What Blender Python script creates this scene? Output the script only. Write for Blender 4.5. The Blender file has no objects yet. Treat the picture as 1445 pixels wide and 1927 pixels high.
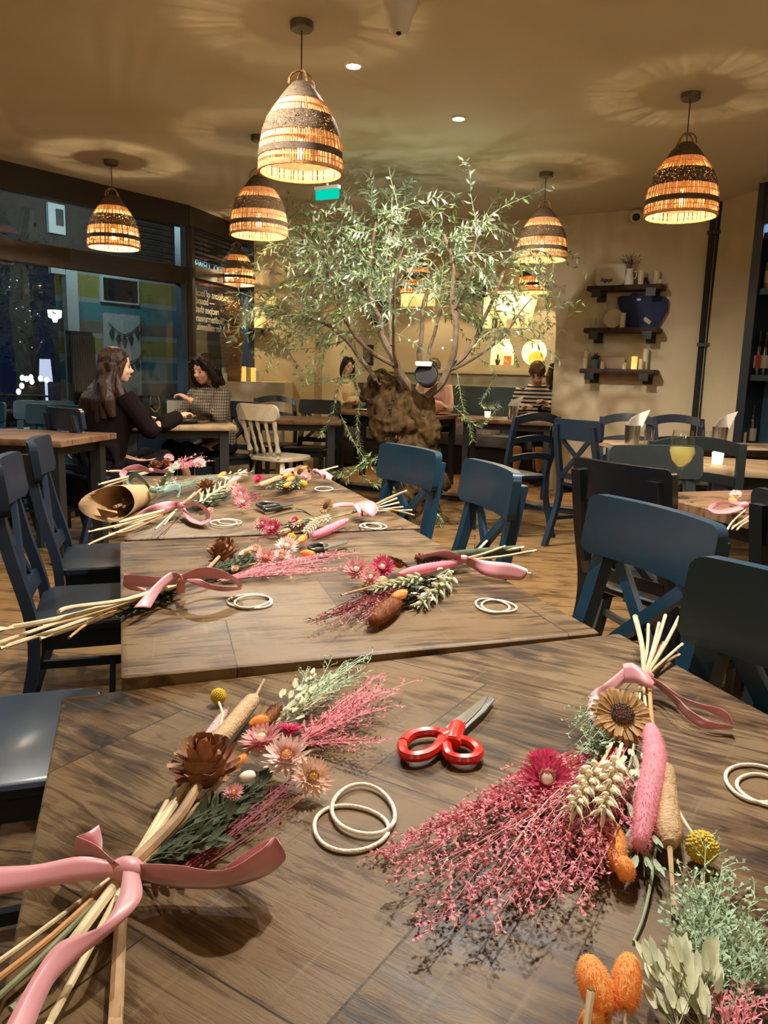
import bpy, math, random
from mathutils import Vector as V, Matrix, Quaternion, noise
PI = math.pi
R = random.Random(7)
S = bpy.context.scene
COL = S.collection

# ---------------------------------------------------------------- camera
F, CZ = 1460.0, 1.17
TH = math.atan(259 / F); RO = math.radians(1.5)
FWD = V((0, math.cos(TH), -math.sin(TH))); RT = V((1, 0, 0)); UP = RT.cross(FWD)
_c, _s = math.cos(RO), math.sin(RO)
EYE = V((0, 0, CZ))
cam = bpy.data.cameras.new('camera'); cam.sensor_fit = 'VERTICAL'; cam.sensor_height = 36; cam.lens = F / 1927 * 36
cam.clip_start = 0.02; cam.clip_end = 200
co = bpy.data.objects.new('camera', cam); COL.objects.link(co)
cr, cu, cb = RT * _c + UP * _s, UP * _c - RT * _s, -FWD
co.matrix_world = Matrix(((cr.x, cu.x, cb.x, 0), (cr.y, cu.y, cb.y, 0), (cr.z, cu.z, cb.z, CZ), (0, 0, 0, 1)))
S.camera = co
S.view_settings.view_transform = 'Standard'; S.view_settings.look = 'None'
S.view_settings.gamma = 1; S.view_settings.use_curve_mapping = False
S.view_settings.exposure = 0.45
S.cycles.max_bounces = 7; S.cycles.diffuse_bounces = 4; S.cycles.transparent_max_bounces = 16
S.cycles.caustics_reflective = False; S.cycles.caustics_refractive = False
S.cycles.sample_clamp_indirect = 4

# ---------------------------------------------------------------- world and lights
W = bpy.data.worlds.new('night'); S.world = W; W.use_nodes = True
bg = W.node_tree.nodes['Background']; bg.inputs[0].default_value = (0.10, 0.16, 0.45, 1); bg.inputs[1].default_value = 0.045
BULB_W, SPOT_W = 24.0, 125.0
CEIL = 2.7
WARM = (1.0, 0.80, 0.55)
def point(name, loc, watts, col=WARM, rad=0.03, parent=None):
    l = bpy.data.lights.new(name, 'POINT'); l.energy = watts; l.color = col; l.shadow_soft_size = rad
    o = bpy.data.objects.new(name, l); COL.objects.link(o); o.location = loc
    if parent: o.parent = parent
    return o
def spot(name, loc, watts, col, ang=130, blend=0.6, aim=None, rad=0.04):
    l = bpy.data.lights.new(name, 'SPOT'); l.energy = watts; l.color = col; l.spot_size = math.radians(ang); l.spot_blend = blend
    l.shadow_soft_size = rad
    o = bpy.data.objects.new(name, l); COL.objects.link(o); o.location = loc
    if aim is not None: o.rotation_euler = (V(aim) - V(loc)).to_track_quat('-Z', 'Y').to_euler()
    return o
def area(name, loc, watts, col, sx, sy, aim):
    l = bpy.data.lights.new(name, 'AREA'); l.energy = watts; l.color = col; l.shape = 'RECTANGLE'; l.size = sx; l.size_y = sy
    o = bpy.data.objects.new(name, l); COL.objects.link(o); o.location = loc
    o.rotation_euler = (V(aim) - V(loc)).to_track_quat('-Z', 'Y').to_euler()
    return o
DOWN = [(-0.213, 4.24), (0.387, 5.01), (-0.82, 3.45), (0.75, 2.55), (0.30, 1.75)]
COOL = (1.0, 0.93, 0.82)
for i, (x, y) in enumerate(DOWN):
    spot('downlight_beam', (x, y, CEIL - 0.014), SPOT_W * (1, 2.5, 1.2, 1.35, 1.5)[i], COOL, (155, 150, 155, 155, 155)[i], 0.7, (x, y, 0) if i != 1 else (.2, 5.9, .3))
# warm fill points added out of view to lift the room's ambient light
for x, y in ((-2.6, -0.6), (2.4, -0.2), (-0.9, -2.2), (1.4, -2.4), (2.9, 2.6)): point('room_fill', (x, y, 2.16), 15, WARM, .05)
# street light outside
point('street_glow', (-4.3, 7.4, 2.9), 80, (0.75, 0.95, 1.0), 0.15); point('street_glow', (-6.2, 6.4, 3.0), 60, (0.75, 0.92, 1.0), 0.15); point('street_glow', (-3.2, 9.6, 3.0), 45, (0.8, 0.95, 1.0), 0.15)

# ---------------------------------------------------------------- pixel -> place helpers (built at true depth)
def ray(px, py):
    a, b = px - 722.5, py - 963.5
    u = _c * a + _s * b; v = -_s * a + _c * b
    return RT * (u / F) - UP * (v / F) + FWD
def P(px, py, z):
    r = ray(px, py); return EYE + r * ((z - CZ) / r.z)
def PY(px, py, y):
    r = ray(px, py); return EYE + r * (y / r.y)
def hit(px, py, p0, n):
    r = ray(px, py); n = V(n); return EYE + r * ((V(p0) - EYE).dot(n) / r.dot(n))
def scale_at(p):
    return F / (V(p) - EYE).dot(FWD)

# ---------------------------------------------------------------- materials
def newmat(name):
    m = bpy.data.materials.new(name); m.use_nodes = True
    nt = m.node_tree; b = nt.nodes['Principled BSDF']; return m, nt, b
def mat(name, c, rough=0.5, metal=0.0, spec=None, var=0.0, vscale=30, bump=0.0, bscale=80, trans=None, sheen=0, emit=None, es=0, coat=0, c2=None, stretch=(1, 1, 1)):
    m, nt, b = newmat(name); N = nt.nodes; L = nt.links
    b.inputs['Base Color'].default_value = (*c, 1); b.inputs['Roughness'].default_value = rough; b.inputs['Metallic'].default_value = metal
    if spec is not None: b.inputs['Specular IOR Level'].default_value = spec
    if coat: b.inputs['Coat Weight'].default_value = coat; b.inputs['Coat Roughness'].default_value = 0.15
    if sheen: b.inputs['Sheen Weight'].default_value = sheen
    if emit: b.inputs['Emission Color'].default_value = (*emit, 1); b.inputs['Emission Strength'].default_value = es
    if var or bump or c2:
        tc = N.new('ShaderNodeTexCoord'); mp = N.new('ShaderNodeMapping'); mp.inputs['Scale'].default_value = stretch
        L.new(tc.outputs['Object'], mp.inputs[0])
    if var or c2:
        n = N.new('ShaderNodeTexNoise'); n.inputs['Scale'].default_value = vscale; n.inputs['Detail'].default_value = 4; L.new(mp.outputs[0], n.inputs[0])
        r = N.new('ShaderNodeValToRGB'); L.new(n.outputs[0], r.inputs[0])
        r.color_ramp.elements[0].position = 0.3; r.color_ramp.elements[1].position = 0.7
        d = c2 if c2 else tuple(min(1, x * (1 + var)) for x in c)
        e = c if c2 else tuple(x * (1 - var) for x in c)
        r.color_ramp.elements[0].color = (*e, 1); r.color_ramp.elements[1].color = (*d, 1)
        L.new(r.outputs[0], b.inputs['Base Color'])
    if bump:
        n2 = N.new('ShaderNodeTexNoise'); n2.inputs['Scale'].default_value = bscale; n2.inputs['Detail'].default_value = 3; L.new(mp.outputs[0], n2.inputs[0])
        bp = N.new('ShaderNodeBump'); bp.inputs['Strength'].default_value = bump; bp.inputs['Distance'].default_value = 0.01
        L.new(n2.outputs[0], bp.inputs['Height']); L.new(bp.outputs[0], b.inputs['Normal'])
    if trans:
        t = N.new('ShaderNodeBsdfTranslucent'); t.inputs[0].default_value = (*c, 1)
        mx = N.new('ShaderNodeMixShader'); mx.inputs[0].default_value = trans
        out = N['Material Output']; L.new(b.outputs[0], mx.inputs[1]); L.new(t.outputs[0], mx.inputs[2]); L.new(mx.outputs[0], out.inputs[0])
    return m
def emis(name, c, s):
    m, nt, b = newmat(name); e = nt.nodes.new('ShaderNodeEmission'); e.inputs[0].default_value = (*c, 1); e.inputs[1].default_value = s
    nt.links.new(e.outputs[0], nt.nodes['Material Output'].inputs[0]); return m
def glassmat(name, tint=(1, 1, 1), ior=1.45, rough=0.0):
    m, nt, b = newmat(name); N = nt.nodes; L = nt.links
    t = N.new('ShaderNodeBsdfTransparent'); t.inputs[0].default_value = (*tint, 1)
    g = N.new('ShaderNodeBsdfGlossy'); g.inputs['Roughness'].default_value = rough
    w = N.new('ShaderNodeLayerWeight'); w.inputs[0].default_value = 0.5
    p4 = N.new('ShaderNodeMath'); p4.operation = 'POWER'; p4.inputs[1].default_value = 2.4; L.new(w.outputs['Facing'], p4.inputs[0])
    r0 = ((ior - 1) / (ior + 1)) ** 2
    f = N.new('ShaderNodeMath'); f.operation = 'MULTIPLY_ADD'; f.inputs[1].default_value = .75; f.inputs[2].default_value = r0; L.new(p4.outputs[0], f.inputs[0])
    mx = N.new('ShaderNodeMixShader'); L.new(f.outputs[0], mx.inputs[0]); L.new(t.outputs[0], mx.inputs[1]); L.new(g.outputs[0], mx.inputs[2])
    L.new(mx.outputs[0], N['Material Output'].inputs[0]); return m
def woodmat(name, cols, plank=0.14, length=0.9, rough=0.4, rot=0.0, chevron=False, gap=0.004, grain=1.0, dark=(0.02, 0.012, 0.006), wear=0.0):
    """planks: brick pattern in the object's own xy plane, fine grain along each board"""
    m, nt, b = newmat(name); N = nt.nodes; L = nt.links
    tc = N.new('ShaderNodeTexCoord'); mp = N.new('ShaderNodeMapping'); mp.inputs['Rotation'].default_value = (0, 0, rot)
    L.new(tc.outputs['Object'], mp.inputs[0])
    br = N.new('ShaderNodeTexBrick'); br.offset = 0.37
    br.inputs['Scale'].default_value = 1; br.inputs['Mortar Size'].default_value = gap; br.inputs['Mortar Smooth'].default_value = 0.3
    br.inputs['Brick Width'].default_value = length; br.inputs['Row Height'].default_value = plank
    br.inputs['Color1'].default_value = (0, 0, 0, 1); br.inputs['Color2'].default_value = (1, 1, 1, 1); br.inputs['Mortar'].default_value = (0.5, 0.5, 0.5, 1)
    L.new(mp.outputs[0], br.inputs[0])
    sc = N.new('ShaderNodeMapping'); sc.inputs['Scale'].default_value = (7.0 * grain, 60 * grain, 8); L.new(mp.outputs[0], sc.inputs[0])
    # shift the grain per board
    ad = N.new('ShaderNodeVectorMath'); ad.operation = 'ADD'; L.new(sc.outputs[0], ad.inputs[0])
    ml = N.new('ShaderNodeVectorMath'); ml.operation = 'SCALE'; ml.inputs['Scale'].default_value = 13.0; L.new(br.outputs['Color'], ml.inputs[0]); L.new(ml.outputs[0], ad.inputs[1])
    ns = N.new('ShaderNodeTexNoise'); ns.inputs['Scale'].default_value = 1.0; ns.inputs['Detail'].default_value = 7; ns.inputs['Roughness'].default_value = 0.68; ns.inputs['Distortion'].default_value = 0.9
    L.new(ad.outputs[0], ns.inputs[0])
    big = N.new('ShaderNodeTexNoise'); big.inputs['Scale'].default_value = 8 * grain; big.inputs['Detail'].default_value = 5; L.new(mp.outputs[0], big.inputs[0])
    a1 = N.new('ShaderNodeMath'); a1.operation = 'MULTIPLY_ADD'; L.new(br.outputs['Color'], a1.inputs[0]); a1.inputs[1].default_value = 0.16; L.new(ns.outputs[0], a1.inputs[2])
    a2 = N.new('ShaderNodeMath'); a2.operation = 'MULTIPLY_ADD'; L.new(big.outputs[0], a2.inputs[0]); a2.inputs[1].default_value = 0.75; L.new(a1.outputs[0], a2.inputs[2])
    rp = N.new('ShaderNodeValToRGB'); L.new(a2.outputs[0], rp.inputs[0])
    gy = N.new('ShaderNodeTexNoise'); gy.inputs['Scale'].default_value = 6.5; gy.inputs['Detail'].default_value = 6; gy.inputs['Roughness'].default_value = .65; L.new(tc.outputs['Object'], gy.inputs[0])
    k = len(cols); els = rp.color_ramp.elements
    lo, hi = 0.74, 0.99
    els[0].position = min(1, lo); els[0].color = (*cols[0], 1); els[1].position = min(1.0, hi); els[1].color = (*cols[-1], 1)
    for i in range(1, k - 1):
        e = els.new(min(.99, lo + (min(1, hi) - lo) * i / (k - 1))); e.color = (*cols[i], 1)
    mx = N.new('ShaderNodeMixRGB'); L.new(br.outputs['Fac'], mx.inputs[0]); L.new(rp.outputs[0], mx.inputs[1]); mx.inputs[2].default_value = (*dark, 1)
    last = mx.outputs[0]
    if wear:
        rg = N.new('ShaderNodeValToRGB'); rg.color_ramp.elements[0].position = .50; rg.color_ramp.elements[1].position = .72; rg.color_ramp.elements[0].color = (0, 0, 0, 1); rg.color_ramp.elements[1].color = (.5, .5, .5, 1); L.new(gy.outputs[0], rg.inputs[0])
        mg = N.new('ShaderNodeMixRGB'); L.new(rg.outputs[0], mg.inputs[0]); L.new(last, mg.inputs[1]); mg.inputs[2].default_value = (.056, .042, .029, 1); last = mg.outputs[0]
        ro = N.new('ShaderNodeValToRGB'); ro.color_ramp.elements[0].position = .30; ro.color_ramp.elements[1].position = .46; ro.color_ramp.elements[0].color = (.55, .55, .55, 1); ro.color_ramp.elements[1].color = (0, 0, 0, 1); L.new(gy.outputs[0], ro.inputs[0])
        mo = N.new('ShaderNodeMixRGB'); L.new(ro.outputs[0], mo.inputs[0]); L.new(last, mo.inputs[1]); mo.inputs[2].default_value = (.125, .058, .017, 1); last = mo.outputs[0]
        # pale rubbed saw marks running across the boards
        s2 = N.new('ShaderNodeMapping'); s2.inputs['Scale'].default_value = (95, 5, 8); s2.inputs['Rotation'].default_value = (0, 0, .06); L.new(mp.outputs[0], s2.inputs[0])
        n3 = N.new('ShaderNodeTexNoise'); n3.inputs['Scale'].default_value = 1; n3.inputs['Detail'].default_value = 3; L.new(s2.outputs[0], n3.inputs[0])
        r3 = N.new('ShaderNodeValToRGB'); r3.color_ramp.elements[0].position = 0.64; r3.color_ramp.elements[1].position = 0.76
        r3.color_ramp.elements[0].color = (0, 0, 0, 1); r3.color_ramp.elements[1].color = (wear, wear, wear, 1); L.new(n3.outputs[0], r3.inputs[0])
        m3 = N.new('ShaderNodeMixRGB'); L.new(r3.outputs[0], m3.inputs[0]); L.new(last, m3.inputs[1]); m3.inputs[2].default_value = (0.26, 0.19, 0.115, 1); last = m3.outputs[0]
    L.new(last, b.inputs['Base Color'])
    rr = N.new('ShaderNodeMath'); rr.operation = 'MULTIPLY_ADD'; L.new(ns.outputs[0], rr.inputs[0]); rr.inputs[1].default_value = 0.4; rr.inputs[2].default_value = rough - 0.10; b.inputs['Specular IOR Level'].default_value = .25
    L.new(rr.outputs[0], b.inputs['Roughness'])
    bp = N.new('ShaderNodeBump'); bp.inputs['Strength'].default_value = 0.25; bp.inputs['Distance'].default_value = 0.004; L.new(a1.outputs[0], bp.inputs['Height']); L.new(bp.outputs[0], b.inputs['Normal'])
    return m

M = {}
M['ceiling'] = mat('ceiling_paint', (0.61, 0.55, 0.41), 0.75, var=0.04, vscale=2)
M['wall'] = mat('wall_plaster', (0.57, 0.47, 0.31), 0.8, var=0.06, vscale=3, bump=0.15, bscale=30)
M['alcove'] = mat('alcove_plaster', (0.62, 0.55, 0.36), 0.8, var=0.06, vscale=3)
M['floor'] = woodmat('floor_oak', [(0.045, 0.020, 0.006), (0.092, 0.046, 0.015), (0.145, 0.078, 0.027), (0.20, 0.115, 0.045)], 0.16, 1.3, 0.42, rot=0.12)
M['platform'] = woodmat('platform_oak', [(0.20, 0.09, 0.03), (0.36, 0.17, 0.06), (0.46, 0.24, 0.09)], 0.12, 1.1, 0.35, rot=-0.53)
TC = [(0.013, 0.007, 0.004), (0.040, 0.020, 0.008), (0.082, 0.043, 0.016), (0.100, 0.059, 0.026), (0.17, 0.108, 0.052)]
M['table_a'] = woodmat('mango_wood_dark', TC, 0.30, 0.46, 0.36, rot=0.9, gap=0.0012, wear=0.35)
M['table_b'] = woodmat('mango_wood', TC, 0.24, 0.55, 0.36, rot=0.05, gap=0.0012, wear=0.35)
M['table_c'] = woodmat('mango_wood_plain', TC, 0.2, 0.7, 0.36, rot=-0.7, gap=0.0012, wear=0.25)
M['table_d'] = woodmat('table_wood_red', [(0.06, 0.03, 0.016), (0.13, 0.065, 0.035), (0.2, 0.11, 0.06)], 0.15, 0.8, 0.38, gap=0.001)
M['table_e'] = woodmat('table_wood_light', [(0.16, 0.10, 0.05), (0.27, 0.18, 0.09), (0.36, 0.25, 0.14)], 0.15, 0.8, 0.4, gap=0.001)
M['black'] = mat('black_metal', (0.012, 0.012, 0.013), 0.45)
M['dark_frame'] = mat('dark_stained_timber', (0.016, 0.009, 0.007), 0.5, var=0.3, vscale=8, stretch=(1, 1, 8))
M['blue_frame'] = mat('navy_painted_frame', (0.018, 0.045, 0.10), 0.35)
M['chair_blue'] = mat('blue_painted_wood', (0.011, 0.043, 0.076), 0.33, var=0.12, vscale=12, coat=0.2)
M['chair_navy'] = mat('navy_painted_wood', (0.010, 0.020, 0.038), 0.38, var=0.12, vscale=12, coat=0.15)
M['chair_black'] = mat('black_painted_wood', (0.010, 0.011, 0.014), 0.28, coat=0.4)
M['chair_char'] = mat('charcoal_painted_wood', (0.026, 0.036, 0.038), 0.4, var=0.1)
M['chair_dark'] = mat('dark_green_black_wood', (0.008, 0.013, 0.016), 0.4)
M['chair_white'] = mat('cream_painted_wood', (0.68, 0.60, 0.44), 0.45, var=0.06)
M['reed'] = mat('pale_split_reed', (0.74, 0.48, 0.25), 0.6, trans=0.45, var=0.25, vscale=60)
M['band'] = mat('brown_woven_grass', (0.13, 0.080, 0.042), 0.8, var=0.45, vscale=45, bump=0.9, bscale=160, stretch=(1, 1, 3))
def perforate(m, amount):
    nt = m.node_tree; N = nt.nodes; L = nt.links; out = N['Material Output']; src = out.inputs[0].links[0].from_socket
    tc = N.new('ShaderNodeTexCoord'); mp = N.new('ShaderNodeMapping'); mp.inputs['Scale'].default_value = (1, 1, 2.2); L.new(tc.outputs['Object'], mp.inputs[0])
    n = N.new('ShaderNodeTexNoise'); n.inputs['Scale'].default_value = 130; n.inputs['Detail'].default_value = 1; L.new(mp.outputs[0], n.inputs[0])
    g = N.new('ShaderNodeMath'); g.operation = 'GREATER_THAN'; g.inputs[1].default_value = amount; L.new(n.outputs[0], g.inputs[0])
    t = N.new('ShaderNodeBsdfTransparent'); mx = N.new('ShaderNodeMixShader'); L.new(g.outputs[0], mx.inputs[0]); L.new(src, mx.inputs[1]); L.new(t.outputs[0], mx.inputs[2]); L.new(mx.outputs[0], out.inputs[0])
M['band_open'] = mat('loosely_woven_grass', (0.13, 0.080, 0.042), 0.8, var=0.45, vscale=45, bump=0.9, bscale=160, stretch=(1, 1, 3)); perforate(M['band_open'], .585)
M['rim'] = mat('tan_woven_rim', (0.55, 0.30, 0.12), 0.75, var=0.4, vscale=70, bump=0.8, bscale=180, trans=0.25)
M['rose'] = mat('bronze_ceiling_rose', (0.16, 0.13, 0.10), 0.45, 0.6)
M['cord'] = mat('brown_flex', (0.10, 0.06, 0.035), 0.7)
M['filament'] = emis('glowing_filament', (1.0, 0.70, 0.33), 60)
M['bulbglass'] = glassmat('amber_bulb_glass', (1.0, 0.90, 0.72), 1.25)
M['brass'] = mat('brass_cap', (0.55, 0.38, 0.14), 0.3, 1.0)
M['lamp_white'] = emis('downlight_lens', (0.95, 0.97, 1.0), 45)
M['white_plastic'] = mat('white_plastic', (0.72, 0.68, 0.60), 0.4)
M['glass'] = glassmat('clear_glass', (0.97, 0.98, 0.97), 1.45)
M['pane'] = glassmat('window_glass', (0.80, 0.86, 0.86), 1.6)
M['steel'] = mat('brushed_steel', (0.55, 0.52, 0.47), 0.25, 1.0)
M['paper_white'] = mat('white_paper_napkin', (0.80, 0.77, 0.70), 0.8, trans=0.2)
M['candle'] = mat('cream_wax', (0.86, 0.77, 0.55), 0.5, trans=0.25)
M['candle_lit'] = mat('glowing_wax', (0.85, 0.70, 0.30), 0.5, emit=(1.0, 0.62, 0.12), es=.55)
M['teal'] = mat('teal_velvet', (0.020, 0.055, 0.068), 0.7, sheen=0.5, var=0.15, vscale=10)
M['seat_grey'] = mat('grey_upholstery', (0.09, 0.09, 0.08), 0.75, var=0.1)
M['skin'] = mat('skin', (0.60, 0.33, 0.22), 0.5, var=0.06, vscale=20)

# ---------------------------------------------------------------- mesh building
def basis(d, up=(0, 0, 1)):
    d = V(d).normalized(); up = V(up)
    if abs(d.dot(up)) > 0.98 * up.length: up = V((0, 1, 0)) if abs(d.y) < 0.9 else V((1, 0, 0))
    x = d.cross(up).normalized(); y = x.cross(d).normalized()
    return x, y, d
def cat_rom(pts, n=6):
    pts = [tuple(p) for p in pts]
    if len(pts) < 3: return [V(p) for p in pts]
    out = []; k = len(pts); dim = len(pts[0])
    for i in range(k - 1):
        p0, p1, p2, p3 = pts[max(0, i - 1)], pts[i], pts[i + 1], pts[min(k - 1, i + 2)]
        for j in range(n):
            t = j / n; t2 = t * t; t3 = t2 * t
            out.append(V([0.5 * (2 * b + (c - a) * t + (2 * a - 5 * b + 4 * c - d) * t2 + (3 * b - a - 3 * c + d) * t3) for a, b, c, d in zip(p0, p1, p2, p3)]))
    out.append(V(pts[-1])); return out
class MB:
    def __init__(s): s.v = []; s.f = []; s.m = []
    def add(s, vs, fs, m=0):
        b = len(s.v); s.v.extend([tuple(v) for v in vs]); s.f.extend([tuple(b + i for i in f) for f in fs]); s.m.extend([m] * len(fs))
    def box(s, c, d, rot=None, m=0, taper=1.0):
        c = V(c); x, y, z = d[0] / 2, d[1] / 2, d[2] / 2
        vs = [V((a * x * (taper if e > 0 else 1), b * y * (taper if e > 0 else 1), e * z)) for e in (-1, 1) for a, b in ((-1, -1), (1, -1), (1, 1), (-1, 1))]
        if rot is not None: vs = [rot @ v for v in vs]
        s.add([c + v for v in vs], [(3, 2, 1, 0), (4, 5, 6, 7), (0, 1, 5, 4), (1, 2, 6, 5), (2, 3, 7, 6), (3, 0, 4, 7)], m)
    def rbox(s, c, d, r, rot=None, m=0, seg=3):
        """slab with rounded vertical corners and softened rim"""
        x, y, z = d[0] / 2, d[1] / 2, d[2] / 2; r = min(r, x * .99, y * .99); e = min(z * .6, r * .5, .006)
        ring = []
        for (sx, sy, a0) in ((1, 1, 0), (-1, 1, 90), (-1, -1, 180), (1, -1, 270)):
            for i in range(seg + 1):
                a = math.radians(a0 + 90 * i / seg); ring.append((sx * (x - r) + r * math.cos(a), sy * (y - r) + r * math.sin(a)))
        n = len(ring); vs = []
        for (k, zz) in ((1 - e / x, -z), (1, -z + e), (1, z - e), (1 - e / x, z)):
            for (a, b) in ring:
                vs.append(V((a * k, b * (k if zz in (-z, z) else 1), zz)))
        if rot is not None: vs = [rot @ v for v in vs]
        fs = [tuple(reversed(range(n))), tuple(range(3 * n, 4 * n))]
        for q in range(3):
            for i in range(n): j = (i + 1) % n; fs.append((q * n + i, q * n + j, (q + 1) * n + j, (q + 1) * n + i))
        c = V(c); s.add([c + v for v in vs], fs, m)
    def tube(s, pts, r, n=6, m=0, cap=True, flat=None):
        pts = [V(p) for p in pts]; k = len(pts); rs = r if isinstance(r, (list, tuple)) else [r] * k
        vs = []; px = None
        for i in range(k):
            d = (pts[min(i + 1, k - 1)] - pts[max(i - 1, 0)])
            if d.length < 1e-9: d = V((0, 0, 1))
            if px is None: x, y, _ = basis(d)
            else:
                d.normalize(); x = px - d * px.dot(d)
                if x.length < 1e-6: x, y, _ = basis(d)
                x.normalize(); y = d.cross(x)
            px = x
            for j in range(n):
                a = 2 * PI * j / n; vs.append(pts[i] + x * (rs[i] * math.cos(a)) + y * (rs[i] * math.sin(a) * (flat or 1)))
        fs = [(i * n + j, i * n + (j + 1) % n, (i + 1) * n + (j + 1) % n, (i + 1) * n + j) for i in range(k - 1) for j in range(n)]
        if cap: fs += [tuple(reversed(range(n))), tuple(range((k - 1) * n, k * n))]
        s.add(vs, fs, m)
    def lathe(s, prof, n=24, c=(0, 0, 0), rot=None, m=0, a0=0, a1=2 * PI, closed=True):
        c = V(c); vs = []; k = len(prof); full = closed
        cnt = n if full else n + 1
        for (r, z) in prof:
            for j in range(cnt):
                a = a0 + (a1 - a0) * j / n; v = V((r * math.cos(a), r * math.sin(a), z))
                if rot is not None: v = rot @ v
                vs.append(c + v)
        fs = []
        for i in range(k - 1):
            for j in range(n):
                q = (j + 1) % cnt; fs.append((i * cnt + j, i * cnt + q, (i + 1) * cnt + q, (i + 1) * cnt + j))
        s.add(vs, fs, m)
    def ell(s, c, r, rot=None, n=12, k=8, m=0):
        c = V(c); r = r if isinstance(r, (list, tuple)) else (r, r, r); vs = []; fs = []
        for i in range(1, k):
            t = PI * i / k
            for j in range(n):
                a = 2 * PI * j / n; vs.append(V((r[0] * math.sin(t) * math.cos(a), r[1] * math.sin(t) * math.sin(a), r[2] * math.cos(t))))
        vs += [V((0, 0, r[2])), V((0, 0, -r[2]))]
        if rot is not None: vs = [rot @ v for v in vs]
        for i in range(k - 2):
            for j in range(n): q = (j + 1) % n; fs.append((i * n + j, (i + 1) * n + j, (i + 1) * n + q, i * n + q))
        T, B = len(vs) - 2, len(vs) - 1
        for j in range(n): q = (j + 1) % n; fs.append((T, j, q)); fs.append((B, (k - 2) * n + q, (k - 2) * n + j))
        s.add([c + v for v in vs], fs, m)
    def leaf(s, b, d, nrm, L, w, m=0, curl=0.0):
        """small pointed leaf: 5 verts, folded along the midrib"""
        d = V(d).normalized(); n = V(nrm); n = (n - d * n.dot(d)); n = n.normalized() if n.length > 1e-5 else basis(d)[1]; x = d.cross(n)
        b = V(b); s.add([b, b + d * L * .45 + x * w - n * w * .25, b + d * L + n * curl * L, b + d * L * .45 - x * w - n * w * .25], [(0, 1, 2), (0, 2, 3)], m)
    def petal(s, b, d, nrm, L, w, m=0, curl=0.0, tip=0.15):
        d = V(d).normalized(); n = V(nrm); n = (n - d * n.dot(d)).normalized(); x = d.cross(n); b = V(b); vs = []
        for t, ww in ((0, .45), (.35, 1.0), (.72, .85), (1.0, tip)):
            p = b + d * (L * t) + n * (curl * L * t * t)
            vs += [p + x * w * ww + n * w * .35 * ww, p - n * w * .0, p - x * w * ww + n * w * .35 * ww]
        fs = []
        for i in range(3):
            q = 3 * i; fs += [(q, q + 1, q + 4, q + 3), (q + 1, q + 2, q + 5, q + 4)]
        s.add(vs, fs, m)
    def strip(s, A, B, m=0):
        k = len(A); s.add(list(A) + list(B), [(i, i + 1, k + i + 1, k + i) for i in range(k - 1)], m)
    def prism(s, pts, h, m=0):
        """polygon (3-d points) extruded along vector h"""
        n = len(pts); h = V(h); a = [V(p) for p in pts]
        s.add(a + [p + h for p in a], [tuple(reversed(range(n))), tuple(range(n, 2 * n))] + [(i, (i + 1) % n, n + (i + 1) % n, n + i) for i in range(n)], m)
    def mesh(s, name, mats, org=(0, 0, 0), smooth=True):
        me = bpy.data.meshes.new(name); o = V(org)
        me.from_pydata([(v[0] - o.x, v[1] - o.y, v[2] - o.z) for v in s.v], [], s.f)
        for m in (mats if isinstance(mats, (list, tuple)) else [mats]): me.materials.append(M[m] if isinstance(m, str) else m)
        me.polygons.foreach_set('material_index', s.m)
        if smooth: me.polygons.foreach_set('use_smooth', [True] * len(s.f))
        me.update(); return me
    def build(s, name, mats, parent=None, smooth=True, world=True, angle=40):
        org = V((0, 0, 0))
        if parent is not None and world:
            p = parent
            while p is not None: org += p.location; p = p.parent
        me = s.mesh(name, mats, org, smooth)
        if smooth and angle < 180: me.set_sharp_from_angle(angle=math.radians(angle))
        o = bpy.data.objects.new(name, me); COL.objects.link(o)
        if parent is not None: o.parent = parent
        return o
def tag(o, label, cat, group=None):
    o['label'] = label; o['category'] = cat
    if group: o['group'] = group
    return o
def thing(name, label, cat, loc=(0, 0, 0), rz=0, group=None):
    o = bpy.data.objects.new(name, None); COL.objects.link(o); o.empty_display_size = 0.05
    o.location = loc; o.rotation_euler = (0, 0, rz); return tag(o, label, cat, group)
def struct(mb, name, mats, smooth=False):
    o = mb.build(name, mats, smooth=smooth); o['kind'] = 'structure'; return o
def solo(mb, name, mats, label, cat, group=None, base=None, smooth=True, angle=40):
    """a thing that is one mesh, its origin moved to its base"""
    if base is None:
        xs = [v[0] for v in mb.v]; ys = [v[1] for v in mb.v]; zs = [v[2] for v in mb.v]
        base = ((min(xs) + max(xs)) / 2, (min(ys) + max(ys)) / 2, min(zs))
    me = mb.mesh(name, mats, base, smooth)
    if smooth: me.set_sharp_from_angle(angle=math.radians(angle))
    o = bpy.data.objects.new(name, me); COL.objects.link(o); o.location = base
    return tag(o, label, cat, group)
def kids(o): return [c for c in o.children]
def dup(root, loc, rz, label, group=None):
    r = root.copy(); COL.objects.link(r); r.location = loc; r.rotation_euler = (0, 0, rz); r['label'] = label
    if group: r['group'] = group
    for ch in kids(root):
        c = ch.copy(); COL.objects.link(c); c.parent = r
        for g in kids(ch):
            d = g.copy(); COL.objects.link(d); d.parent = c
    return r
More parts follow.
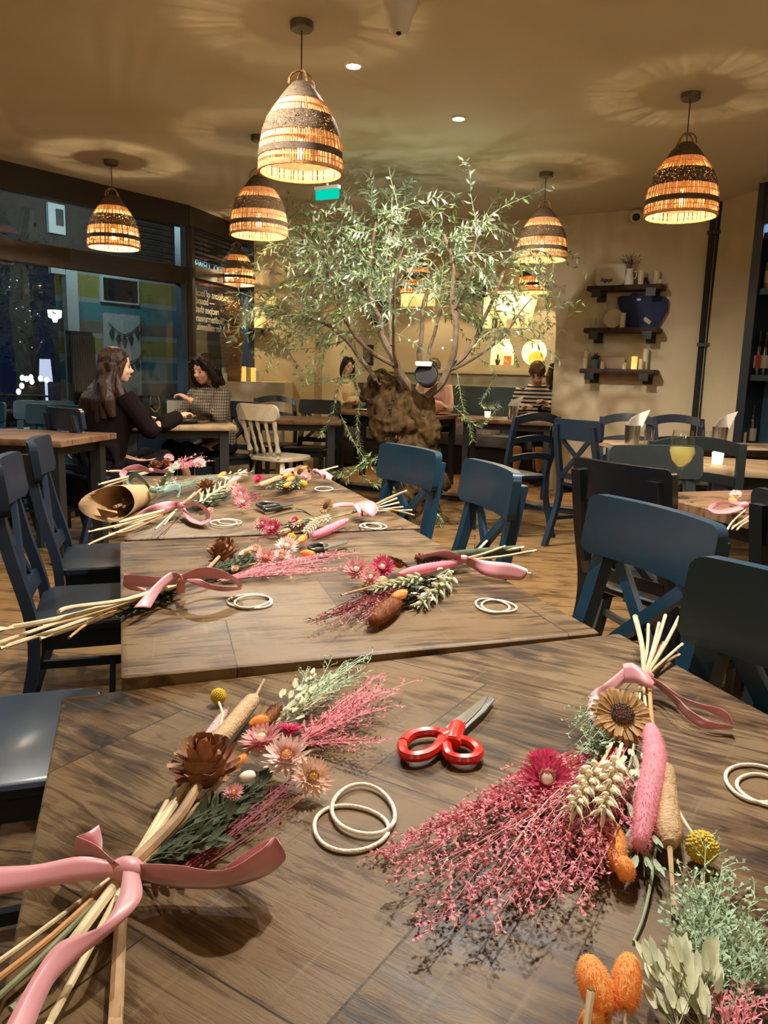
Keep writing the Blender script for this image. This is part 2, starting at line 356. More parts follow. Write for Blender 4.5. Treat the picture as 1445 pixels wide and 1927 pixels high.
def remeshed(mb, name, mats, voxel, parent, smooth_it=6, decim=None):
    """fuse everything in mb into one continuous surface"""
    o = mb.build(name + '_tmp', 'skin', parent, world=True)
    md = o.modifiers.new('r', 'REMESH'); md.mode = 'VOXEL'; md.voxel_size = voxel
    if smooth_it: sm = o.modifiers.new('s', 'SMOOTH'); sm.factor = 0.5; sm.iterations = smooth_it
    dg = bpy.context.evaluated_depsgraph_get(); dg.update()
    me = bpy.data.meshes.new_from_object(o.evaluated_get(dg))
    me.name = name; me.materials.clear()
    for m in (mats if isinstance(mats, (list, tuple)) else [mats]): me.materials.append(M[m] if isinstance(m, str) else m)
    me.polygons.foreach_set('use_smooth', [True] * len(me.polygons))
    bpy.data.objects.remove(o)
    n = bpy.data.objects.new(name, me); COL.objects.link(n)
    if parent is not None: n.parent = parent
    return n
def rotz(a): return Matrix.Rotation(a, 3, 'Z')
def align(d, up=(0, 0, 1)):
    x, y, z = basis(d, up); return Matrix((x, y, z)).transposed()

# ---------------------------------------------------------------- directions of the place
w_ = V((.946, .323, 0)); l_ = V((-.323, .946, 0)); TANG = math.atan2(.323, .946)   # along / across the long table
E_ = V((.863, -.505, 0)); NB = V((-.505, -.863, 0)); EANG = math.atan2(-.505, .863)  # along the arch wall, out of it
def arch_pt(x, off=0.0): return V((x, 8.736 - .586 * x, 0)) - NB * off   # off > 0: behind the wall face
ARC_L, ARC_R = arch_pt(-.86), arch_pt(1.634)
CORNER = V((2.80, 7.095, 0)); RIGHT_END = V((4.25, 1.6, 0)); _rd = (RIGHT_END - CORNER).normalized(); KINK = hit(1399, 600, CORNER, V((-_rd.y, _rd.x, 0))); KINK.z = 0; RDC = V((.64, -.768, 0)); RIGHT_END = KINK + RDC * 3.1
WA0, WA1, WB1 = V((-4.75, 3.85, 0)), V((-1.95, 7.75, 0)), V((-1.56, 9.05, 0))
ALC = 1.08   # depth of the alcove

# ---------------------------------------------------------------- room shell
def wall_mb(a, b, z0, z1, th, side):
    """upright slab from a to b; th thick away from the room (side = +1: to the left of a->b)"""
    m = MB(); d = (b - a).normalized(); n = V((-d.y, d.x, 0)) * side * th
    m.prism([a + V((0, 0, z0)), b + V((0, 0, z0)), b + V((0, 0, z1)), a + V((0, 0, z1))], n); return m
fl = MB(); fl.box((0, 4.2, -.05), (13, 15.5, .1)); struct(fl, 'floor', 'floor')
ce = MB(); ce.prism([V((-4.85, 3.7, CEIL)), V((-4.85, -3.5, CEIL)), V((5.6, -3.5, CEIL)), V((5.6, 12.5, CEIL)), V((-1.65, 12.5, CEIL)), V((-1.72, 9.2, CEIL)), V((-2.08, 7.82, CEIL))], (0, 0, .15)); struct(ce, 'ceiling', 'ceiling')
# arch wall: curve with a hole-like notch for the opening
def u_of(p): return (p - V((0, 8.736, 0))).dot(E_)
uL, uR = u_of(ARC_L), u_of(ARC_R); uC = u_of(CORNER); u0 = uL - .02
def curve_wall(name, outer, holes, thick, mname, org, parent=None):
    cu_ = bpy.data.curves.new(name, 'CURVE'); cu_.dimensions = '2D'; cu_.fill_mode = 'BOTH'; cu_.extrude = thick / 2
    for pts in [outer] + holes:
        sp = cu_.splines.new('POLY'); sp.points.add(len(pts) - 1); sp.use_cyclic_u = True
        for i, (a, b) in enumerate(pts): sp.points[i].co = (a, b, 0, 1)
    t = bpy.data.objects.new(name + '_c', cu_); COL.objects.link(t)
    dg = bpy.context.evaluated_depsgraph_get(); dg.update()
    me = bpy.data.meshes.new_from_object(t.evaluated_get(dg)); bpy.data.objects.remove(t)
    me.materials.clear(); me.materials.append(M[mname]); me.name = name
    # curve (x, y, z) -> (along E_, up, towards the room)
    X, Y, Z = E_, V((0, 0, 1)), NB
    me.transform(Matrix(((X.x, Y.x, Z.x, org.x), (X.y, Y.y, Z.y, org.y), (X.z, Y.z, Z.z, org.z), (0, 0, 0, 1))))
    o = bpy.data.objects.new(name, me); COL.objects.link(o); return o
TH_W = .16
pts = [(u0, 0), (u0, CEIL), (uC + .1, CEIL), (uC + .1, 0), (uR, 0)]
aa = (uR - uL) / 2; uc = (uR + uL) / 2
for i in range(0, 33):
    t = PI * i / 32
    c_, s_ = math.cos(t), math.sin(t)
    pts.append((uc + aa * math.copysign(abs(c_) ** .85, c_), 1.60 + .84 * s_ ** .85))
pts.append((uL, 0))
# (outline starts at the left foot, goes over the top to the right foot, back through the arch)
pts = [(u0, 0), (u0, CEIL), (uC + .1, CEIL), (uC + .1, 0)] + pts[4:]
aw = curve_wall('wall_arch', pts, [], TH_W, 'wall', V((0, 8.736, 0)) - NB * (TH_W / 2)); aw['kind'] = 'structure'
struct(wall_mb(WB1, ARC_L + E_ * .0, 0, CEIL, .15, 1), 'wall_corner', 'wall')
struct(wall_mb(CORNER, KINK, 0, CEIL, .15, 1), 'wall_right', 'wall'); struct(wall_mb(KINK, RIGHT_END, 0, CEIL, .15, 1), 'wall_right_front', 'wall')
# closed rear half of the room (never in view; it keeps the night out and bounces the lamplight)
struct(wall_mb(RIGHT_END, V((RIGHT_END.x, -3.4, 0)), 0, CEIL, .15, 1), 'wall_right_rear', 'wall')
struct(wall_mb(V((5.2, -3.4, 0)), V((-4.8, -3.4, 0)), 0, CEIL, .15, 1), 'wall_rear', 'wall')
struct(wall_mb(V((-4.75, -3.5, 0)), V((-4.75, 3.85, 0)), 0, CEIL, .15, 1), 'wall_left_rear', 'wall')
# alcove
AO = V((0, 8.736, 0)) - NB * ALC
struct(wall_mb(ARC_L - NB * .0 + E_ * .0, ARC_L - NB * (ALC + .2), 0, CEIL, .15, 1), 'wall_alcove_left', 'alcove')
struct(wall_mb(ARC_R + E_ * 1.2 - NB * (ALC + .2), ARC_R + E_ * 1.2 - NB * TH_W, 0, CEIL, .15, 1), 'wall_alcove_right', 'alcove')
def alc_uz(px, py):
    p = hit(px, py, AO, NB); return (p - AO).dot(E_), p.z
holes = []
tr = [alc_uz(908, 617), alc_uz(996, 617), alc_uz(1003, 588), alc_uz(1003, 541), alc_uz(915, 541)]
tz0 = min(t[1] for t in tr[:2]); tr[0] = (tr[0][0], tz0); tr[1] = (tr[1][0], tz0); tr[2] = (tr[1][0] + .10, tz0 + .42); tr[3] = (tr[0][0] - .0, tz0 + .42); tr = tr[:4]
holes.append(tr)
au, az = alc_uz(944, 687); ar = .145
arch_h = [(au - ar, az), (au + ar, az)] + [(au + ar * math.cos(t * PI / 14), az + .13 + ar * 1.25 * math.sin(t * PI / 14)) for t in range(15)]
holes.append(arch_h)
cu2, cz2 = alc_uz(1005, 663); cr2 = .148
holes.append([(cu2 + cr2 * math.cos(t * PI / 16), cz2 + cr2 * math.sin(t * PI / 16)) for t in range(32)])
# second lit recess left of the middle, mostly behind the leaves
su, sz = alc_uz(790, 545)
holes.append([(su - .26, sz - .2), (su + .22, sz - .2), (su + .22, sz + .2), (su - .26, sz + .2)])
ub = u_of(ARC_R) + 1.2
nw = curve_wall('wall_alcove_back', [(uL - .1, 0), (ub, 0), (ub, CEIL), (uL - .1, CEIL)], holes, .2, 'alcove', AO - NB * .1); nw['kind'] = 'structure'
bk = MB(); bk.prism([AO - NB * .2 + E_ * (uL - .1), AO - NB * .2 + E_ * ub, AO - NB * .2 + E_ * ub + V((0, 0, CEIL)), AO - NB * .2 + E_ * (uL - .1) + V((0, 0, CEIL))], -NB * .12); struct(bk, 'wall_niche_back', 'alcove')
M['strip_glow'] = emis('niche_strip_glow', (1.0, 0.86, 0.50), 5)
def niche_lamp(u, z, wd, watts, col=(1, .80, .42)):
    m = MB(); c = AO - NB * .10 + E_ * u + V((0, 0, z)); m.box(c, (wd, .03, .012), rotz(EANG))
    o = solo(m, 'niche_strip_light', 'strip_glow', '', 'light', 'strip lights inside the alcove niches')
    l = bpy.data.lights.new('niche_glow', 'AREA'); l.energy = watts; l.color = col; l.shape = 'RECTANGLE'; l.size = wd; l.size_y = .05
    q = bpy.data.objects.new('niche_glow', l); COL.objects.link(q); q.location = c - V((0, 0, .01)); q.rotation_euler = (0, 0, EANG)
    return o
niche_lamp((tr[0][0] + tr[1][0]) / 2, tz0 + .41, .34, 6)['label'] = 'strip light along the top of the wide slanted display niche in the alcove'
niche_lamp(au, az + .29, .10, 2)['label'] = 'strip light in the crown of the small arched alcove niche'
niche_lamp(cu2, cz2 + .135, .09, 2.6)['label'] = 'strip light in the top of the round alcove niche'
niche_lamp(su, sz + .19, .3, 3)['label'] = 'strip light in the top of the square niche behind the tree crown'
# ledge rail across the alcove wall
lz = alc_uz(1000, 703)[1]
m = MB(); m.box(AO + NB * .035 + E_ * ((uL + ub) / 2 + .2) + V((0, 0, lz)), (ub - uL - .2, .07, .035), rotz(EANG)); struct(m, 'trim_1', 'alcove')
# raised platform in front of and inside the alcove
def plat(x, off): return V((x, 7.70 - .586 * x, 0)) - NB * off
pf = MB(); q0, q1 = plat(-1.0, 0), plat(2.6, 0); PZ = .07
pf.prism([q0 + V((0, 0, .0)), q1, q1 - NB * 2.1, q0 - NB * 2.1], (0, 0, PZ)); struct(pf, 'floor_platform', 'platform')
ns_ = MB(); rr_ = rotz(EANG); ns_.box((q0 + q1) / 2 + NB * .012 + V((0, 0, PZ - .006)), ((q1 - q0).length, .04, .026), rr_); struct(ns_, 'trim_2', mat('grey_step_nosing', (.16, .14, .12), .4))
ns_ = MB(); ns_.box((q0 + q1) / 2 + NB * .006 + V((0, 0, .025)), ((q1 - q0).length, .012, .05), rr_); struct(ns_, 'trim_3', 'black')

# ---------------------------------------------------------------- window wall on the street side
def on_seg(a, b, px): # point of the upright plane a-b in column px, at eye height
    d = (b - a); n = V((-d.y, d.x, 0)); return hit(px, 700, a, n)
def facade(a, b, zs, zt0, zt1, zh, idx, mulls, th=.09):
    d = (b - a).normalized(); n = V((-d.y, d.x, 0)); L = (b - a).length
    m = MB()   # low wall below the glass
    m.prism([a, b, b + V((0, 0, zs)), a + V((0, 0, zs))], n * .16); struct(m, 'wall_window_%d' % idx, 'blue_frame')
    fr = MB()
    def bar(s0, s1, z0, z1, t=th, mi=0, out=0.0):
        p, q = a + d * s0 - n * .03 + n * out, a + d * s1 - n * .03 + n * out
        fr.prism([p + V((0, 0, z0)), q + V((0, 0, z0)), q + V((0, 0, z1)), p + V((0, 0, z1))], n * t, mi)
    bar(0, L, zh, CEIL); bar(0, L, zt0, zt1); bar(-.02, L + .02, zs - .03, zs + .04, .2, 1, -.06)
    for (t, wd, mi) in mulls: bar(t * L - wd / 2, t * L + wd / 2, zs, zh, th * .9, mi)
    struct(fr, 'window_frame_%d' % idx, ['dark_frame', 'blue_frame'])
    g = MB(); g.prism([a + n * .04 + V((0, 0, zs)), b + n * .04 + V((0, 0, zs)), b + n * .04 + V((0, 0, zh)), a + n * .04 + V((0, 0, zh))], n * .006); struct(g, 'window_%d' % idx, 'pane')
    return d, n, L
fa = facade(WA0, WA1, .62, 1.97, 2.13, 2.50, 1, [(.0, .12, 0), (.33, .05, 0), (.985, .07, 1), (1.0, .06, 0)])
fb = facade(WA1, WB1, .62, 2.05, 2.17, 2.52, 2, [(.04, .06, 0), (.93, .10, 1), (.985, .06, 1)])
# venetian blinds in the upper panes
def blind(a, b, t0, t1, z0, z1, label):
    d = (b - a).normalized(); n = V((-d.y, d.x, 0)); L = (b - a).length
    m = MB(); c0, c1 = a + d * (t0 * L), a + d * (t1 * L); k = 7
    for i in range(k):
        z = z0 + (z1 - z0) * (i + .5) / k; o = -n * .045
        m.prism([c0 + o + V((0, 0, z)), c1 + o + V((0, 0, z)), c1 + o + n * .03 + V((0, 0, z + .012)), c0 + o + n * .03 + V((0, 0, z + .012))], (0, 0, .006))
    t = thing('venetian_blind', label, 'blind', (c0 + c1) / 2 + V((0, 0, z0)), group='blinds in the upper panes')
    m.build('slats', 'black', t, smooth=False)
    for f in (.12, .88):
        s = MB(); p = c0 + (c1 - c0) * f - n * .03; s.tube([p + V((0, 0, z0)), p + V((0, 0, z1))], .003, 4); s.build('ladder_cord', 'black', t)
blind(WA1, WB1, .09, .88, 2.18, 2.51, 'dark slatted blind in the upper pane nearest the beige corner wall')
blind(WA0, WA1, .80, .96, 2.14, 2.49, 'dark slatted blind in the end of the long upper pane, left of the post')

# ---------------------------------------------------------------- street outside
M['asphalt'] = mat('street_asphalt', (.05, .05, .055), .8, var=.2)
fa_d = (WA1 - WA0).normalized(); fa_n = V((-fa_d.y, fa_d.x, 0))
st = MB(); st.prism([WA0 + fa_n * .3 - fa_d * 9, WB1 + fa_n * .6 + fa_d * 5, WB1 + fa_n * 12 + fa_d * 5, WA0 + fa_n * 12 - fa_d * 9], (0, 0, -.12)); struct(st, 'ground_street', 'asphalt')
def striped():
    m, nt, b = newmat('striped_mural_paint'); N = nt.nodes; L = nt.links
    tc = N.new('ShaderNodeTexCoord'); sp = N.new('ShaderNodeSeparateXYZ'); L.new(tc.outputs['Object'], sp.inputs[0])
    mm = N.new('ShaderNodeMath'); mm.operation = 'MULTIPLY'; mm.inputs[1].default_value = 1 / 4.0; L.new(sp.outputs[2], mm.inputs[0])
    r = N.new('ShaderNodeValToRGB'); r.color_ramp.interpolation = 'CONSTANT'; L.new(mm.outputs[0], r.inputs[0])
    ol, te, gr, br = (.21, .20, .05), (.06, .19, .21), (.25, .28, .26), (.15, .12, .105)
    seq = [(0, gr), (.03, te), (.10, gr), (.115, ol), (.165, gr), (.185, br), (.235, gr), (.25, te), (.31, gr), (.33, ol), (.385, gr), (.40, br), (.44, te), (.50, gr), (.515, ol), (.585, gr), (.61, te), (.66, br)]
    els = r.color_ramp.elements
    els[0].position = 0; els[0].color = (*seq[0][1], 1); els[1].position = seq[1][0]; els[1].color = (*seq[1][1], 1)
    for p, c in seq[2:]: e = els.new(p); e.color = (*c, 1)
    L.new(r.outputs[0], b.inputs[0]); b.inputs['Roughness'].default_value = .8; return m
M['mural'] = striped(); M['pale_frame'] = mat('pale_render_frame', (.42, .46, .45), .7); M['dark_brick'] = mat('dark_brick', (.035, .028, .026), .9, var=.3)
M['poster'] = mat('pale_grey_door', (.36, .38, .37), .7, var=.1); M['garland'] = mat('dark_garland', (.06, .06, .05), .8)
# building over the road, parallel to the window wall, 3.2 m out
fo = 3.2
def out_pt(px, py): return hit(px, py, WA0 + fa_n * fo, fa_n)
b0, b1 = out_pt(135, 700), out_pt(470, 700) + fa_d * 3
base = V((b0.x, b0.y, 0))
bd = thing('building', 'neighbouring building with olive, teal and grey striped lower wall across the street', 'building', base)
def fpan(name, s0, s1, z0, z1, depth, m, out=0.0, parent=bd, stuff=False):
    q = MB(); p = base + fa_d * s0 - fa_n * out; r = base + fa_d * s1 - fa_n * out
    q.prism([p + V((0, 0, z0)), r + V((0, 0, z0)), r + V((0, 0, z1)), p + V((0, 0, z1))], fa_n * depth); return q.build(name, m, parent, smooth=False)
SL = (b1 - b0).length
def s_of(px): return (out_pt(px, 700) - b0).dot(fa_d)
def z_of(px, py): return out_pt(px, py).z
zt = z_of(300, 528)
fpan('mural_wall', 0, SL, 0, zt, .3, 'mural'); fpan('upper_wall', -6, SL, zt, 8, .3, 'dark_brick')
fpan('corner_post', -.06, .10, 0, zt, .1, 'pale_frame', .06)
dr = fpan('door_panel', s_of(196), s_of(262), z_of(230, 745), z_of(230, 592), .04, 'poster', .05)
gl = MB()
for (ya, yb, dip) in ((607, 607, 14), (660, 668, 14)):
    A, B = out_pt(198, ya) - fa_n * .07, out_pt(260, yb) - fa_n * .07; lo = out_pt(229, ya + dip * 1.6) - fa_n * .07
    pp = cat_rom([A, (A + lo) / 2 - V((0, 0, .03)), lo, (B + lo) / 2 - V((0, 0, .03)), B], 4); gl.tube(pp, .006, 4)
    for i in range(2, len(pp) - 1, 3): gl.leaf(pp[i], (0, 0, -1), -fa_n, .19, .045)
gl.build('garland', 'garland', dr)
wf = fpan('picture_frame_window', s_of(192), s_of(262), z_of(228, 572), z_of(228, 522), .05, 'pale_frame', .05); fpan('pane', s_of(196), s_of(258), z_of(228, 568), z_of(228, 527), .02, 'black', .06, wf)
for (xa, xb, ya, yb) in ((101, 131, 384, 440), (101, 131, 470, 515), (345, 362, 400, 520)):
    wq = fpan('window', s_of(xa), s_of(xb), z_of(xa, yb), z_of(xa, ya), .06, 'pale_frame', .05)
    fpan('pane', s_of(xa) + .1, s_of(xb) - .03, z_of(xa, yb) + .1, z_of(xa, ya) - .06, .03, 'black', .065, wq)
# railing, lamps, tree and table of the pavement outside
rl = MB(); A, B = out_pt(88, 700), out_pt(134, 700); A.z = B.z = 0; off = -fa_n * .5
zb, zt2 = z_of(110, 752), z_of(110, 632)
for i in range(11): p = A + (B - A) * (i / 10) + off; rl.box(p + V((0, 0, (zb + zt2) / 2)), (.035, .035, zt2 - zb))
for z in (zb, zt2): rl.prism([A + off + V((0, 0, z)), B + off + V((0, 0, z)), B + off + V((0, 0, z + .05)), A + off + V((0, 0, z + .05))], fa_n * .05)
rl.prism([A + off + V((0, 0, 0)), B + off, B + off + V((0, 0, zb)), A + off + V((0, 0, zb))], fa_n * .15)
solo(rl, 'railing', 'black', 'dark upright-barred gate beyond the glass, left of the striped wall', 'railing', smooth=False)
def street_lamp(px, py, sc, lab, dep, tall=True):
    p = hit(px, py, WA0 + fa_n * dep, fa_n); t = thing('street_lamp', lab, 'street lamp', (p.x, p.y, 0))
    q = MB(); q.tube([V((p.x, p.y, 0)), V((p.x, p.y, p.z - .14 * sc))], .03, 8); q.build('post', 'black', t)
    q = MB(); q.lathe([(.02, -.16), (.05, -.08), (.10, -.06), (.11, .05), (.0, .06)], 10, p, None); q.v = [tuple(p + (V(v) - p) * sc) for v in q.v]; q.build('lantern', emis('lamp_glow', (.95, .95, .72), 3.0), t)
street_lamp(103, 590, .72, 'pale glowing street lantern on a post beyond the window', 2.4)
street_lamp(45, 536, .55, 'small bright street light high in the dark at the far left', 3.6)
tr_ = MB(); p = hit(40, 620, WA0 + fa_n * 2.6, fa_n); tr_.tube(cat_rom([V((p.x, p.y, 0)), V((p.x + .05, p.y, 1.0)), V((p.x - .05, p.y + .1, 2.0)), V((p.x + .1, p.y + .1, 2.9))], 4), [.16, .15, .14, .14, .13, .13, .12, .12, .11, .10, .09, .08, .07], 8)
rr2 = random.Random(3)
tt = thing('street_tree', 'dark bare street tree beyond the window at far left', 'tree', (p.x, p.y, 0)); tr_.build('trunk', 'dark_brick', tt)
fo_ = MB()
for i in range(200):
    c = V((p.x + rr2.gauss(-.1, .28), p.y + rr2.gauss(0, .25), 2.2 + rr2.gauss(0, .45))); fo_.leaf(c, (rr2.uniform(-1, 1), rr2.uniform(-1, 1), rr2.uniform(-1, .3)), (rr2.random(), 1, 1), .10, .018)
fo_.build('foliage', mat('night_leaves', (.03, .04, .03), .8), tt)
cl = thing('reflection_beads', 'cluster of glowing beads standing in for bright reflections low in the far left glass', 'lights', hit(62, 725, WA0 + fa_n * 1.2, fa_n)); M['cold_glow'] = emis('reflection_glow', (1.0, .97, .85), 7)  # added glowing beads on a stand, in place of reflections in the glass
for px, py in ((42, 711), (50, 713), (58, 710), (60, 718), (76, 712), (88, 715), (41, 726), (35, 737)):
    z = MB(); z.ell(hit(px, py, WA0 + fa_n * 1.2, fa_n), (.022, .022, .028), n=8, k=6); z.build('bulb', 'cold_glow', cl)
z = MB(); A, B = hit(30, 748, WA0 + fa_n * 1.2, fa_n), hit(92, 748, WA0 + fa_n * 1.2, fa_n); A.z = B.z = (A.z + B.z) / 2; z.prism([A, B, B + V((0, 0, .02)), A + V((0, 0, .02))], fa_n * .3); z.tube([A + fa_n * .15, V((A.x, A.y, .0)) + fa_n * .15], .02, 6); z.tube([B + fa_n * .15, V((B.x, B.y, .0)) + fa_n * .15], .02, 6); z.build('stand', 'black', cl)
z = MB(); A, B = hit(80, 718, WA0 + fa_n * 2.0, fa_n), hit(91, 676, WA0 + fa_n * 2.0, fa_n); C_ = (A + B) / 2; z.lathe([(.07, A.z - C_.z), (.055, B.z - C_.z)], 14, C_); z.tube([V((C_.x, C_.y, 0)), C_], .015, 6); solo(z, 'lamp', emis('pale_lilac_glow', (.72, .74, 1.0), .9), 'pale lilac glowing column lamp outside at far left', 'lamp')
# lettering on the glass, meant to be read from the street
M['letter'] = mat('cream_window_lettering', (.75, .68, .52), .6, emit=None)
M['sign_blue'] = mat('blue_sign_panel', (.03, .05, .33), .6); M['sign_red'] = mat('maroon_sign_panel', (.16, .03, .05), .6)
fbd, fbn, fbL = fb
def text_on(name, body, size, p, xdir, up, ndir, m, align_x='LEFT', depth=.003):
    cu_ = bpy.data.curves.new(name, 'FONT'); cu_.body = body; cu_.size = size; cu_.align_x = align_x; cu_.extrude = depth / 2; cu_.offset = size * .012
    t = bpy.data.objects.new(name + '_c', cu_); COL.objects.link(t); dg = bpy.context.evaluated_depsgraph_get(); dg.update()
    me = bpy.data.meshes.new_from_object(t.evaluated_get(dg)); bpy.data.objects.remove(t); me.materials.clear(); me.materials.append(M[m] if isinstance(m, str) else m)
    X, Y, Z = V(xdir).normalized(), V(up).normalized(), V(ndir).normalized()
    me.transform(Matrix(((X.x, Y.x, Z.x, 0), (X.y, Y.y, Z.y, 0), (X.z, Y.z, Z.z, 0), (0, 0, 0, 1))))
    o = bpy.data.objects.new(name, me); COL.objects.link(o); o.location = p; return o
tp = on_seg(WA1, WB1, 376); tp.z = 0
lt = thing('window_lettering', 'cream lettering on the window, mirrored from inside, beside the vase', 'lettering', tp + fbn * .034 + V((0, 0, 1.5)))
for body, py in (('traditions of local', 556), ('\u2014 bound', 571), ('recipes that', 587), ('Mediterranean', 604), ('for millennia.', 620)):
    z = hit(376, py, WA1, fbn).z
    o = text_on('text_line', body, .098, V((0, 0, z - 1.5)), -fbd, (0, 0, 1), fbn, 'letter', 'RIGHT'); o.parent = lt
pn = MB(); A = on_seg(WA1, WB1, 394); B = on_seg(WA1, WB1, 441)
ft = fbn * .35
def panel(x0, x1, y0, y1, name, m, dep=.35, depth=.03):
    A = hit(x0, 700, WA1 + fbn * dep, fbn); B = hit(x1, 700, WA1 + fbn * dep, fbn); z0 = hit(x0, y1, WA1 + fbn * dep, fbn).z; z1 = hit(x0, y0, WA1 + fbn * dep, fbn).z
    q = MB(); A.z = B.z = 0; q.prism([A + V((0, 0, z0)), B + V((0, 0, z0)), B + V((0, 0, z1)), A + V((0, 0, z1))], fbn * depth); return q
sg = thing('hanging_sign', 'blue and maroon sign panel outside behind the mirrored lettering', 'sign', tp + fbn * .4 + V((0, 0, 1.8)))
panel(394, 441, 534, 582, 'a', 'sign_blue').build('blue_panel', 'sign_blue', sg, smooth=False)
panel(404, 422, 532, 545, 'a', 'sign_red', .33).build('maroon_panel', 'sign_red', sg, smooth=False)
panel(414, 421, 548, 590, 'a', 'pale_frame', .32).build('pale_post', 'pale_frame', sg, smooth=False)
lp = hit(362, 501, WA1 + fbn * 1.2, fbn)
lo = text_on('shop_sign_letters', 'LEWELL. OLTTERS', .135, lp, fbd, (0, 0, 1), -fbn, emis('cyan_sign_glow', (.45, .85, .85), 1.2)); tag(lo, 'small glowing pale cyan shop letters seen through the blind', 'sign')

# ---------------------------------------------------------------- tables
def table(label, c, ang, lx, ly, z, topm, name='dining_table', th=.038, leg=.07, inset=.09, tilt=0.0, group=None, base=0.0):
    t = thing(name, label, 'table', (c[0], c[1], base), ang, group)
    m = MB(); m.rbox((0, 0, z - base - th / 2), (lx, ly, th), .007, Matrix.Rotation(tilt, 3, 'Y')); m.build('tabletop', topm, t, world=False)
    for sx in (-1, 1):
        for sy in (-1, 1):
            q = MB(); q.box((sx * (lx / 2 - inset), sy * (ly / 2 - inset), (z - base - th) / 2), (leg, leg, z - base - th - .004)); q.build('leg', 'black', t, smooth=False, world=False)
    q = MB()
    for sy in (-1, 1): q.box((0, sy * (ly / 2 - inset), z - base - th - .035), (lx - 2 * inset - leg, .03, .05))
    for sx in (-1, 1): q.box((sx * (lx / 2 - inset), 0, z - base - th - .035), (.03, ly - 2 * inset - leg, .05))
    q.build('apron', 'black', t, smooth=False, world=False); return t
T2Z, T1Z = .75, .738
TILT = -math.asin(.02 / .88)
t1c = V((-.43, .973, 0)) + w_ * .44 - l_ * .44
t1ang = math.atan2(.274, .834)
table('weathered wooden table nearest the camera, red scissors and two bouquets on it', t1c, t1ang, .878, .90, T1Z, 'table_a', tilt=TILT, group='tables pushed together for the workshop')
table('weathered wooden table in the middle of the long row, butted behind the nearest', V((-.356, 1.012, 0)) + w_ * .385 + l_ * .447, TANG, .77, .89, T2Z, 'table_b', group='tables pushed together for the workshop')
table('wooden table at the far end of the row, kraft-wrapped bouquet on it', V((-.650, 1.905, 0)) + w_ * .40 + l_ * .60, TANG, .80, 1.2, T2Z - .004, 'table_c', group='tables pushed together for the workshop')
rt0 = V((.985, 2.935, 0))
table('brown wooden table at right with the glass of white wine', rt0 + w_ * .42 - l_ * .41, TANG, .84, .82, .75, 'table_d')
table('long wooden table in front of the shelf wall, napkin holders on it', (2.27, 5.30), .06, 1.5, .6, .75, 'table_e')
table('wooden table at far right in front of the bottle cabinet', (2.30, 3.98), -.35, 1.25, .62, .75, 'table_e')
table('dark wooden table at far left in front of the window chairs', (-2.35, 4.80), -.14, 1.12, .66, .75, 'table_d')
WT = V((-1.66, 6.18, 0))
table('wooden table with plates between the two women by the window', WT, .30, .86, .70, .75, 'table_e')
table('empty wooden table behind the white spindle chair', (-.86, 7.22), .10, .86, .7, .75, 'table_d')
TD = V((.10, 8.02, 0)); TE = V((1.16, 7.38, 0)); TOPB = .79
table('wooden table behind the tree trunk, tall drink on it', TD, EANG, 1.25, .62, TOPB, 'table_d', base=PZ, leg=.05)
table('wooden table in front of the striped-top diner, steel napkin holder on it', TE, EANG * .5, .92, .62, TOPB, 'table_d', base=PZ, leg=.05)
n1 = V((math.cos(t1ang) * math.sin(-TILT), math.sin(t1ang) * math.sin(-TILT), -math.cos(TILT))) * -1
n1 = V((-math.sin(-TILT) * math.cos(t1ang), -math.sin(-TILT) * math.sin(t1ang), math.cos(TILT)))
def on1(px, py, h=0.0): return hit(px, py, V((t1c.x, t1c.y, T1Z)) + n1 * h, n1)
def on2(px, py, h=0.0): return P(px, py, T2Z + h)

# ---------------------------------------------------------------- chairs
def bar(mb, a, b, wx, wy, side=V((1, 0, 0))):
    a, b = V(a), V(b); d = (b - a).normalized(); x = (side - d * side.dot(d)).normalized(); y = d.cross(x); h = d * (b - a).length
    mb.prism([a - x * wx / 2 - y * wy / 2, a + x * wx / 2 - y * wy / 2, a + x * wx / 2 + y * wy / 2, a - x * wx / 2 + y * wy / 2], h)
def bent_board(mb, hw, z0, z1, y, bow, th, arch=0.0, n=10, r=.02):
    vs = []; k = n + 1
    ts = [-1, -1 + .02 * r / hw, -1 + .1 * r / hw, -1 + .3 * r / hw, -1 + .6 * r / hw, -1 + r / hw]; ts = ts + [-1 + r / hw + (2 - 2 * r / hw) * i / n for i in range(1, n)] + [-t for t in reversed(ts)]; k = len(ts); n = k - 1
    for t in ts:
        x = hw * t; yy = y - bow * (1 - t * t); e = (1 - math.sqrt(max(0, 1 - max(0, (abs(x) - (hw - r)) / r) ** 2))) * r
        zz = arch * (1 - t * t)
        vs += [V((x, yy - th / 2, z0 + e + zz)), V((x, yy + th / 2, z0 + e + zz)), V((x, yy + th / 2 - .012, z1 - e + zz)), V((x, yy - th / 2 - .012, z1 - e + zz))]
    fs = [(3, 2, 1, 0), (4 * n, 4 * n + 1, 4 * n + 2, 4 * n + 3)]
    for i in range(n):
        for j in range(4): fs.append((4 * i + j, 4 * i + (j + 1) % 4, 4 * i + 4 + (j + 1) % 4, 4 * i + 4 + j))
    mb.add(vs, fs)
PROTO = {}
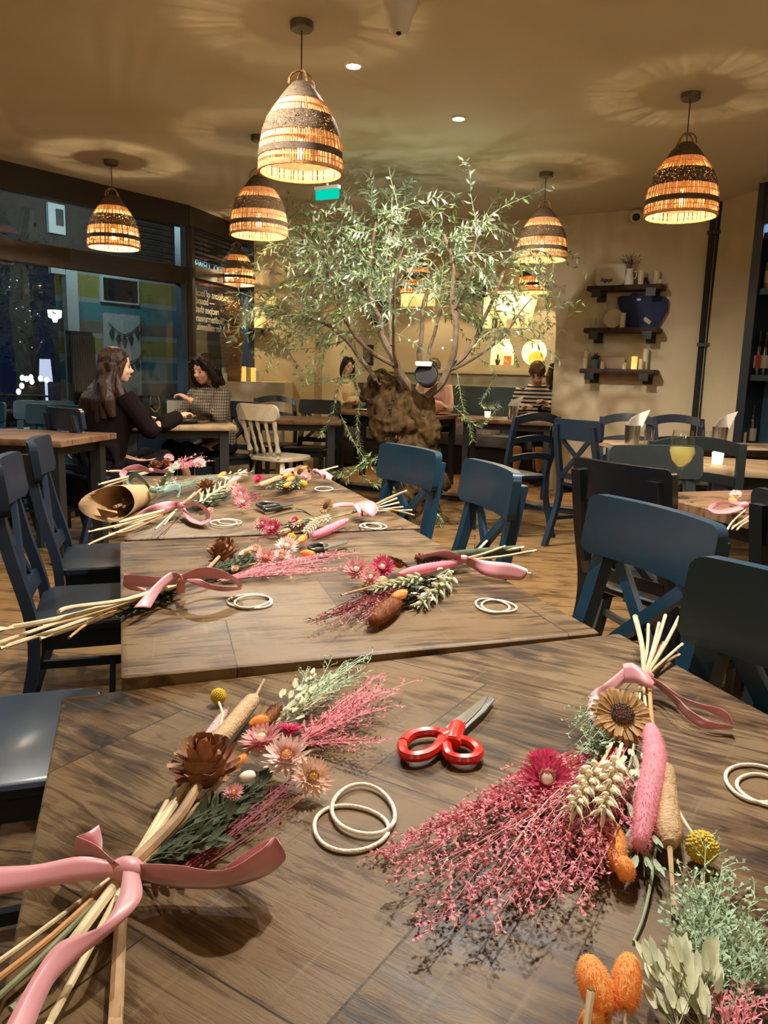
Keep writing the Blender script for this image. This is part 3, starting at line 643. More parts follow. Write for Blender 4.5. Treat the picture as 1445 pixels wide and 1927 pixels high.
def make_chair(kind, m, label, name='dining_chair'):
    t = thing(name, label, 'chair')
    s = MB()
    if kind == 'spindle': s.rbox((0, .01, .445), (.44, .43, .036), .12, seg=6)
    else: s.rbox((0, .01, .447), (.42, .43, .028), .045, seg=4)
    s.build('seat', m, t, world=False)
    H = .905
    if kind == 'spindle':
        q = MB(); bent_board(q, .225, .77, .905, -.27, .03, .03, r=.055, n=14); q.build('top_rail', m, t, world=False)
        for i in range(5):
            x = -.16 + .08 * i; q = MB(); a, b = V((x * .95, -.185, .46)), V((x * 1.1, -.275 - .02 * (1 - abs(x) / .16), .79)); wide = abs(i - 2) == 2
            rs = [.012, .018, .010, .016, .010, .018, .009] if not wide else [.02, .026, .015, .022, .014, .022, .013]
            q.tube([a + (b - a) * (j / 6) for j in range(7)], rs, 8); q.build('spindle', m, t, world=False)
        for sx in (-1, 1):
            for (y0, y1) in ((.15, .20), (-.14, -.20)):
                q = MB(); q.tube([V((sx * .15, y0, .435)), V((sx * .17, (y0 * 2 + y1) / 3, .30)), V((sx * .185, (y0 + 2 * y1) / 3, .15)), V((sx * .20, y1, 0))], [.018, .023, .018, .014], 8); q.build('leg', m, t, world=False)
        q = MB()
        for sx in (-1, 1): q.tube([V((sx * .178, .17, .2)), V((sx * .178, -.16, .2))], .010, 6)
        q.tube([V((-.178, 0, .2)), V((.178, 0, .2))], .010, 6); q.build('stretcher', m, t, world=False); return t
    hs = .165 if kind == 'cross' else .195
    for sx in (-1, 1):
        q = MB(); zt = .865 if kind == 'cross' else .90
        pp = [V((sx * .205, -.30, 0)), V((sx * .195, -.215, .28)), V((sx * .190, -.200, .45)), V((sx * (hs + .012), -.250, .66)), V((sx * hs, -.292, zt))]
        pp = cat_rom(pp, 4); wd = .042 if kind == 'cross' else .036
        vs = []
        for p in pp: vs += [p + V((-wd / 2, -.016, 0)), p + V((wd / 2, -.016, 0)), p + V((wd / 2, .016, 0)), p + V((-wd / 2, .016, 0))]
        k = len(pp); fs = [(3, 2, 1, 0), (4 * k - 4, 4 * k - 3, 4 * k - 2, 4 * k - 1)] + [(4 * i + j, 4 * i + (j + 1) % 4, 4 * i + 4 + (j + 1) % 4, 4 * i + 4 + j) for i in range(k - 1) for j in range(4)]
        q.add(vs, fs); q.build('rear_leg', m, t, world=False, smooth=False)
        q = MB(); q.box((sx * .175, .185, .217), (.034, .034, .434), taper=1.15); q.build('front_leg', m, t, smooth=False, world=False)
    if kind == 'cross':
        q = MB(); bent_board(q, .215, .765, H, -.248, .032, .026, r=.026); q.build('top_rail', m, t, world=False)
        q = MB(); bar(q, (-.14, -.272, .775), (.125, -.222, .53), .030, .016); q.build('cross_brace', m, t, smooth=False, world=False)
        q = MB(); bar(q, (.14, -.286, .775), (-.125, -.236, .53), .030, .016); q.build('cross_brace', m, t, smooth=False, world=False)
        q = MB(); bent_board(q, .185, .49, .535, -.212, .012, .02, r=.004); q.build('lower_rail', m, t, world=False)
    else:
        q = MB(); bent_board(q, .20, .835, .895, -.275, .02, .024, arch=.035, r=.008); q.build('top_rail', m, t, world=False)
        for z in (.70, .57):
            q = MB(); bent_board(q, .185, z, z + .045, -.235 - (z - .57) * .15, .018, .02, arch=.022, r=.004); q.build('back_slat', m, t, world=False)
    q = MB(); q.box((0, .185, .405), (.32, .018, .05))
    for sx in (-1, 1): q.box((sx * .175, 0, .405), (.018, .34, .05)); bar(q, (sx * .178, .185, .2), (sx * .195, -.24, .2), .018, .026)
    bar(q, (-.18, 0, .2), (.18, 0, .2), .018, .018, V((0, 1, 0))); q.build('stretcher_frame', m, t, smooth=False, world=False)
    return t
def chair(kind, m, rail, face, label, group=None, base=0.0):
    """rail: xy of the middle of the top rail; face: direction the sitter faces"""
    f = V((face[0], face[1], 0)).normalized(); o = V((rail[0], rail[1], base)) + f * .275; rz = math.atan2(f.y, f.x) - PI / 2
    key = (kind, m)
    if key not in PROTO:
        t = make_chair(kind, m, label); t.location = o; t.rotation_euler = (0, 0, rz); PROTO[key] = t
        if group: t['group'] = group
        return t
    return dup(PROTO[key], o, rz, label, group)
G1 = 'chairs around the long workshop table'
chair('cross', 'chair_blue', (.582, 1.635), -w_, 'blue cross-back chair, second nearest along the right of the long table', G1)
chair('cross', 'chair_blue', (.600, 1.010), (-.90, -.43), 'blue cross-back chair cut by the right picture edge, nearest on that side', G1)
chair('cross', 'chair_blue', (.335, 2.37), (-.97, -.24), 'dark blue cross-back chair at the long table, between the tree trunk and the black chair', G1)
chair('cross', 'chair_blue', (.10, 2.90), (-.88, -.47), 'dark blue cross-back chair standing directly in front of the tree trunk', G1)
chair('cross', 'chair_navy', (-1.28, 2.84), (.955, .295), 'navy chair at the far left end of the long table, pale shine on its rail', G1)
chair('cross', 'chair_navy', (-1.10, 2.22), (.946, .323), 'navy chair left of the middle table, cut by the left picture edge', G1)
chair('cross', 'chair_navy', (-1.03, 1.30), (.946, .323), 'navy chair left of the nearest table, only its seat and legs in view', G1)
chair('cross', 'chair_black', (.765, 2.53), (.87, .5), 'glossy black chair at right table, top rail scuffed white at one corner')
chair('cross', 'chair_char', (1.13, 3.27), (.20, -.98), 'charcoal wide-railed chair behind the white wine glass')
chair('cross', 'chair_dark', (1.045, 1.83), (.93, .37), 'near-black chair cut by the right edge, beside the right table')
chair('ladder', 'chair_char', (1.42, 3.56), (.15, .98), 'dark slatted-back chair just right of the charcoal chair')
chair('ladder', 'chair_navy', (1.075, 5.62), (-.5, .86), 'navy ladder-back chair left of the shelf wall, in front of striped-top diner')
chair('cross', 'chair_navy', (1.27, 5.22), (.85, .52), 'navy cross-back chair at the left end of the napkin-holder table')
chair('ladder', 'chair_navy', (1.82, 5.86), (0, -1), 'dark arched-back chair behind the left napkin holder')
chair('ladder', 'chair_navy', (2.18, 5.88), (0, -1), 'dark arched-back chair between the two napkin holders, against the shelf wall')
chair('cross', 'chair_blue', (-2.30, 5.42), (-.22, -.97), 'blue chair behind the far-left table, beside the dark-coated woman')
chair('cross', 'chair_blue', (-2.92, 5.60), (-.15, -.98), 'blue chair behind the far-left table, cut by the left picture edge')
chair('cross', 'chair_blue', (-2.62, 5.98), (.3, -.95), 'blue chair further back by the window, half hidden behind another blue chair')
chair('spindle', 'chair_white', (-1.06, 6.42), (.55, .83), 'cream painted spindle-back chair beside the check-bloused woman')
chair('ladder', 'chair_dark', (-1.14, 7.98), (.35, -.94), 'dark curved-back chair behind the empty table, against the beige wall')
chair('cross', 'chair_dark', (-.66, 7.78), (-.25, -.97), 'black cross-back chair at the empty table, left of the cream-jumper diner')

# ---------------------------------------------------------------- pendants
ZT, ZB = 2.45, 2.065
def r_sh(t):   # radius of the bell at t = 0 (top) .. 1 (bottom)
    ks = [(0, .036), (.04, .054), (.12, .080), (.2, .102), (.28, .126), (.4, .156), (.55, .178), (.7, .190), (.85, .196), (1, .196)]
    for (a, ra), (b, rb) in zip(ks, ks[1:]):
        if t <= b: return ra + (rb - ra) * (t - a) / (b - a)
    return ks[-1][1]
PEND = None
def pendant(x, y, label, dz=0.0, lean=0.0, sc=1.0):
    global PEND
    g = 'woven basket pendant lamps'
    if PEND is None:
        t = thing('pendant_lamp', label, 'lamp', (x, y, CEIL), 0, g)
        zt, zb = ZT - CEIL, ZB - CEIL; zz = lambda tt: zt + (zb - zt) * tt
        m = MB(); m.lathe([(0, -.034), (.046, -.034), (.052, -.028), (.052, 0), (0, 0)], 20); m.build('ceiling_rose', 'rose', t, world=False)
        m = MB(); m.tube([V((0, 0, -.03)), V((0, 0, zz(.48)))], .0035, 6); m.build('cord', 'cord', t, world=False)
        m = MB()
        for a in (0.3, 1.9):
            d = V((math.cos(a), math.sin(a), 0)); pp = [d * (.062 * math.cos(q * PI / 8)) + V((0, 0, zt - .012 + .062 * math.sin(q * PI / 8))) for q in range(9)]
            m.tube(pp, .005, 5)
        m.build('handle_loop', 'rim', t, world=False)
        def shell(a, b, name, mt, th=.007, n=48, k=5):
            m = MB(); prof = [(r_sh(a + (b - a) * i / k), zz(a + (b - a) * i / k)) for i in range(k + 1)]
            inn = [(max(.002, r - th), z) for r, z in reversed(prof)]; m.lathe(prof + inn + [prof[0]], n); return m.build(name, mt, t, world=False)
        cap = MB(); cap.lathe([(.002, zz(0) + .002), (r_sh(0), zz(0)), (r_sh(0) - .004, zz(0) - .006), (.002, zz(0) - .004)], 32); cap.build('shade_crown', 'band', t, world=False)
        shell(0, .22, 'woven_cap_band', 'band'); shell(.39, .61, 'woven_middle_band', 'band_open'); shell(.77, .845, 'woven_lower_band', 'band', k=2); shell(.965, 1.0, 'woven_rim', 'rim', .012, k=2)
        for a, b, nm in ((.215, .395, 'upper_reed_strip'), (.605, .775, 'lower_reed_strip'), (.84, .97, 'rim_reed_strip')):
            m = MB(); n = 104; rq = random.Random(5)
            for i in range(n):
                q = 2 * PI * (i + rq.uniform(-.22, .22)) / n; wd = .0043 * rq.uniform(.75, 1.15) * (.8 if a < .3 else 1)
                c_, s_ = math.cos(q), math.sin(q); vs = []
                for j in range(4):
                    tt = a + (b - a) * j / 3; r = r_sh(tt) - .004
                    for (ra, ta) in ((.0018, 0), (0, 1), (-.0018, 0), (0, -1)):
                        vs.append(V(((r + ra) * c_ - ta * wd * s_, (r + ra) * s_ + ta * wd * c_, zz(tt))))
                fs = [(4 * j + e, 4 * j + (e + 1) % 4, 4 * j + 4 + (e + 1) % 4, 4 * j + 4 + e) for j in range(3) for e in range(4)]
                m.add(vs, fs)
            if a != .84 or True:
                tm = (a + b) / 2; m.tube([V((r_sh(tm) * math.cos(2 * PI * i / 40), r_sh(tm) * math.sin(2 * PI * i / 40), zz(tm))) for i in range(41)], .0022, 4, cap=False)
            m.build(nm, 'reed', t, world=False, smooth=False)
        zbulb = zz(.77)
        m = MB(); m.lathe([(0, zz(.48) + .02), (.02, zz(.48) + .015), (.021, zz(.48) - .055), (.016, zz(.48) - .06), (0, zz(.48) - .06)], 14); m.build('lamp_holder', 'brass', t, world=False)
        m = MB(); m.lathe([(.014, zbulb + .062), (.017, zbulb + .05), (.034, zbulb + .03), (.0475, zbulb), (.040, zbulb - .026), (.022, zbulb - .043), (.002, zbulb - .048)], 20); bl = m.build('bulb', 'bulbglass', t, world=False)
        m = MB(); rq = random.Random(2)
        m.tube([V((0, 0, zbulb + .055)), V((0, 0, zbulb - .025))], .003, 5)
        for i in range(5):
            a = 2 * PI * i / 5; m.tube([V((.006 * math.cos(a), .006 * math.sin(a), zbulb + .035)), V((.012 * math.cos(a), .012 * math.sin(a), zbulb - .022))], .0028, 5)
        m.build('filament', 'filament', bl, world=False)
        PEND = t
    else:
        t = dup(PEND, (x, y, CEIL), 0, label, g)
    t.rotation_euler = (lean * .3, lean, x * 7.1)
    t.scale = (1, 1, 1)
    zl = CEIL + ((ZT + (ZB - ZT) * .77) - CEIL) + .005
    l = point('pendant_bulb_glow', (x, y, zl), BULB_W * (1.8 if x < -1.2 else .85), WARM, .022)
    return t
pendant(-.422, 3.772, 'large basket pendant at top centre, nearest of the hanging lamps')
pendant(-.893, 5.483, 'basket pendant half hidden behind the nearest hanging lamp')
pendant(-2.121, 6.197, 'brightly glowing basket pendant in front of the long street window')
pendant(1.592, 4.512, 'basket pendant at upper right beside the black wall pipes')
pendant(1.158, 6.221, 'basket pendant touching the right side of the tree crown')
pendant(-1.63, 8.55, 'small bright basket pendant in the window corner above the clay vase')
pendant(.31, 9.10, 'distant basket pendant seen through the middle of the tree crown')
pendant(1.55, 8.52, 'distant basket pendant in front of the lit slanted niche')
pendant(-2.95, 4.85, 'basket pendant out at the left, only its shadow shows on the ceiling')

# ---------------------------------------------------------------- ceiling fittings
for i, (x, y) in enumerate(DOWN[:2]):
    t = thing('downlight', ('bright recessed downlight, nearer of the two, right of the largest pendant', 'bright recessed downlight further back above the tree')[i], 'light', (x, y, CEIL), group=None)
    m = MB(); m.lathe([(.034, 0), (.046, 0), (.046, -.006), (.036, -.009), (.034, -.004)], 24); m.build('bezel', 'white_plastic', t, world=False)
    m = MB(); m.lathe([(.0, -.004), (.034, -.004), (.034, -.002), (0, -.002)], 24); m.build('lens', 'lamp_white', t, world=False)
p = P(428, 396, CEIL); t = thing('downlight', 'unlit cream recessed downlight in the ceiling left of the second pendant', 'light', p)
m = MB(); m.lathe([(0, -.004), (.04, -.004), (.05, -.008), (.058, -.003), (.058, 0), (0, 0)], 20); m.build('bezel', 'white_plastic', t, world=False)
t = thing('smoke_detector', 'cream dome detector at the top edge of the ceiling', 'detector', (.009, 3.545, CEIL))
m = MB(); m.lathe([(0, 0), (.075, 0), (.075, -.03), (.06, -.055), (.045, -.11), (.03, -.13), (0, -.135)], 24); m.build('dome', 'white_plastic', t, world=False)
m = MB(); m.ell((.0, -.02, -.132), (.012, .012, .008)); m.build('sensor', 'black', t, world=False)
p = PY(616, 366, 5.9)
t = thing('exit_sign', 'green glowing emergency sign just below the largest pendant', 'sign', p)
m = MB(); m.box((0, 0, 0), (.19, .02, .065), rotz(-.5)); m.build('lit_panel', emis('emergency_green', (0.0, .55, .38), .9), t, world=False)
m = MB(); m.box((0, 0, .045), (.20, .04, .024), rotz(-.5)); m.tube([V((0, 0, .05)), V((0, 0, CEIL - p.z))], .008, 6); m.build('bracket', 'white_plastic', t, world=False)
# CCTV on the shelf wall
AW0 = V((0, 8.736, 0))
def onaw(px, py, off=0.0): return hit(px, py, AW0 + NB * off, NB)
p = onaw(1199, 408, .05); t = thing('security_camera', 'small white dome camera high on the beige shelf wall', 'camera', p - NB * .05)
rq = align(V((-.15, -1, -.25)))
m = MB(); m.tube([p - NB * .05, p], .045, 16); m.ell(p + NB * .03, .058, n=18, k=12); m.build('housing', 'white_plastic', t)
m = MB(); m.ell(p + NB * .03 + V((-.012, -.034, -.014)), .036, n=14, k=8); m.build('lens', 'black', t)
# pipes beside the corner
for i, (xa, xb) in enumerate(((1340, 1306), (1354, 1318))):
    a = onaw(xa + (1.5 if i else 0), 386, .045); b = onaw(xb + 1, 826, .045); a = (a + b) / 2; m = MB()
    m.tube([V((a.x, a.y, 0)), V((a.x, a.y, CEIL))], .026, 12)
    for z in (.5, 1.5, 2.45): m.box((a.x, a.y, z), (.065, .065, .03), rotz(EANG))
    solo(m, 'wall_pipe', mat('dark_grey_pipe_%d' % i, (.022, .026, .026), .45), ('left one of two dark vertical pipes in the room corner', 'right one of two dark vertical pipes in the room corner')[i], 'pipe')

# ---------------------------------------------------------------- shelf wall
M['shelf'] = woodmat('dark_shelf_wood', [(.012, .006, .005), (.03, .014, .010), (.045, .022, .015)], .2, 1.0, .5, gap=0)
def shelf(xa, ya, xb, yb, label):
    a, b = onaw(xa, ya, .20), onaw(xb, yb, .20); z = (a.z + b.z) / 2 - .022; c = (a + b) / 2; L = (b - a).length
    c = V((c.x, c.y, z)) - NB * .10
    t = thing('wall_shelf', label, 'shelf', c - NB * .10)
    m = MB(); m.rbox(c, (L, .20, .045), .012, rotz(EANG)); m.build('board', 'shelf', t)
    for f in (-.36, .36):
        q = MB(); p = c + E_ * (L * f); q.box(p + NB * .015 - V((0, 0, .035)), (.085, .17, .012), rotz(EANG)); q.box(p + NB * .095 - V((0, 0, .045)), (.085, .012, .07), rotz(EANG)); q.box(p - NB * .092 - V((0, 0, .06)), (.085, .012, .1), rotz(EANG)); q.build('bracket', 'black', t, smooth=False)
    return c, z + .0225
s1, z1 = shelf(1104, 536, 1246, 536, 'upper of three dark wall shelves, stone board and jug on it')
s2, z2 = shelf(1098, 614, 1238, 619, 'middle dark wall shelf with the hanging blue shirt')
s3, z3 = shelf(1090, 692, 1232, 697, 'lowest of three dark wall shelves, plant and candles on it')
def onshelf(px, z, off): # place on a shelf in column px
    p = hit(px, 600, AW0 + NB * off, NB); return V((p.x, p.y, z))
def candle(p, r, h, label, lit=False, group=None):
    t = thing('pillar_candle', label, 'candle', p, group=group)
    m = MB(); m.lathe([(0, 0), (r, 0), (r, h - .004), (r - .004, h), (r * .6, h - .006), (0, h - .008)], 16); m.build('wax', 'candle_lit' if lit else 'candle', t, world=False)
    m = MB(); m.tube([V((0, 0, h - .009)), V((.002, 0, h + .010))], .0012, 4); m.build('wick', 'black', t, world=False)
    return t
def board_tex():
    return mat('grey_marbled_board', (.62, .55, .44), .55, c2=(.78, .73, .62), vscale=9)
M['board'] = board_tex()
c = onshelf(1143, z1, .06); m = MB(); rr = rotz(EANG) @ Matrix.Rotation(PI / 2 - .16, 3, 'X'); m.rbox(c + V((0, 0, .108)) - NB * .0, (.275, .205, .018), .045, rr)
t = thing('serving_board', 'pale stone board with dark script leaning on the upper shelf', 'board', c); m.build('slab', 'board', t)
o = text_on('script', 'Agapi', .05, c + V((0, 0, .048)) + NB * .030 - E_ * .085, E_, V((0, 0, 1)) - NB * .16, NB + V((0, 0, .16)), mat('dark_script_ink', (.10, .07, .05), .7)); o.parent = t; o.location = o.location - c
c = onshelf(1178, z1, .115); t = thing('milk_jug', 'cream jug with dried stems on the upper shelf', 'jug', c)
m = MB(); m.lathe([(0, 0), (.042, 0), (.046, .01), (.040, .06), (.030, .105), (.027, .125), (.034, .148), (.031, .148), (.024, .125), (.026, .1), (.03, .02), (0, .015)], 20); m.build('body', 'white_plastic', t, world=False)
m = MB(); m.tube(cat_rom([V((.028, 0, .125)), V((.062, 0, .12)), V((.06, 0, .075)), V((.038, 0, .06))], 4), .005, 6); m.build('handle', 'white_plastic', t, world=False)
rq = random.Random(11); m = MB()
for i in range(46):
    d = V((rq.gauss(0, .045), rq.gauss(-.02, .02), rq.uniform(.06, .14))); a = V((0, 0, .14)); b = a + d; m.tube([a, a + d * .6 + V((0, 0, .01)), b], .0009, 3)
    for j in range(7): q = a + d * rq.uniform(.55, 1.0); m.leaf(q, (rq.uniform(-1, 1), rq.uniform(-1, 1), rq.uniform(-.2, 1)), (rq.random(), rq.random(), 1), .014, .003)
m.build('dried_stems', mat('dried_brown_stems', (.16, .11, .06), .8), t, world=False)
candle(onshelf(1200, z1, .10), .026, .135, 'tall cream candle right of the jug on the upper shelf')
m = MB(); c = onshelf(1209, z1, .05); m.lathe([(0, 0), (.028, 0), (.03, .03), (.022, .05), (.012, .062), (.02, .072), (0, .075)], 14, c); solo(m, 'ornament', 'dark_frame', 'small dark ornament between candles on the upper shelf', 'ornament')
candle(onshelf(1229, z1, .05), .028, .125, 'cream candle at back right of the upper shelf')
candle(onshelf(1236, z1, .12), .020, .045, 'short squat candle at the right end of the upper shelf')
# middle shelf
for (px, rr, hh, off, lab) in ((1116, .030, .10, .1, 'clear tumbler at the left end of the middle shelf'), (1128, .033, .062, .13, 'low clear glass beside the plate on the middle shelf'), (1143, .022, .25, .04, 'tall clear glass bottle behind the plate on the middle shelf')):
    c = onshelf(px, z2, off); m = MB()
    if hh > .2: pr = [(0, .004), (rr, .004), (rr, hh * .6), (rr * .5, hh * .75), (rr * .5, hh), (rr * .42, hh), (rr * .42, hh * .74), (rr * .9, hh * .58), (rr * .9, .01), (0, .01)]
    else: pr = [(0, .003), (rr * .8, .003), (rr, hh), (rr * .93, hh), (rr * .74, .01), (0, .01)]
    m.lathe(pr, 18, c); solo(m, 'glass_bottle' if hh > .2 else 'tumbler', 'glass', lab, 'glass')
c = onshelf(1155, z2, .07); m = MB(); rr = rotz(EANG) @ Matrix.Rotation(PI / 2 - .2, 3, 'X'); m.lathe([(0, 0), (.055, 0), (.088, .010), (.088, .014), (.055, .006), (0, .005)], 28, c + V((0, 0, .089)) + NB * 0, rr); solo(m, 'plate', mat('sand_glazed_plate', (.52, .43, .28), .3), 'sand coloured plate standing on edge on the middle shelf', 'plate')
candle(onshelf(1172, z2, .14), .025, .135, 'cream candle in front of the blue shirt on the middle shelf')
# blue shirt hanging behind: shaped cloth with thickness
M['shirt'] = mat('cobalt_cotton', (.008, .018, .085), .75, var=.15, vscale=20, bump=.3, bscale=25)
M['tagm'] = mat('kraft_swing_tag', (.55, .44, .28), .8); M['white_label'] = mat('white_label', (.7, .7, .68), .6)
sh = [(1164, 559), (1172, 557), (1184, 557), (1192, 552), (1205, 555), (1218, 557), (1232, 557), (1252, 558), (1258, 566), (1256, 585), (1247, 600), (1240, 612), (1239, 621), (1166, 619), (1168, 590), (1166, 578), (1163, 571)]
pts = [onaw(x, y, .03) for x, y in sh]; t = thing('shirt', 'cobalt blue folded shirt with swing tag hanging behind the middle shelf', 'shirt', (pts[13] + pts[12]) / 2)
import bmesh
def puffed(pts, nrm, th, cuts=4, amp=.006, seed=1):
    bm = bmesh.new(); vs = [bm.verts.new(p) for p in pts]; f = bm.faces.new(vs)
    r = bmesh.ops.extrude_face_region(bm, geom=[f]); bmesh.ops.translate(bm, verts=[e for e in r['geom'] if isinstance(e, bmesh.types.BMVert)], vec=V(nrm) * th)
    bmesh.ops.triangulate(bm, faces=bm.faces[:]); bmesh.ops.subdivide_edges(bm, edges=bm.edges[:], cuts=cuts, use_grid_fill=True)
    for v in bm.verts:
        n = noise.noise(v.co * 14 + V((seed, 0, 0))); v.co += V(nrm) * amp * n
    m = MB(); bm.verts.index_update(); m.add([v.co.copy() for v in bm.verts], [[v.index for v in f.verts] for f in bm.faces]); bm.free(); return m
puffed(pts, NB, .022, 3, .010).build('cloth', 'shirt', t)
q = MB(); a = [onaw(x, y, .062) for x, y in ((1211, 599), (1215, 596), (1226, 605), (1222, 611), (1212, 604))]; q.prism(a, NB * .003); q.build('swing_tag', 'tagm', t, smooth=False)
q = MB(); a = [onaw(x, y, .062) for x, y in ((1198, 562), (1206, 562), (1206, 566), (1199, 566))]; q.prism(a, NB * .003); q.build('neck_label', 'white_label', t, smooth=False)
# lowest shelf
candle(onshelf(1109, z3, .06), .022, .17, 'tall slim candle at the left end of the lowest shelf'); candle(onshelf(1107, z3, .13), .021, .10, 'medium candle in front of the tall one, left on the lowest shelf')
c = onshelf(1125, z3, .10); t = thing('potted_succulent', 'spiky green succulent in blue-grey pot on the lowest shelf', 'plant', c)
m = MB(); m.lathe([(0, 0), (.036, 0), (.040, .085), (.036, .085), (.034, .07), (0, .07)], 18); m.build('pot', mat('blue_grey_pot', (.07, .11, .13), .4), t, world=False)
m = MB(); rq = random.Random(4)
for i in range(46):
    a = rq.uniform(0, 2 * PI); e = rq.uniform(.3, 1.4); d = V((math.cos(a) * math.cos(e), math.sin(a) * math.cos(e), math.sin(e))); m.petal((0, 0, .07), d, (0, 0, 1) if e < 1.2 else (1, 0, 0), rq.uniform(.05, .085), .008, curl=.3)
m.build('leaves', mat('succulent_green', (.035, .085, .05), .55), t, world=False)
candle(onshelf(1140, z3, .13), .020, .065, 'short candle right of the succulent pot'); candle(onshelf(1181, z3, .12), .021, .065, 'short candle in the middle right of the lowest shelf')
c = onshelf(1159, z3, .05); m = MB(); rr = rotz(EANG) @ Matrix.Rotation(PI / 2 - .12, 3, 'X'); m.rbox(c + V((0, 0, .058)), (.22, .11, .014), .012, rr); solo(m, 'plaque', mat('pinkish_pale_plaque', (.55, .43, .33), .7), 'low pale plaque leaning at the back of the lowest shelf', 'plaque')
candle(onshelf(1200, z3, .12), .027, .118, 'glowing yellow candle on the lowest shelf', True); candle(onshelf(1221, z3, .05), .026, .19, 'tallest cream candle at the right of the lowest shelf'); candle(onshelf(1213, z3, .13), .019, .095, 'slim candle in front of the tallest one at right')

# ---------------------------------------------------------------- bottle cabinet on the right wall
rd = RDC
rn = V((-.768, -.64, 0))   # from that wall into the room
dep = .36; CAB0 = hit(1402, 600, KINK + rn * (dep + .03), V((-rd.y, rd.x, 0))) - rn * (dep + .03); CAB0.z = 0
cb = thing('bottle_cabinet', 'tall dark framed bottle cabinet with blue back on the right wall', 'cabinet', CAB0 + rd * .6)
M['cab_dark'] = mat('navy_black_cabinet', (.010, .013, .022), .4); M['cab_blue'] = mat('steel_blue_back', (.075, .15, .26), .6, var=.08); M['cab_grey'] = mat('grey_cabinet_side', (.05, .06, .06), .6)
def cpan(name, s0, s1, z0, z1, o0, o1, mt, m=None):
    q = m or MB(); a, b = CAB0 + rd * s0 + rn * o0, CAB0 + rd * s1 + rn * o0; q.prism([a + V((0, 0, z0)), b + V((0, 0, z0)), b + V((0, 0, z1)), a + V((0, 0, z1))], rn * (o1 - o0))
    return q if m else q.build(name, mt, cb, smooth=False)
CL = 1.9
cpan('back_panel', 0, CL, 0, 2.62, .012, .03, 'cab_blue'); cpan('side_panel', 0, .04, 0, 2.66, .03, dep, 'cab_dark'); cpan('side_panel', CL - .04, CL, 0, 2.66, .03, dep, 'cab_dark'); cpan('top_panel', 0, CL, 2.62, 2.66, .03, dep, 'cab_dark')
fr = MB(); cpan('', 0, .07, 0, 2.66, dep, dep + .03, '', fr); cpan('', .04, CL, 2.36, 2.66, dep, dep + .03, '', fr); cpan('', .04, CL, 0, .62, dep, dep + .03, '', fr); fr.build('front_frame', 'cab_dark', cb, smooth=False)
SHZ = [.66, 1.24, 1.89, 2.3]
for z in SHZ: cpan('shelf', .04, CL - .04, z - .045, z, .03, dep, 'cab_dark')
for s in (.55, 1.1): cpan('divider', s, s + .03, .66, 2.62, .03, dep - .02, 'cab_dark')
def bottle(s, z, off, label, glassc='bottle_dark', cap='cap_red', lab='label_cream', h=.30, r=.038, fam='wine bottles in the cabinet'):
    p = hit(s, 600, CAB0 + rn * off, V((-rd.y, rd.x, 0))); p.z = z; t = thing('wine_bottle', label, 'bottle', p, group=fam); k = h / .30
    m = MB(); m.lathe([(0, 0), (r, 0), (r, .19 * k), (r * .85, .205 * k), (.016, .235 * k), (.0145, .285 * k), (0, .286 * k)], 18); m.build('body', glassc, t, world=False)
    m = MB(); m.lathe([(.0155, .235 * k), (.0165, .24 * k), (.0165, .3 * k), (0, .302 * k)], 14); m.build('capsule', cap, t, world=False)
    m = MB(); m.lathe([(r + .0008, .05 * k), (r + .0008, .14 * k)], 18, closed=True); m.build('paper_label', lab, t, world=False); return t
M['bottle_dark'] = mat('dark_green_bottle', (.006, .010, .006), .12, coat=.5); M['bottle_gold'] = mat('amber_bottle', (.32, .25, .04), .15, coat=.4); M['cap_red'] = mat('red_foil', (.32, .03, .04), .4); M['cap_black'] = mat('black_foil', (.015, .015, .015), .35)
M['label_cream'] = mat('cream_label', (.55, .50, .40), .7); M['label_red'] = mat('crimson_label', (.45, .05, .07), .7)
bottle(1414, .66, .22, 'dark wine bottle with red foil on the cabinet counter'); bottle(1437, .66, .16, 'dark wine bottle with black foil, on the counter by the right edge', cap='cap_black', lab='label_cream', h=.34)
bottle(1421, 1.24, .24, 'dark bottle with cream label on the middle cabinet shelf', cap='cap_black', h=.33); bottle(1434, 1.24, .2, 'dark bottle with crimson label on the middle cabinet shelf', cap='cap_black', lab='label_red', h=.34); bottle(1446, 1.24, .18, 'third dark bottle along the middle cabinet shelf', cap='cap_black', h=.33)
bottle(1439, 1.89, .24, 'amber bottle on the upper cabinet shelf', 'bottle_gold', 'cap_black'); bottle(1452, 1.89, .2, 'second amber bottle on the upper cabinet shelf, by the picture edge', 'bottle_gold', 'cap_black')
p = hit(1411, 600, CAB0 + rn * .31, V((-rd.y, rd.x, 0))); p.z = .66; candle(p, .026, .055, 'short cream candle on the counter in front of the red-foil bottle', True); p = hit(1423, 600, CAB0 + rn * .30, V((-rd.y, rd.x, 0))); p.z = .66; candle(p, .022, .13, 'tall cream candle on the counter right of the red-foil bottle')
# unseen fill light added to brighten the cabinet interior
area('cabinet_fill', CAB0 + rd * .5 + rn * .22 + V((0, 0, 2.55)), 30, (.70, .86, 1.0), .8, .04, CAB0 + rd * .5 + rn * .15)

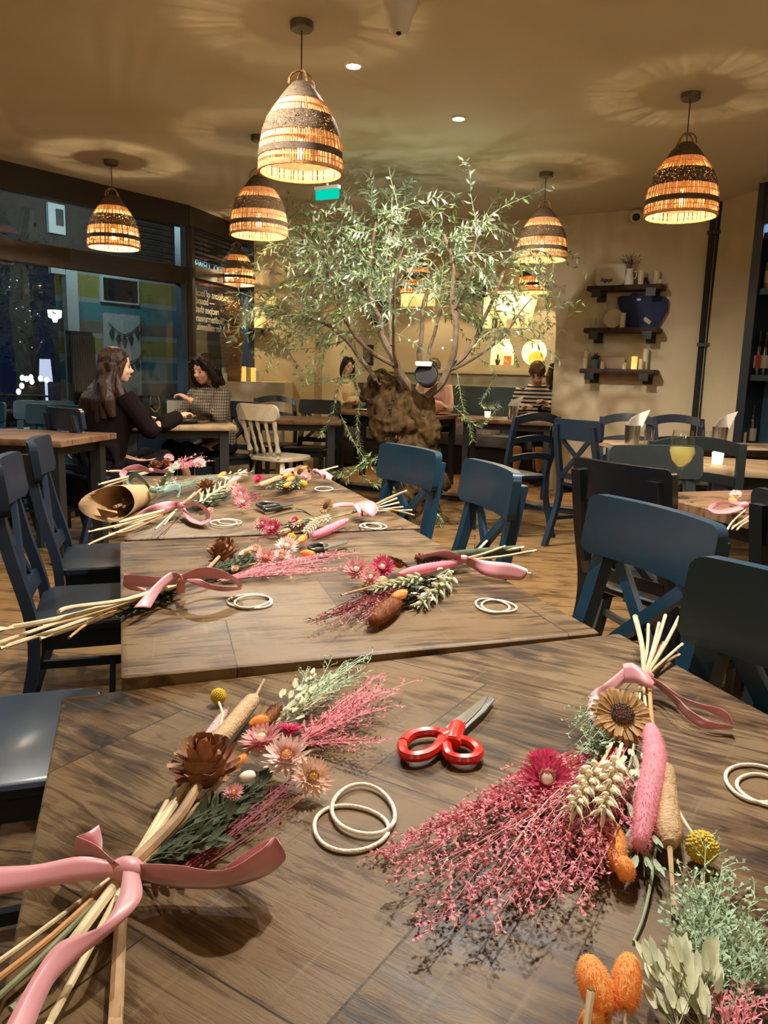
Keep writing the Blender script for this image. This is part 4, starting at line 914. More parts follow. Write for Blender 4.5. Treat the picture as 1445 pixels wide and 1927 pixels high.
# ---------------------------------------------------------------- tableware
def wineglass(p, label, wine, fill=.5, sc=1.0):
    t = thing('wine_glass', label, 'glass', p); k = sc
    m = MB(); m.lathe([(0, .001), (.036 * k, .001), (.036 * k, .003 * k), (.010 * k, .007 * k), (.004 * k, .016 * k), (.0037 * k, .085 * k), (.010 * k, .096 * k), (.030 * k, .118 * k), (.039 * k, .148 * k), (.036 * k, .18 * k), (.0305 * k, .212 * k), (.0295 * k, .212 * k), (.0348 * k, .18 * k), (.0376 * k, .148 * k), (.029 * k, .120 * k), (.008 * k, .099 * k), (0, .098 * k)], 32); m.build('bowl_and_stem', 'glass', t, world=False)
    zt = (.10 + .095 * fill) * k; pr = [(0, .0985 * k), (.008 * k, .0995 * k), (.0288 * k, .1205 * k)]
    if zt > .148 * k: pr += [(.0374 * k, .148 * k), (.0374 * k - (zt - .148 * k) * .09, zt)]
    else: pr += [(.034 * k, zt)]
    pr += [(0, zt)]; m = MB(); m.lathe(pr, 28); m.build('wine', wine, t, world=False); return t
M['white_wine'] = mat('white_wine', (.88, .80, .42), .1, trans=.6); M['red_wine'] = mat('red_wine', (.018, .002, .004), .08)
wineglass(P(1275, 937, .75), 'stemmed glass of white wine on the right table', 'white_wine', .62, 1.17)
m = MB(); m.lathe([(0, 0), (.011, 0), (.012, .002), (.009, .003), (0, .0025)], 10, P(1298, 945, .75)); solo(m, 'coin', 'brass', 'small flat disc beside the white wine glass', 'coin')
def napkin_holder(p, label, ang=0.4, k=1.0):
    t = thing('napkin_holder', label, 'napkin holder', p)
    m = MB(); m.lathe([(0, 0), (.040 * k, 0), (.044 * k, .11 * k), (.041 * k, .11 * k), (.037 * k, .006), (0, .006)], 20); m.build('steel_cup', 'steel', t, world=False)
    m = MB(); n = 10; vs = []
    for s in (0, 1):
        for i in range(n + 1):
            a = -1.1 + 2.2 * i / n; x = .05 * k * a; vs += [V((x * .55, .012 * math.cos(a * 2) + s * .006, .02 * k)), V((x * .9 + .01, .016 * math.cos(a * 2) + s * .006, .115 * k)), V((x + .04 * k, .016 * math.cos(a * 2) + s * .006, (.155 + .03 * i / n * 1.6) * k))]
    fs = []
    for s in (0, 1):
        for i in range(n):
            for j in range(2):
                b = s * 3 * (n + 1) + 3 * i + j; q = (b, b + 3, b + 4, b + 1); fs.append(q if s else tuple(reversed(q)))
    m.add([rotz(ang) @ v for v in vs], fs); m.build('napkins', 'paper_white', t, world=False); return t
napkin_holder(P(1188, 836, .75), 'steel cup of white napkins, left one on the shelf-wall table', .1, 1.15); napkin_holder(P(1352, 838, .75), 'steel cup of white napkins at right beside the bottle cabinet', .1, 1.15)
napkin_holder(V((TE.x + .02, TE.y - .05, TOPB)), 'steel cup of white napkins in front of the striped-top diner', -.4, 1.1)
def tumbler(p, label, r=.034, h=.095, liquid=None, group=None):
    t = thing('tumbler', label, 'glass', p, group=group); m = MB(); m.lathe([(0, .002), (r * .8, .002), (r, h), (r * .94, h), (r * .74, .010), (0, .010)], 18); m.build('cup', 'glass', t, world=False)
    if liquid: m = MB(); m.lathe([(0, .011), (r * .73, .011), (r * .88, h * .72), (0, h * .72)], 16); m.build('drink', liquid, t, world=False)
    return t
tumbler(P(1205, 838, .75), 'clear tumbler just right of the left napkin cup'); tumbler(P(1220, 836, .75), 'clear tumbler further right of the left napkin cup'); tumbler(P(1330, 836, .75), 'clear tumbler left of the right napkin cup')
M['candle_glow'] = mat('lit_glass_votive', (.9, .8, .5), .4, emit=(1, .80, .42), es=2.0)
c = P(1349, 873, .75); t = thing('votive', 'glowing votive candle in a clear glass behind the slatted chair', 'candle', c)
m = MB(); m.lathe([(0, 0), (.026, 0), (.030, .06), (.022, .066), (0, .05)], 16); m.build('jar', 'candle_glow', t, world=False)
m = MB(); m.lathe([(.022, .066), (.024, .085), (.018, .085)], 16); m.build('lid', 'glass', t, world=False)
tumbler(V((TE.x - .22, TE.y - .10, TOPB)), 'lit tea-light glass at the left of the striped-top diner table', .034, .09, 'candle_glow'); tumbler(V((TE.x - .13, TE.y + .03, TOPB)), 'water glass next to the tea-light glass', .033, .10); tumbler(V((TE.x - .07, TE.y + .10, TOPB)), 'water glass at the back of the tea-light table', .033, .10)
M['milky'] = mat('milky_drink', (.62, .50, .33), .5)
q = TD + E_ * -.22; c = V((q.x, q.y - .1, TOPB)); tumbler(c, 'tall milky drink with a straw in front of the cream-jumper diner', .035, .15, 'milky')
m = MB(); m.tube([c + V((0, .01, .1)), c + V((.012, .02, .22))], .004, 6); solo(m, 'drinking_straw', 'reed', 'straw standing in the tall milky drink', 'straw')
tumbler(c + E_ * .10 + V((0, 0, 0)), 'clear glass right of the tall milky drink', .033, .13)
m = MB(); m.lathe([(0, .004), (.06, .004), (.10, .016), (.10, .019), (.058, .008), (0, .008)], 24, c - E_ * .16); solo(m, 'plate', 'white_plastic', 'white plate left of the tall milky drink', 'plate')
m = MB(); q = TD + E_ * .42; m.ell(V((q.x, q.y, TOPB + .06)), (.09, .07, .06)); solo(m, 'bread_basket', 'rim', 'rust coloured basket on the table right of the tree trunk', 'basket')
m = MB(); q = TD + E_ * .50; m.lathe([(0, .002), (.05, .002), (.11, .014), (.11, .018), (0, .01)], 24, V((q.x, q.y - .02, TOPB))); solo(m, 'plate', mat('terracotta_plate', (.45, .16, .08), .5), 'terracotta plate on the table right of the tree trunk', 'plate')
# women's table
def wt(px, py): return P(px, py, .75)
wineglass(wt(293, 800), 'glass of red wine held out over the window table', 'red_wine', .5)
for (px, py, r, mt, lab) in ((345, 797, .12, 'black', 'dark pan of food nearest the check-bloused woman'), (326, 798, .09, 'steel', 'steel dish at the left of the window table'), (372, 796, .10, 'steel', 'shallow steel dish at the right of the window table')):
    m = MB(); c = wt(px, py); m.lathe([(0, .004), (r * .75, .004), (r, .026), (r * .96, .028), (r * .72, .010), (0, .010)], 24, c); solo(m, 'dish', mt, lab, 'dish')
c = wt(344, 793); m = MB(); m.lathe([(0, .022), (.09, .030), (.105, .040), (.10, .044), (0, .032)], 22, c); solo(m, 'plate', 'white_plastic', 'white plate resting over the dark pan on the window table', 'plate')
m = MB(); c = wt(362, 794); rq = random.Random(9)
for i in range(9): m.ell(c + V((rq.gauss(0, .03), rq.gauss(0, .02), .04 + rq.random() * .012)), (.014, .011, .008), n=8, k=5)
o = solo(m, 'food', mat('golden_food', (.5, .33, .08), .6), 'golden fried food in the right steel dish', 'food'); o['kind'] = 'stuff'
m = MB(); c = wt(336, 786); rr = rotz(.3) @ Matrix.Rotation(PI / 2 - .3, 3, 'X'); m.rbox(c + V((0, .05, .075)), (.22, .15, .004), .006, rr); solo(m, 'menu_card', mat('grey_menu', (.28, .29, .28), .6), 'grey printed card standing behind the red wine', 'card')
# ledge in the corner with vase and candles
LZ = 1.055; la = hit(412, 715, V((-1.2, 8.35, 0)), (0.12, -1, 0)); 
lg = MB(); lx0 = PY(414, 720, 8.35).x; lx1 = PY(536, 720, 8.45).x
lg.prism([V((lx0, 8.34, 0)), V((lx1, 8.44, 0)), V((lx1, 9.2, 0)), V((lx0 + .12, 8.95, 0))], (0, 0, LZ)); struct(lg, 'ledge_wall', 'wall')
def onledge(px, y=8.5): p = PY(px, 715, y); return V((p.x, y, LZ))
M['clay'] = mat('ochre_clay', (.30, .145, .045), .75, c2=(.17, .085, .035), vscale=14, bump=.7, bscale=50, stretch=(1, 1, 4))
c = onledge(437, 8.52); t = thing('clay_vase', 'big ribbed ochre clay vase of dried stems on the corner ledge', 'vase', c)
prof = [(r * .86, z) for r, z in [(0, 0), (.105, 0), (.112, .02), (.116, .10), (.128, .25), (.146, .38), (.150, .44), (.146, .49), (.125, .53), (.085, .555), (.078, .60), (.086, .625), (.072, .625), (.068, .59), (.07, .55), (0, .52)]]
prof2 = []
for (r, z), (r2, z2_) in zip(prof, prof[1:]):
    for j in range(6):
        tt = j / 6; zz_ = z + (z2_ - z) * tt; prof2.append((max(0, r + (r2 - r) * tt + (.0025 * math.sin(zz_ * 140) if .03 < zz_ < .56 else 0)), zz_))
prof2.append(prof[-1]); m = MB(); m.lathe(prof2, 36); m.build('body', 'clay', t, world=False)
m = MB(); rq = random.Random(8)
for i in range(130):
    d = V((rq.gauss(0, .06), rq.gauss(0, .06), rq.uniform(.12, .33))); a = V((d.x * .3, d.y * .3, .55)); m.tube([a, a + d * .6, a + d + V((d.x * .3, 0, -.01))], .0015, 3)
    for j in range(6): q = a + d * rq.uniform(.6, 1.05); m.leaf(q, (rq.uniform(-1, 1), rq.uniform(-1, 1), rq.uniform(-.3, 1)), (rq.random(), rq.random(), 1), .03, .005)
m.build('dried_stems', mat('dried_straw_brown', (.27, .18, .09), .8), t, world=False)
candle(onledge(421, 8.45), .035, .14, 'broad pale candle left of the clay vase'); candle(onledge(424, 8.40), .022, .085, 'small pale candle in front of the broad one, left of the vase')
candle(onledge(458, 8.55), .030, .16, 'glowing yellow candle just right of the clay vase', True); candle(onledge(468, 8.52), .024, .15, 'slim pale candle, second right of the vase'); candle(onledge(477, 8.56), .028, .15, 'glowing candle, third right of the clay vase', True); candle(onledge(485, 8.54), .022, .13, 'slim candle at the right end of the ledge row')
# small corner shelf with lit jars
for (px, py, w2, lab, n) in ((489, 620, .16, 'small black bracket shelf with a lit jar, lower one on the corner wall', 0), (512, 578, .12, 'small black bracket shelf with a lit jar, upper one on the corner wall', 1)):
    p = hit(px, py, WB1, V((.15, -1, 0))); p = V((p.x, p.y - .0, p.z)); m = MB(); m.box(p + V((0, -.07, 0)), (w2 * 2, .14, .02)); m.box(p + V((.04, -.06, -.04)), (.02, .10, .07)); solo(m, 'bracket_shelf', 'black', lab, 'shelf', smooth=False)
    m = MB(); m.lathe([(0, .011), (.05, .011), (.055, .10), (.04, .115), (0, .10)], 16, p + V((0, -.075, 0))); solo(m, 'candle_jar', 'candle_lit', ('amber lit candle jar on the lower corner bracket shelf', 'amber lit candle jar on the upper corner bracket shelf')[n], 'candle')

# ---------------------------------------------------------------- alcove: banquette, pictures, niche contents
def alc(u, d, z): return AO + NB * d + E_ * u + V((0, 0, z))
bq = thing('banquette', 'long teal banquette with grey seat along the alcove wall', 'bench', alc(0, .3, PZ))
ul, ur = uL + .02, ub - .02
m = MB(); m.rbox(alc((ul + ur) / 2, .10, (PZ + 1.06) / 2), (ur - ul, .16, 1.06 - PZ), .03, rotz(EANG)); m.build('backrest', 'teal', bq)
m = MB(); m.rbox(alc((ul + ur) / 2, .42, .47), (ur - ul, .50, .12), .05, rotz(EANG)); m.build('seat_cushion', 'seat_grey', bq)
m = MB(); m.box(alc((ul + ur) / 2, .40, (PZ + .40) / 2), (ur - ul, .40, .40 - PZ), rotz(EANG)); m.build('plinth', 'black', bq, smooth=False)
cu_, cz_ = alc_uz(922, 820); m = MB(); c = alc(cu_, .42, .53)
mq = puffed([c + E_ * a + NB * b for a, b in ((-.24, -.13), (.24, -.13), (.24, .13), (-.24, .13))], (0, 0, 1), .17, 5, .03, 3); solo(mq, 'folded_coat', mat('mauve_grey_coat', (.36, .28, .25), .85, var=.3, vscale=30, bump=.5, bscale=30), 'pale mauve coat folded on the banquette under the right alcove table', 'coat')
def picture(px, py, w_, h_, label):
    u, z = alc_uz(px, py); t = thing('framed_picture', label, 'picture', alc(u, 0, z)); m = MB()
    for (a, b, c_, d) in ((0, h_ / 2, w_, .03), (0, -h_ / 2, w_, .03), (-w_ / 2, 0, .03, h_ + .03), (w_ / 2, 0, .03, h_ + .03)): m.box(alc(u + a, .018, z + b), (c_ + (.03 if d == .03 else 0), .03, d), rotz(EANG))
    m.build('frame', 'black', t, smooth=False); m = MB(); m.box(alc(u, .012, z), (w_, .012, h_), rotz(EANG)); m.build('print', PRINT, t, smooth=False)
PRINT = mat('faded_print', (.30, .28, .22), .6, c2=(.08, .08, .07), vscale=11)
picture(616, 632, .30, .34, 'dark framed picture on the alcove wall above the cream-jumper diner'); picture(632, 578, .2, .24, 'dark framed picture higher at the left of the alcove'); picture(905, 545, .16, .15, 'small framed picture above and left of the slanted niche'); picture(718, 585, .24, .3, 'dark framed picture behind the thick middle branches'); picture(690, 668, .18, .22, 'dark framed picture low behind the branches left of the trunk')
# niche contents
u, z = alc_uz(931, 687); m = MB(); m.lathe([(0, 0), (.016, 0), (.032, .05), (.030, .065), (.012, .08), (.010, .12), (.014, .125), (0, .125)], 14, alc(u, -.08, z)); solo(m, 'ornamental_vase', 'dark_frame', 'small dark narrow-necked vase in the arched niche', 'vase')
m = MB(); m.box(alc(au + .02, -.12, az + .055), (.085, .03, .105), rotz(EANG)); solo(m, 'box', mat('orange_box', (.62, .16, .03), .6), 'small orange box in the arched niche', 'box', smooth=False)
m = MB(); m.lathe([(0, 0), (.05, 0), (.09, .02), (.09, .028), (0, .015)], 24, alc(cu2, -.10, cz2 - .075), rotz(EANG) @ Matrix.Rotation(PI / 2 - .25, 3, 'X')); solo(m, 'dish', mat('mustard_dish', (.62, .38, .05), .5), 'mustard dish standing in the round niche', 'dish', base=None)
u = (tr[0][0] + tr[1][0]) / 2
for (du, w2, h2, mt, lab) in ((-.18, .06, .12, 'dark_frame', 'small dark framed photo at the left of the slanted niche'), (.02, .10, .12, 'label_cream', 'pale card in the middle of the slanted niche'), (.16, .08, .16, 'white_plastic', 'white ornament at the right of the slanted niche')):
    m = MB(); m.rbox(alc(u + du, -.10, tz0 + h2 / 2 + .002), (w2, .03, h2), .008, rotz(EANG)); solo(m, 'ornament', mt, lab, 'ornament')

# ---------------------------------------------------------------- dried flower kit
def dm(name, c, **k): M[name] = mat(name, c, k.pop('rough', .75), **k)
dm('ribbon', (.68, .29, .33), rough=.38, sheen=.4, trans=.12); dm('ribbon_green', (.22, .36, .29), rough=.4, sheen=.4, trans=.12)
dm('heather', (.70, .24, .28), var=.3, vscale=60); dm('heather_dark', (.22, .035, .05), var=.3, vscale=60)
dm('stem_cream', (.68, .55, .34), var=.18, vscale=40); dm('stem_tan', (.38, .24, .12), var=.3, vscale=40); dm('stem_green', (.20, .21, .11), var=.3, vscale=40); dm('stem_orange', (.55, .27, .10), var=.2, vscale=40)
dm('petal_pink', (.85, .40, .42), var=.25, vscale=80, trans=.2); dm('petal_pale', (.92, .70, .64), var=.15, vscale=80, trans=.2); dm('petal_magenta', (.68, .08, .20), var=.3, vscale=80, trans=.2); dm('petal_peach', (.90, .62, .50), var=.2, vscale=80, trans=.2)
dm('floret', (.62, .33, .06), bump=.6, bscale=300); dm('floret_pale', (.82, .62, .42), bump=.6, bscale=300)
dm('protea', (.34, .17, .065), c2=(.62, .40, .18), vscale=45); dm('protea_dark', (.17, .065, .028), c2=(.40, .18, .075), vscale=40); dm('protea_seed', (.09, .035, .014), bump=.8, bscale=250)
dm('craspedia', (.62, .43, .02), var=.2, vscale=120); dm('bulrush', (.48, .32, .17), var=.15, vscale=90, bump=.4, bscale=300)
dm('bunny_orange', (1.0, .50, .15), var=.08, vscale=90, trans=.45); dm('bunny_brown', (.25, .075, .02), var=.25, vscale=90, trans=.2); dm('bunny_pink', (.92, .42, .52), var=.06, vscale=90, trans=.45); dm('bunny_lilac', (.72, .50, .50), var=.1, trans=.25)
dm('wheat', (.78, .69, .50), var=.2, vscale=70); dm('oat', (.60, .62, .42), var=.25, vscale=60, trans=.2)
dm('leaf_dark', (.05, .065, .028), var=.4, vscale=40); dm('leaf_sage', (.27, .33, .22), var=.25, vscale=40); dm('lace_green', (.36, .50, .32), var=.2, vscale=50); dm('kraft', (.46, .30, .15), rough=.85, var=.08, vscale=8); dm('white_bud', (.75, .70, .58))
RB = random.Random(21)
def path3(fn, pts, n=5): return cat_rom([fn(*p) for p in pts], n)
def stems(root, fn, lst):
    """lst of (material, radius_m, [(px, py, lift)...])"""
    for mt, r, pts in lst:
        pp = path3(fn, pts, 4); k = len(pp); m = MB(); m.tube(pp, [r * (1.0 - .25 * i / k) for i in range(k)], 7); m.build('stem', mt, root)
def spray(m, a, b, n_sub, sub, leafL, leafW, up=.25, rs=.0008, leaf_step=.005, ns=4, start=.2, mi_stem=0, mi_leaf=0, jag=.0, fork=32):
    a, b = V(a), V(b); mid = (a + b) / 2 + V((RB.uniform(-1, 1), RB.uniform(-1, 1), RB.uniform(0, .6))) * (b - a).length * .06
    pp = cat_rom([a, mid, b], 6); k = len(pp); m.tube(pp, [rs * (1.1 - .7 * i / k) for i in range(k)], 3, mi_stem, cap=False)
    for i in range(n_sub):
        t = start + (1 - start) * (i + RB.random()) / n_sub; f = min(k - 2, int(t * (k - 1))); p = pp[f].lerp(pp[f + 1], t * (k - 1) - f); d = (pp[f + 1] - pp[f]).normalized()
        ang = math.radians(fork + RB.uniform(-16, 18)) * RB.choice((-1, 1)); dd = (rotz(ang) @ d); dd.z += RB.uniform(-.12, up); dd.normalize(); L = sub * RB.uniform(.45, 1.1) * (1.15 - .5 * t)
        e = p + dd * L + V((0, 0, -.1 * L)); q = p + dd * L * .5 + V((RB.uniform(-1, 1), RB.uniform(-1, 1), .5)) * L * .08; m.tube([p, q, e], [rs * .6, rs * .45, rs * .25], 3, mi_stem, cap=False)
        ct = max(2, int(L / leaf_step))
        for j in range(ct):
            u = (j + .6) / ct; s = p.lerp(q, u * 2) if u < .5 else q.lerp(e, u * 2 - 1)
            ld = dd * .7 + V((RB.uniform(-1, 1), RB.uniform(-1, 1), RB.uniform(-.5, .9))) * .9; m.leaf(s, ld, (RB.uniform(-1, 1), RB.uniform(-1, 1), 1), leafL * RB.uniform(.6, 1.2), leafW * RB.uniform(.6, 1.2), mi_leaf)
def fan(root, fn, name, mats, base, tips, n, lift=(.004, .035), n_sub=9, sub=.03, leafL=.0055, leafW=.0016, rmin=.62, **k):
    """many fine sprigs from base spreading to the line of tips (pixels on the table)"""
    m = MB(); a0 = fn(*base)
    for i in range(n):
        u = RB.random() * (len(tips) - 1); j = int(u); tx = tips[j][0] + (tips[j + 1][0] - tips[j][0]) * (u - j); ty = tips[j][1] + (tips[j + 1][1] - tips[j][1]) * (u - j)
        f = RB.uniform(rmin, 1.03); h = RB.uniform(*lift); b = fn(base[0] + (tx - base[0]) * f, base[1] + (ty - base[1]) * f, h)
        spray(m, a0 + V((RB.gauss(0, .004), RB.gauss(0, .004), 0)), b, n_sub, sub, leafL, leafW, **k)
    return m.build(name, mats, root)
def strawflower(root, c, r, outer, inner, nrm=(0, -.35, 1), centre='floret', open_=1.0, name='strawflower'):
    x, y, z = basis(V(nrm)); m = MB(); c = V(c)
    for ring, (n, rad, el, L, mt) in enumerate(((20, .16, .10, 1.0, 0), (20, .15, .38, .92, 0), (18, .13, .70, .80, 0), (16, .10, 1.0, .62, 1), (12, .06, 1.25, .46, 1))):
        for i in range(n):
            a = 2 * PI * (i + ring * .5) / n + RB.uniform(-.08, .08); e = el * (1.15 - .25 * open_) + RB.uniform(-.08, .08); rd = x * math.cos(a) + y * math.sin(a)
            d = rd * math.cos(e) + z * math.sin(e); m.petal(c + rd * r * rad - z * r * .12, d, z * math.cos(e) - rd * math.sin(e), r * L * RB.uniform(.9, 1.05), r * .105, mt, curl=.22, tip=.08)
    m.ell(c - z * r * .22, (r * .42, r * .42, r * .3), align(z), 12, 6, 0); o = m.build(name, [outer, inner], root, angle=180)
    q = MB(); q.ell(c + z * r * .18, (r * .26, r * .26, r * .16), align(z), 12, 7); q.build('centre', centre, o, world=True); return o
def protea_disc(root, c, r, nrm, mats=('protea', 'protea_seed')):
    x, y, z = basis(V(nrm)); m = MB(); c = V(c)
    for ring, (n, e, L, k) in enumerate(((30, .10, 1.0, .3), (28, .32, .9, .3))):
        for i in range(n):
            a = 2 * PI * (i + ring * .5) / n + RB.uniform(-.05, .05); rd = x * math.cos(a) + y * math.sin(a); ee = e + RB.uniform(-.12, .1); d = rd * math.cos(ee) + z * math.sin(ee)
            m.petal(c + rd * r * k, d, z * math.cos(ee) - rd * math.sin(ee), r * (L - k) * RB.uniform(.92, 1.05), r * .095, 0, curl=-.12, tip=.75)
    m.ell(c - z * r * .16, (r * .5, r * .5, r * .3), align(z), 14, 6); o = m.build('protea_head', mats[0], root, angle=180)
    q = MB(); q.ell(c + z * r * .10, (r * .40, r * .40, r * .09), align(z), 16, 7)
    for i in range(60):
        rr = r * .38 * math.sqrt((i + .5) / 60); a = i * 2.399; p = c + x * rr * math.cos(a) + y * rr * math.sin(a) + z * r * .12; q.tube([p, p + z * r * .10], [r * .02, r * .008], 4)
    q.build('seed_disc', mats[1], o); return o
def protea_rosette(root, c, r, axis, mt='protea_dark'):
    """rough brown cup of overlapping woody scales opening along axis"""
    x, y, z = basis(V(axis)); m = MB(); c = V(c)
    for ring, (n, el, rad, L, off) in enumerate(((11, .15, .55, .62, -.25), (11, .45, .50, .70, -.1), (10, .8, .42, .72, .05), (9, 1.1, .3, .6, .2), (7, 1.35, .16, .5, .3))):
        for i in range(n):
            a = 2 * PI * (i + ring * .5) / n + RB.uniform(-.15, .15); rd = x * math.cos(a) + y * math.sin(a); e = el + RB.uniform(-.15, .15); d = rd * math.cos(e) + z * math.sin(e)
            m.petal(c + rd * r * rad * .8 + z * r * off, d, z * math.cos(e) - rd * math.sin(e), r * L, r * .23, 0, curl=RB.uniform(-.1, .45), tip=.55)
    m.ell(c - z * r * .05, (r * .62, r * .62, r * .6), align(z), 14, 8); return m.build('protea_head', mt, root, angle=180)
def craspedia(root, c, r):
    m = MB(); c = V(c); m.ell(c, r * .93, n=18, k=12)
    for i in range(170):
        zz = 1 - 2 * (i + .5) / 170; a = i * 2.399963; q = math.sqrt(1 - zz * zz); d = V((q * math.cos(a), q * math.sin(a), zz)); m.ell(c + d * r * .92, r * .12, n=5, k=3)
    return m.build('billy_button', 'craspedia', root)
def fluffy(root, pts, r, mt, name='bunny_tail', hair=.006, dens=520, prof=None):
    hair *= .75; dens = int(dens * 2.6)
    pts = cat_rom(pts, 4) if len(pts) > 2 else [V(pts[0]).lerp(V(pts[1]), i / 8) for i in range(9)]
    k = len(pts); rs = [r * ((prof or (lambda t: max(.08, math.sin(PI * (.06 + .88 * t)) ** .55)))(i / (k - 1))) for i in range(k)]
    m = MB(); m.tube(pts, [q * .86 for q in rs], 10); L = (pts[-1] - pts[0]).length
    for i in range(dens):
        u = RB.random() * (k - 1); j = min(k - 2, int(u)); p = pts[j].lerp(pts[j + 1], u - j); d = (pts[j + 1] - pts[j]).normalized(); x, y, _ = basis(d); a = RB.uniform(0, 2 * PI); rd = x * math.cos(a) + y * math.sin(a); rr = rs[j] * .84
        h = (rd * .8 + d * RB.uniform(.4, 1.2)).normalized(); s = x * -math.sin(a) + y * math.cos(a); b = p + rd * rr; hl = hair * RB.uniform(.5, 1.1)
        m.add([b - s * .00028, b + s * .00028, b + h * hl], [(0, 1, 2)])
    return m.build(name, mt, root, angle=180)
def bulrush(root, a, b, r, tip=None):
    a, b = V(a), V(b); d = (b - a); m = MB(); n = 12; m.tube([a + d * (i / n) for i in range(n + 1)], [r * min(1, .55 + .45 * math.sin(PI * min(.5, i / n * 4)), .5 + .5 * math.sin(PI * min(.5, (n - i) / n * 4))) for i in range(n + 1)], 16); o = m.build('bulrush_head', 'bulrush', root)
    if tip is not None: q = MB(); q.tube([b - d * .02, V(tip)], [r * .2, r * .13], 7); q.build('tip', 'stem_tan', o)
    return o
def wheat(root, a, b, r, mt='wheat', awn=.02, name='wheat_ear', rows=9, grain=1.0):
    a, b = V(a), V(b); d = (b - a); L = d.length; x, y, z = basis(d); m = MB(); m.tube([a, b], [r * .25, r * .15], 5)
    for i in range(rows):
        t = (i + .3) / rows
        for k in range(4):
            an = k * PI / 2 + (i % 2) * PI / 4; rd = x * math.cos(an) + y * math.sin(an); dd = (z * .9 + rd * .55).normalized(); taper = 1 - .45 * t; c = a + d * t + rd * r * .55 * taper + dd * L / rows * .35
            m.ell(c, (r * .30 * taper, r * .30 * taper, L / rows * .85 * grain), align(dd), 6, 5)
            if awn: m.tube([c + dd * L / rows * .5, c + dd * (L / rows * .5 + awn * RB.uniform(.5, 1.1))], [.0005, .0001], 3, cap=False)
    return m.build(name, mt, root)
def oat(root, fn, a, b, n=26, L=.02, w=.0028, spread=.018, mt='oat', name='oat_plume'):
    m = MB(); a, b = fn(*a), fn(*b); m.tube([a, b], .0009, 4); d = (b - a); x, y, z = basis(d)
    for i in range(n):
        t = RB.random(); p = a + d * t; rd = (x * RB.uniform(-1, 1) + y * RB.uniform(-.5, 1)); q = p + rd * spread * RB.uniform(.3, 1) + z * spread * .7; m.tube([p, q], .0004, 3, cap=False)
        dd = (z + rd * .35 + V((0, 0, -.2))).normalized()
        for s in (-1, 1): m.petal(q, (dd + rd.cross(dd) * .12 * s).normalized(), (RB.uniform(-.4, .4), RB.uniform(-.4, .4), 1), L * RB.uniform(.7, 1.1), w, 0, curl=.1, tip=.05)
    return m.build(name, mt, root, angle=180)
def foliage(root, fn, name, mt, base, tips, n, leafL, leafW, step=.010, lift=(.003, .03), rmin=.7):
    m = MB(); a0 = fn(*base)
    for i in range(n):
        u = RB.random() * (len(tips) - 1); j = int(u); tx = tips[j][0] + (tips[j + 1][0] - tips[j][0]) * (u - j); ty = tips[j][1] + (tips[j + 1][1] - tips[j][1]) * (u - j); f = RB.uniform(rmin, 1)
        b = fn(base[0] + (tx - base[0]) * f, base[1] + (ty - base[1]) * f, RB.uniform(*lift)); a = a0 + V((RB.gauss(0, .004), RB.gauss(0, .004), RB.uniform(0, .006))); m.tube([a, (a + b) / 2 + V((0, 0, .004)), b], [.0012, .001, .0005], 4); d = b - a; k = max(3, int(d.length / step))
        for q in range(k):
            t = .25 + .75 * q / k; p = a + d * t; s = RB.choice((-1, 1)); dd = (rotz(s * RB.uniform(.3, .8)) @ d.normalized()) + V((0, 0, RB.uniform(-.1, .4))); m.petal(p, dd, (RB.uniform(-.5, .5), RB.uniform(-.5, .5), 1), leafL * RB.uniform(.7, 1.1), leafW, curl=RB.uniform(-.2, .4), tip=.1)
    return m.build(name, mt, root, angle=180)
def ribbon(root, fn, pieces, knot=None, kr=.008, mt='ribbon'):
    """each piece: two edge curves in (px, py, lift); one satin strip per piece, fused as one bow"""
    m = MB()
    for A, B in pieces:
        a = cat_rom([fn(*p) for p in A], 7); b = cat_rom([fn(*p) for p in B], 7); n = min(len(a), len(b)); a, b = a[:n], b[:n]; rows = []
        for t in (0, .33, .67, 1): rows.append([p.lerp(q, t) + V((0, 0, .0012 * math.sin(PI * t))) for p, q in zip(a, b)])
        vs = [v for r in rows for v in r]; m.add(vs, [(i + r * n, i + 1 + r * n, i + 1 + (r + 1) * n, i + (r + 1) * n) for r in range(3) for i in range(n - 1)])
    if knot: c = fn(*knot); m.ell(c, (kr * 1.2, kr, kr * .9), None, 14, 9)
    o = m.build('ribbon_bow', mt, root, angle=180)
    s = o.modifiers.new('cloth', 'SOLIDIFY'); s.thickness = .0006; s.offset = 0; return o
def bouquet(label, fn, px, py, group='dried flower bouquets tied with ribbon'):
    c = fn(px, py, 0); return thing('dried_bouquet', label, 'bouquet', c, group=group)
def band(fn, px, py, rx, ry, label, rot=0.0, lift=.0025, grp='cream elastic bands'):
    """cream elastic loop; radii in pixels of its outline"""
    pts = []; R2 = random.Random(int(px * 3 + py)); ph = R2.random() * 6
    for i in range(40):
        a = 2 * PI * i / 40; k = 1 + .035 * math.sin(3 * a + ph); x, y = rx * k * math.cos(a), ry * k * math.sin(a); c_, s_ = math.cos(rot), math.sin(rot)
        pts.append(fn(px + x * c_ - y * s_, py + x * s_ + y * c_, lift))
    pts.append(pts[0]); m = MB(); m.tube(pts, .0022, 7, cap=False); return solo(m, 'elastic_band', 'band_cream', label, 'band', grp, angle=180)
M['band_cream'] = mat('cream_elastic', (.78, .72, .60), .6, bump=.3, bscale=400)

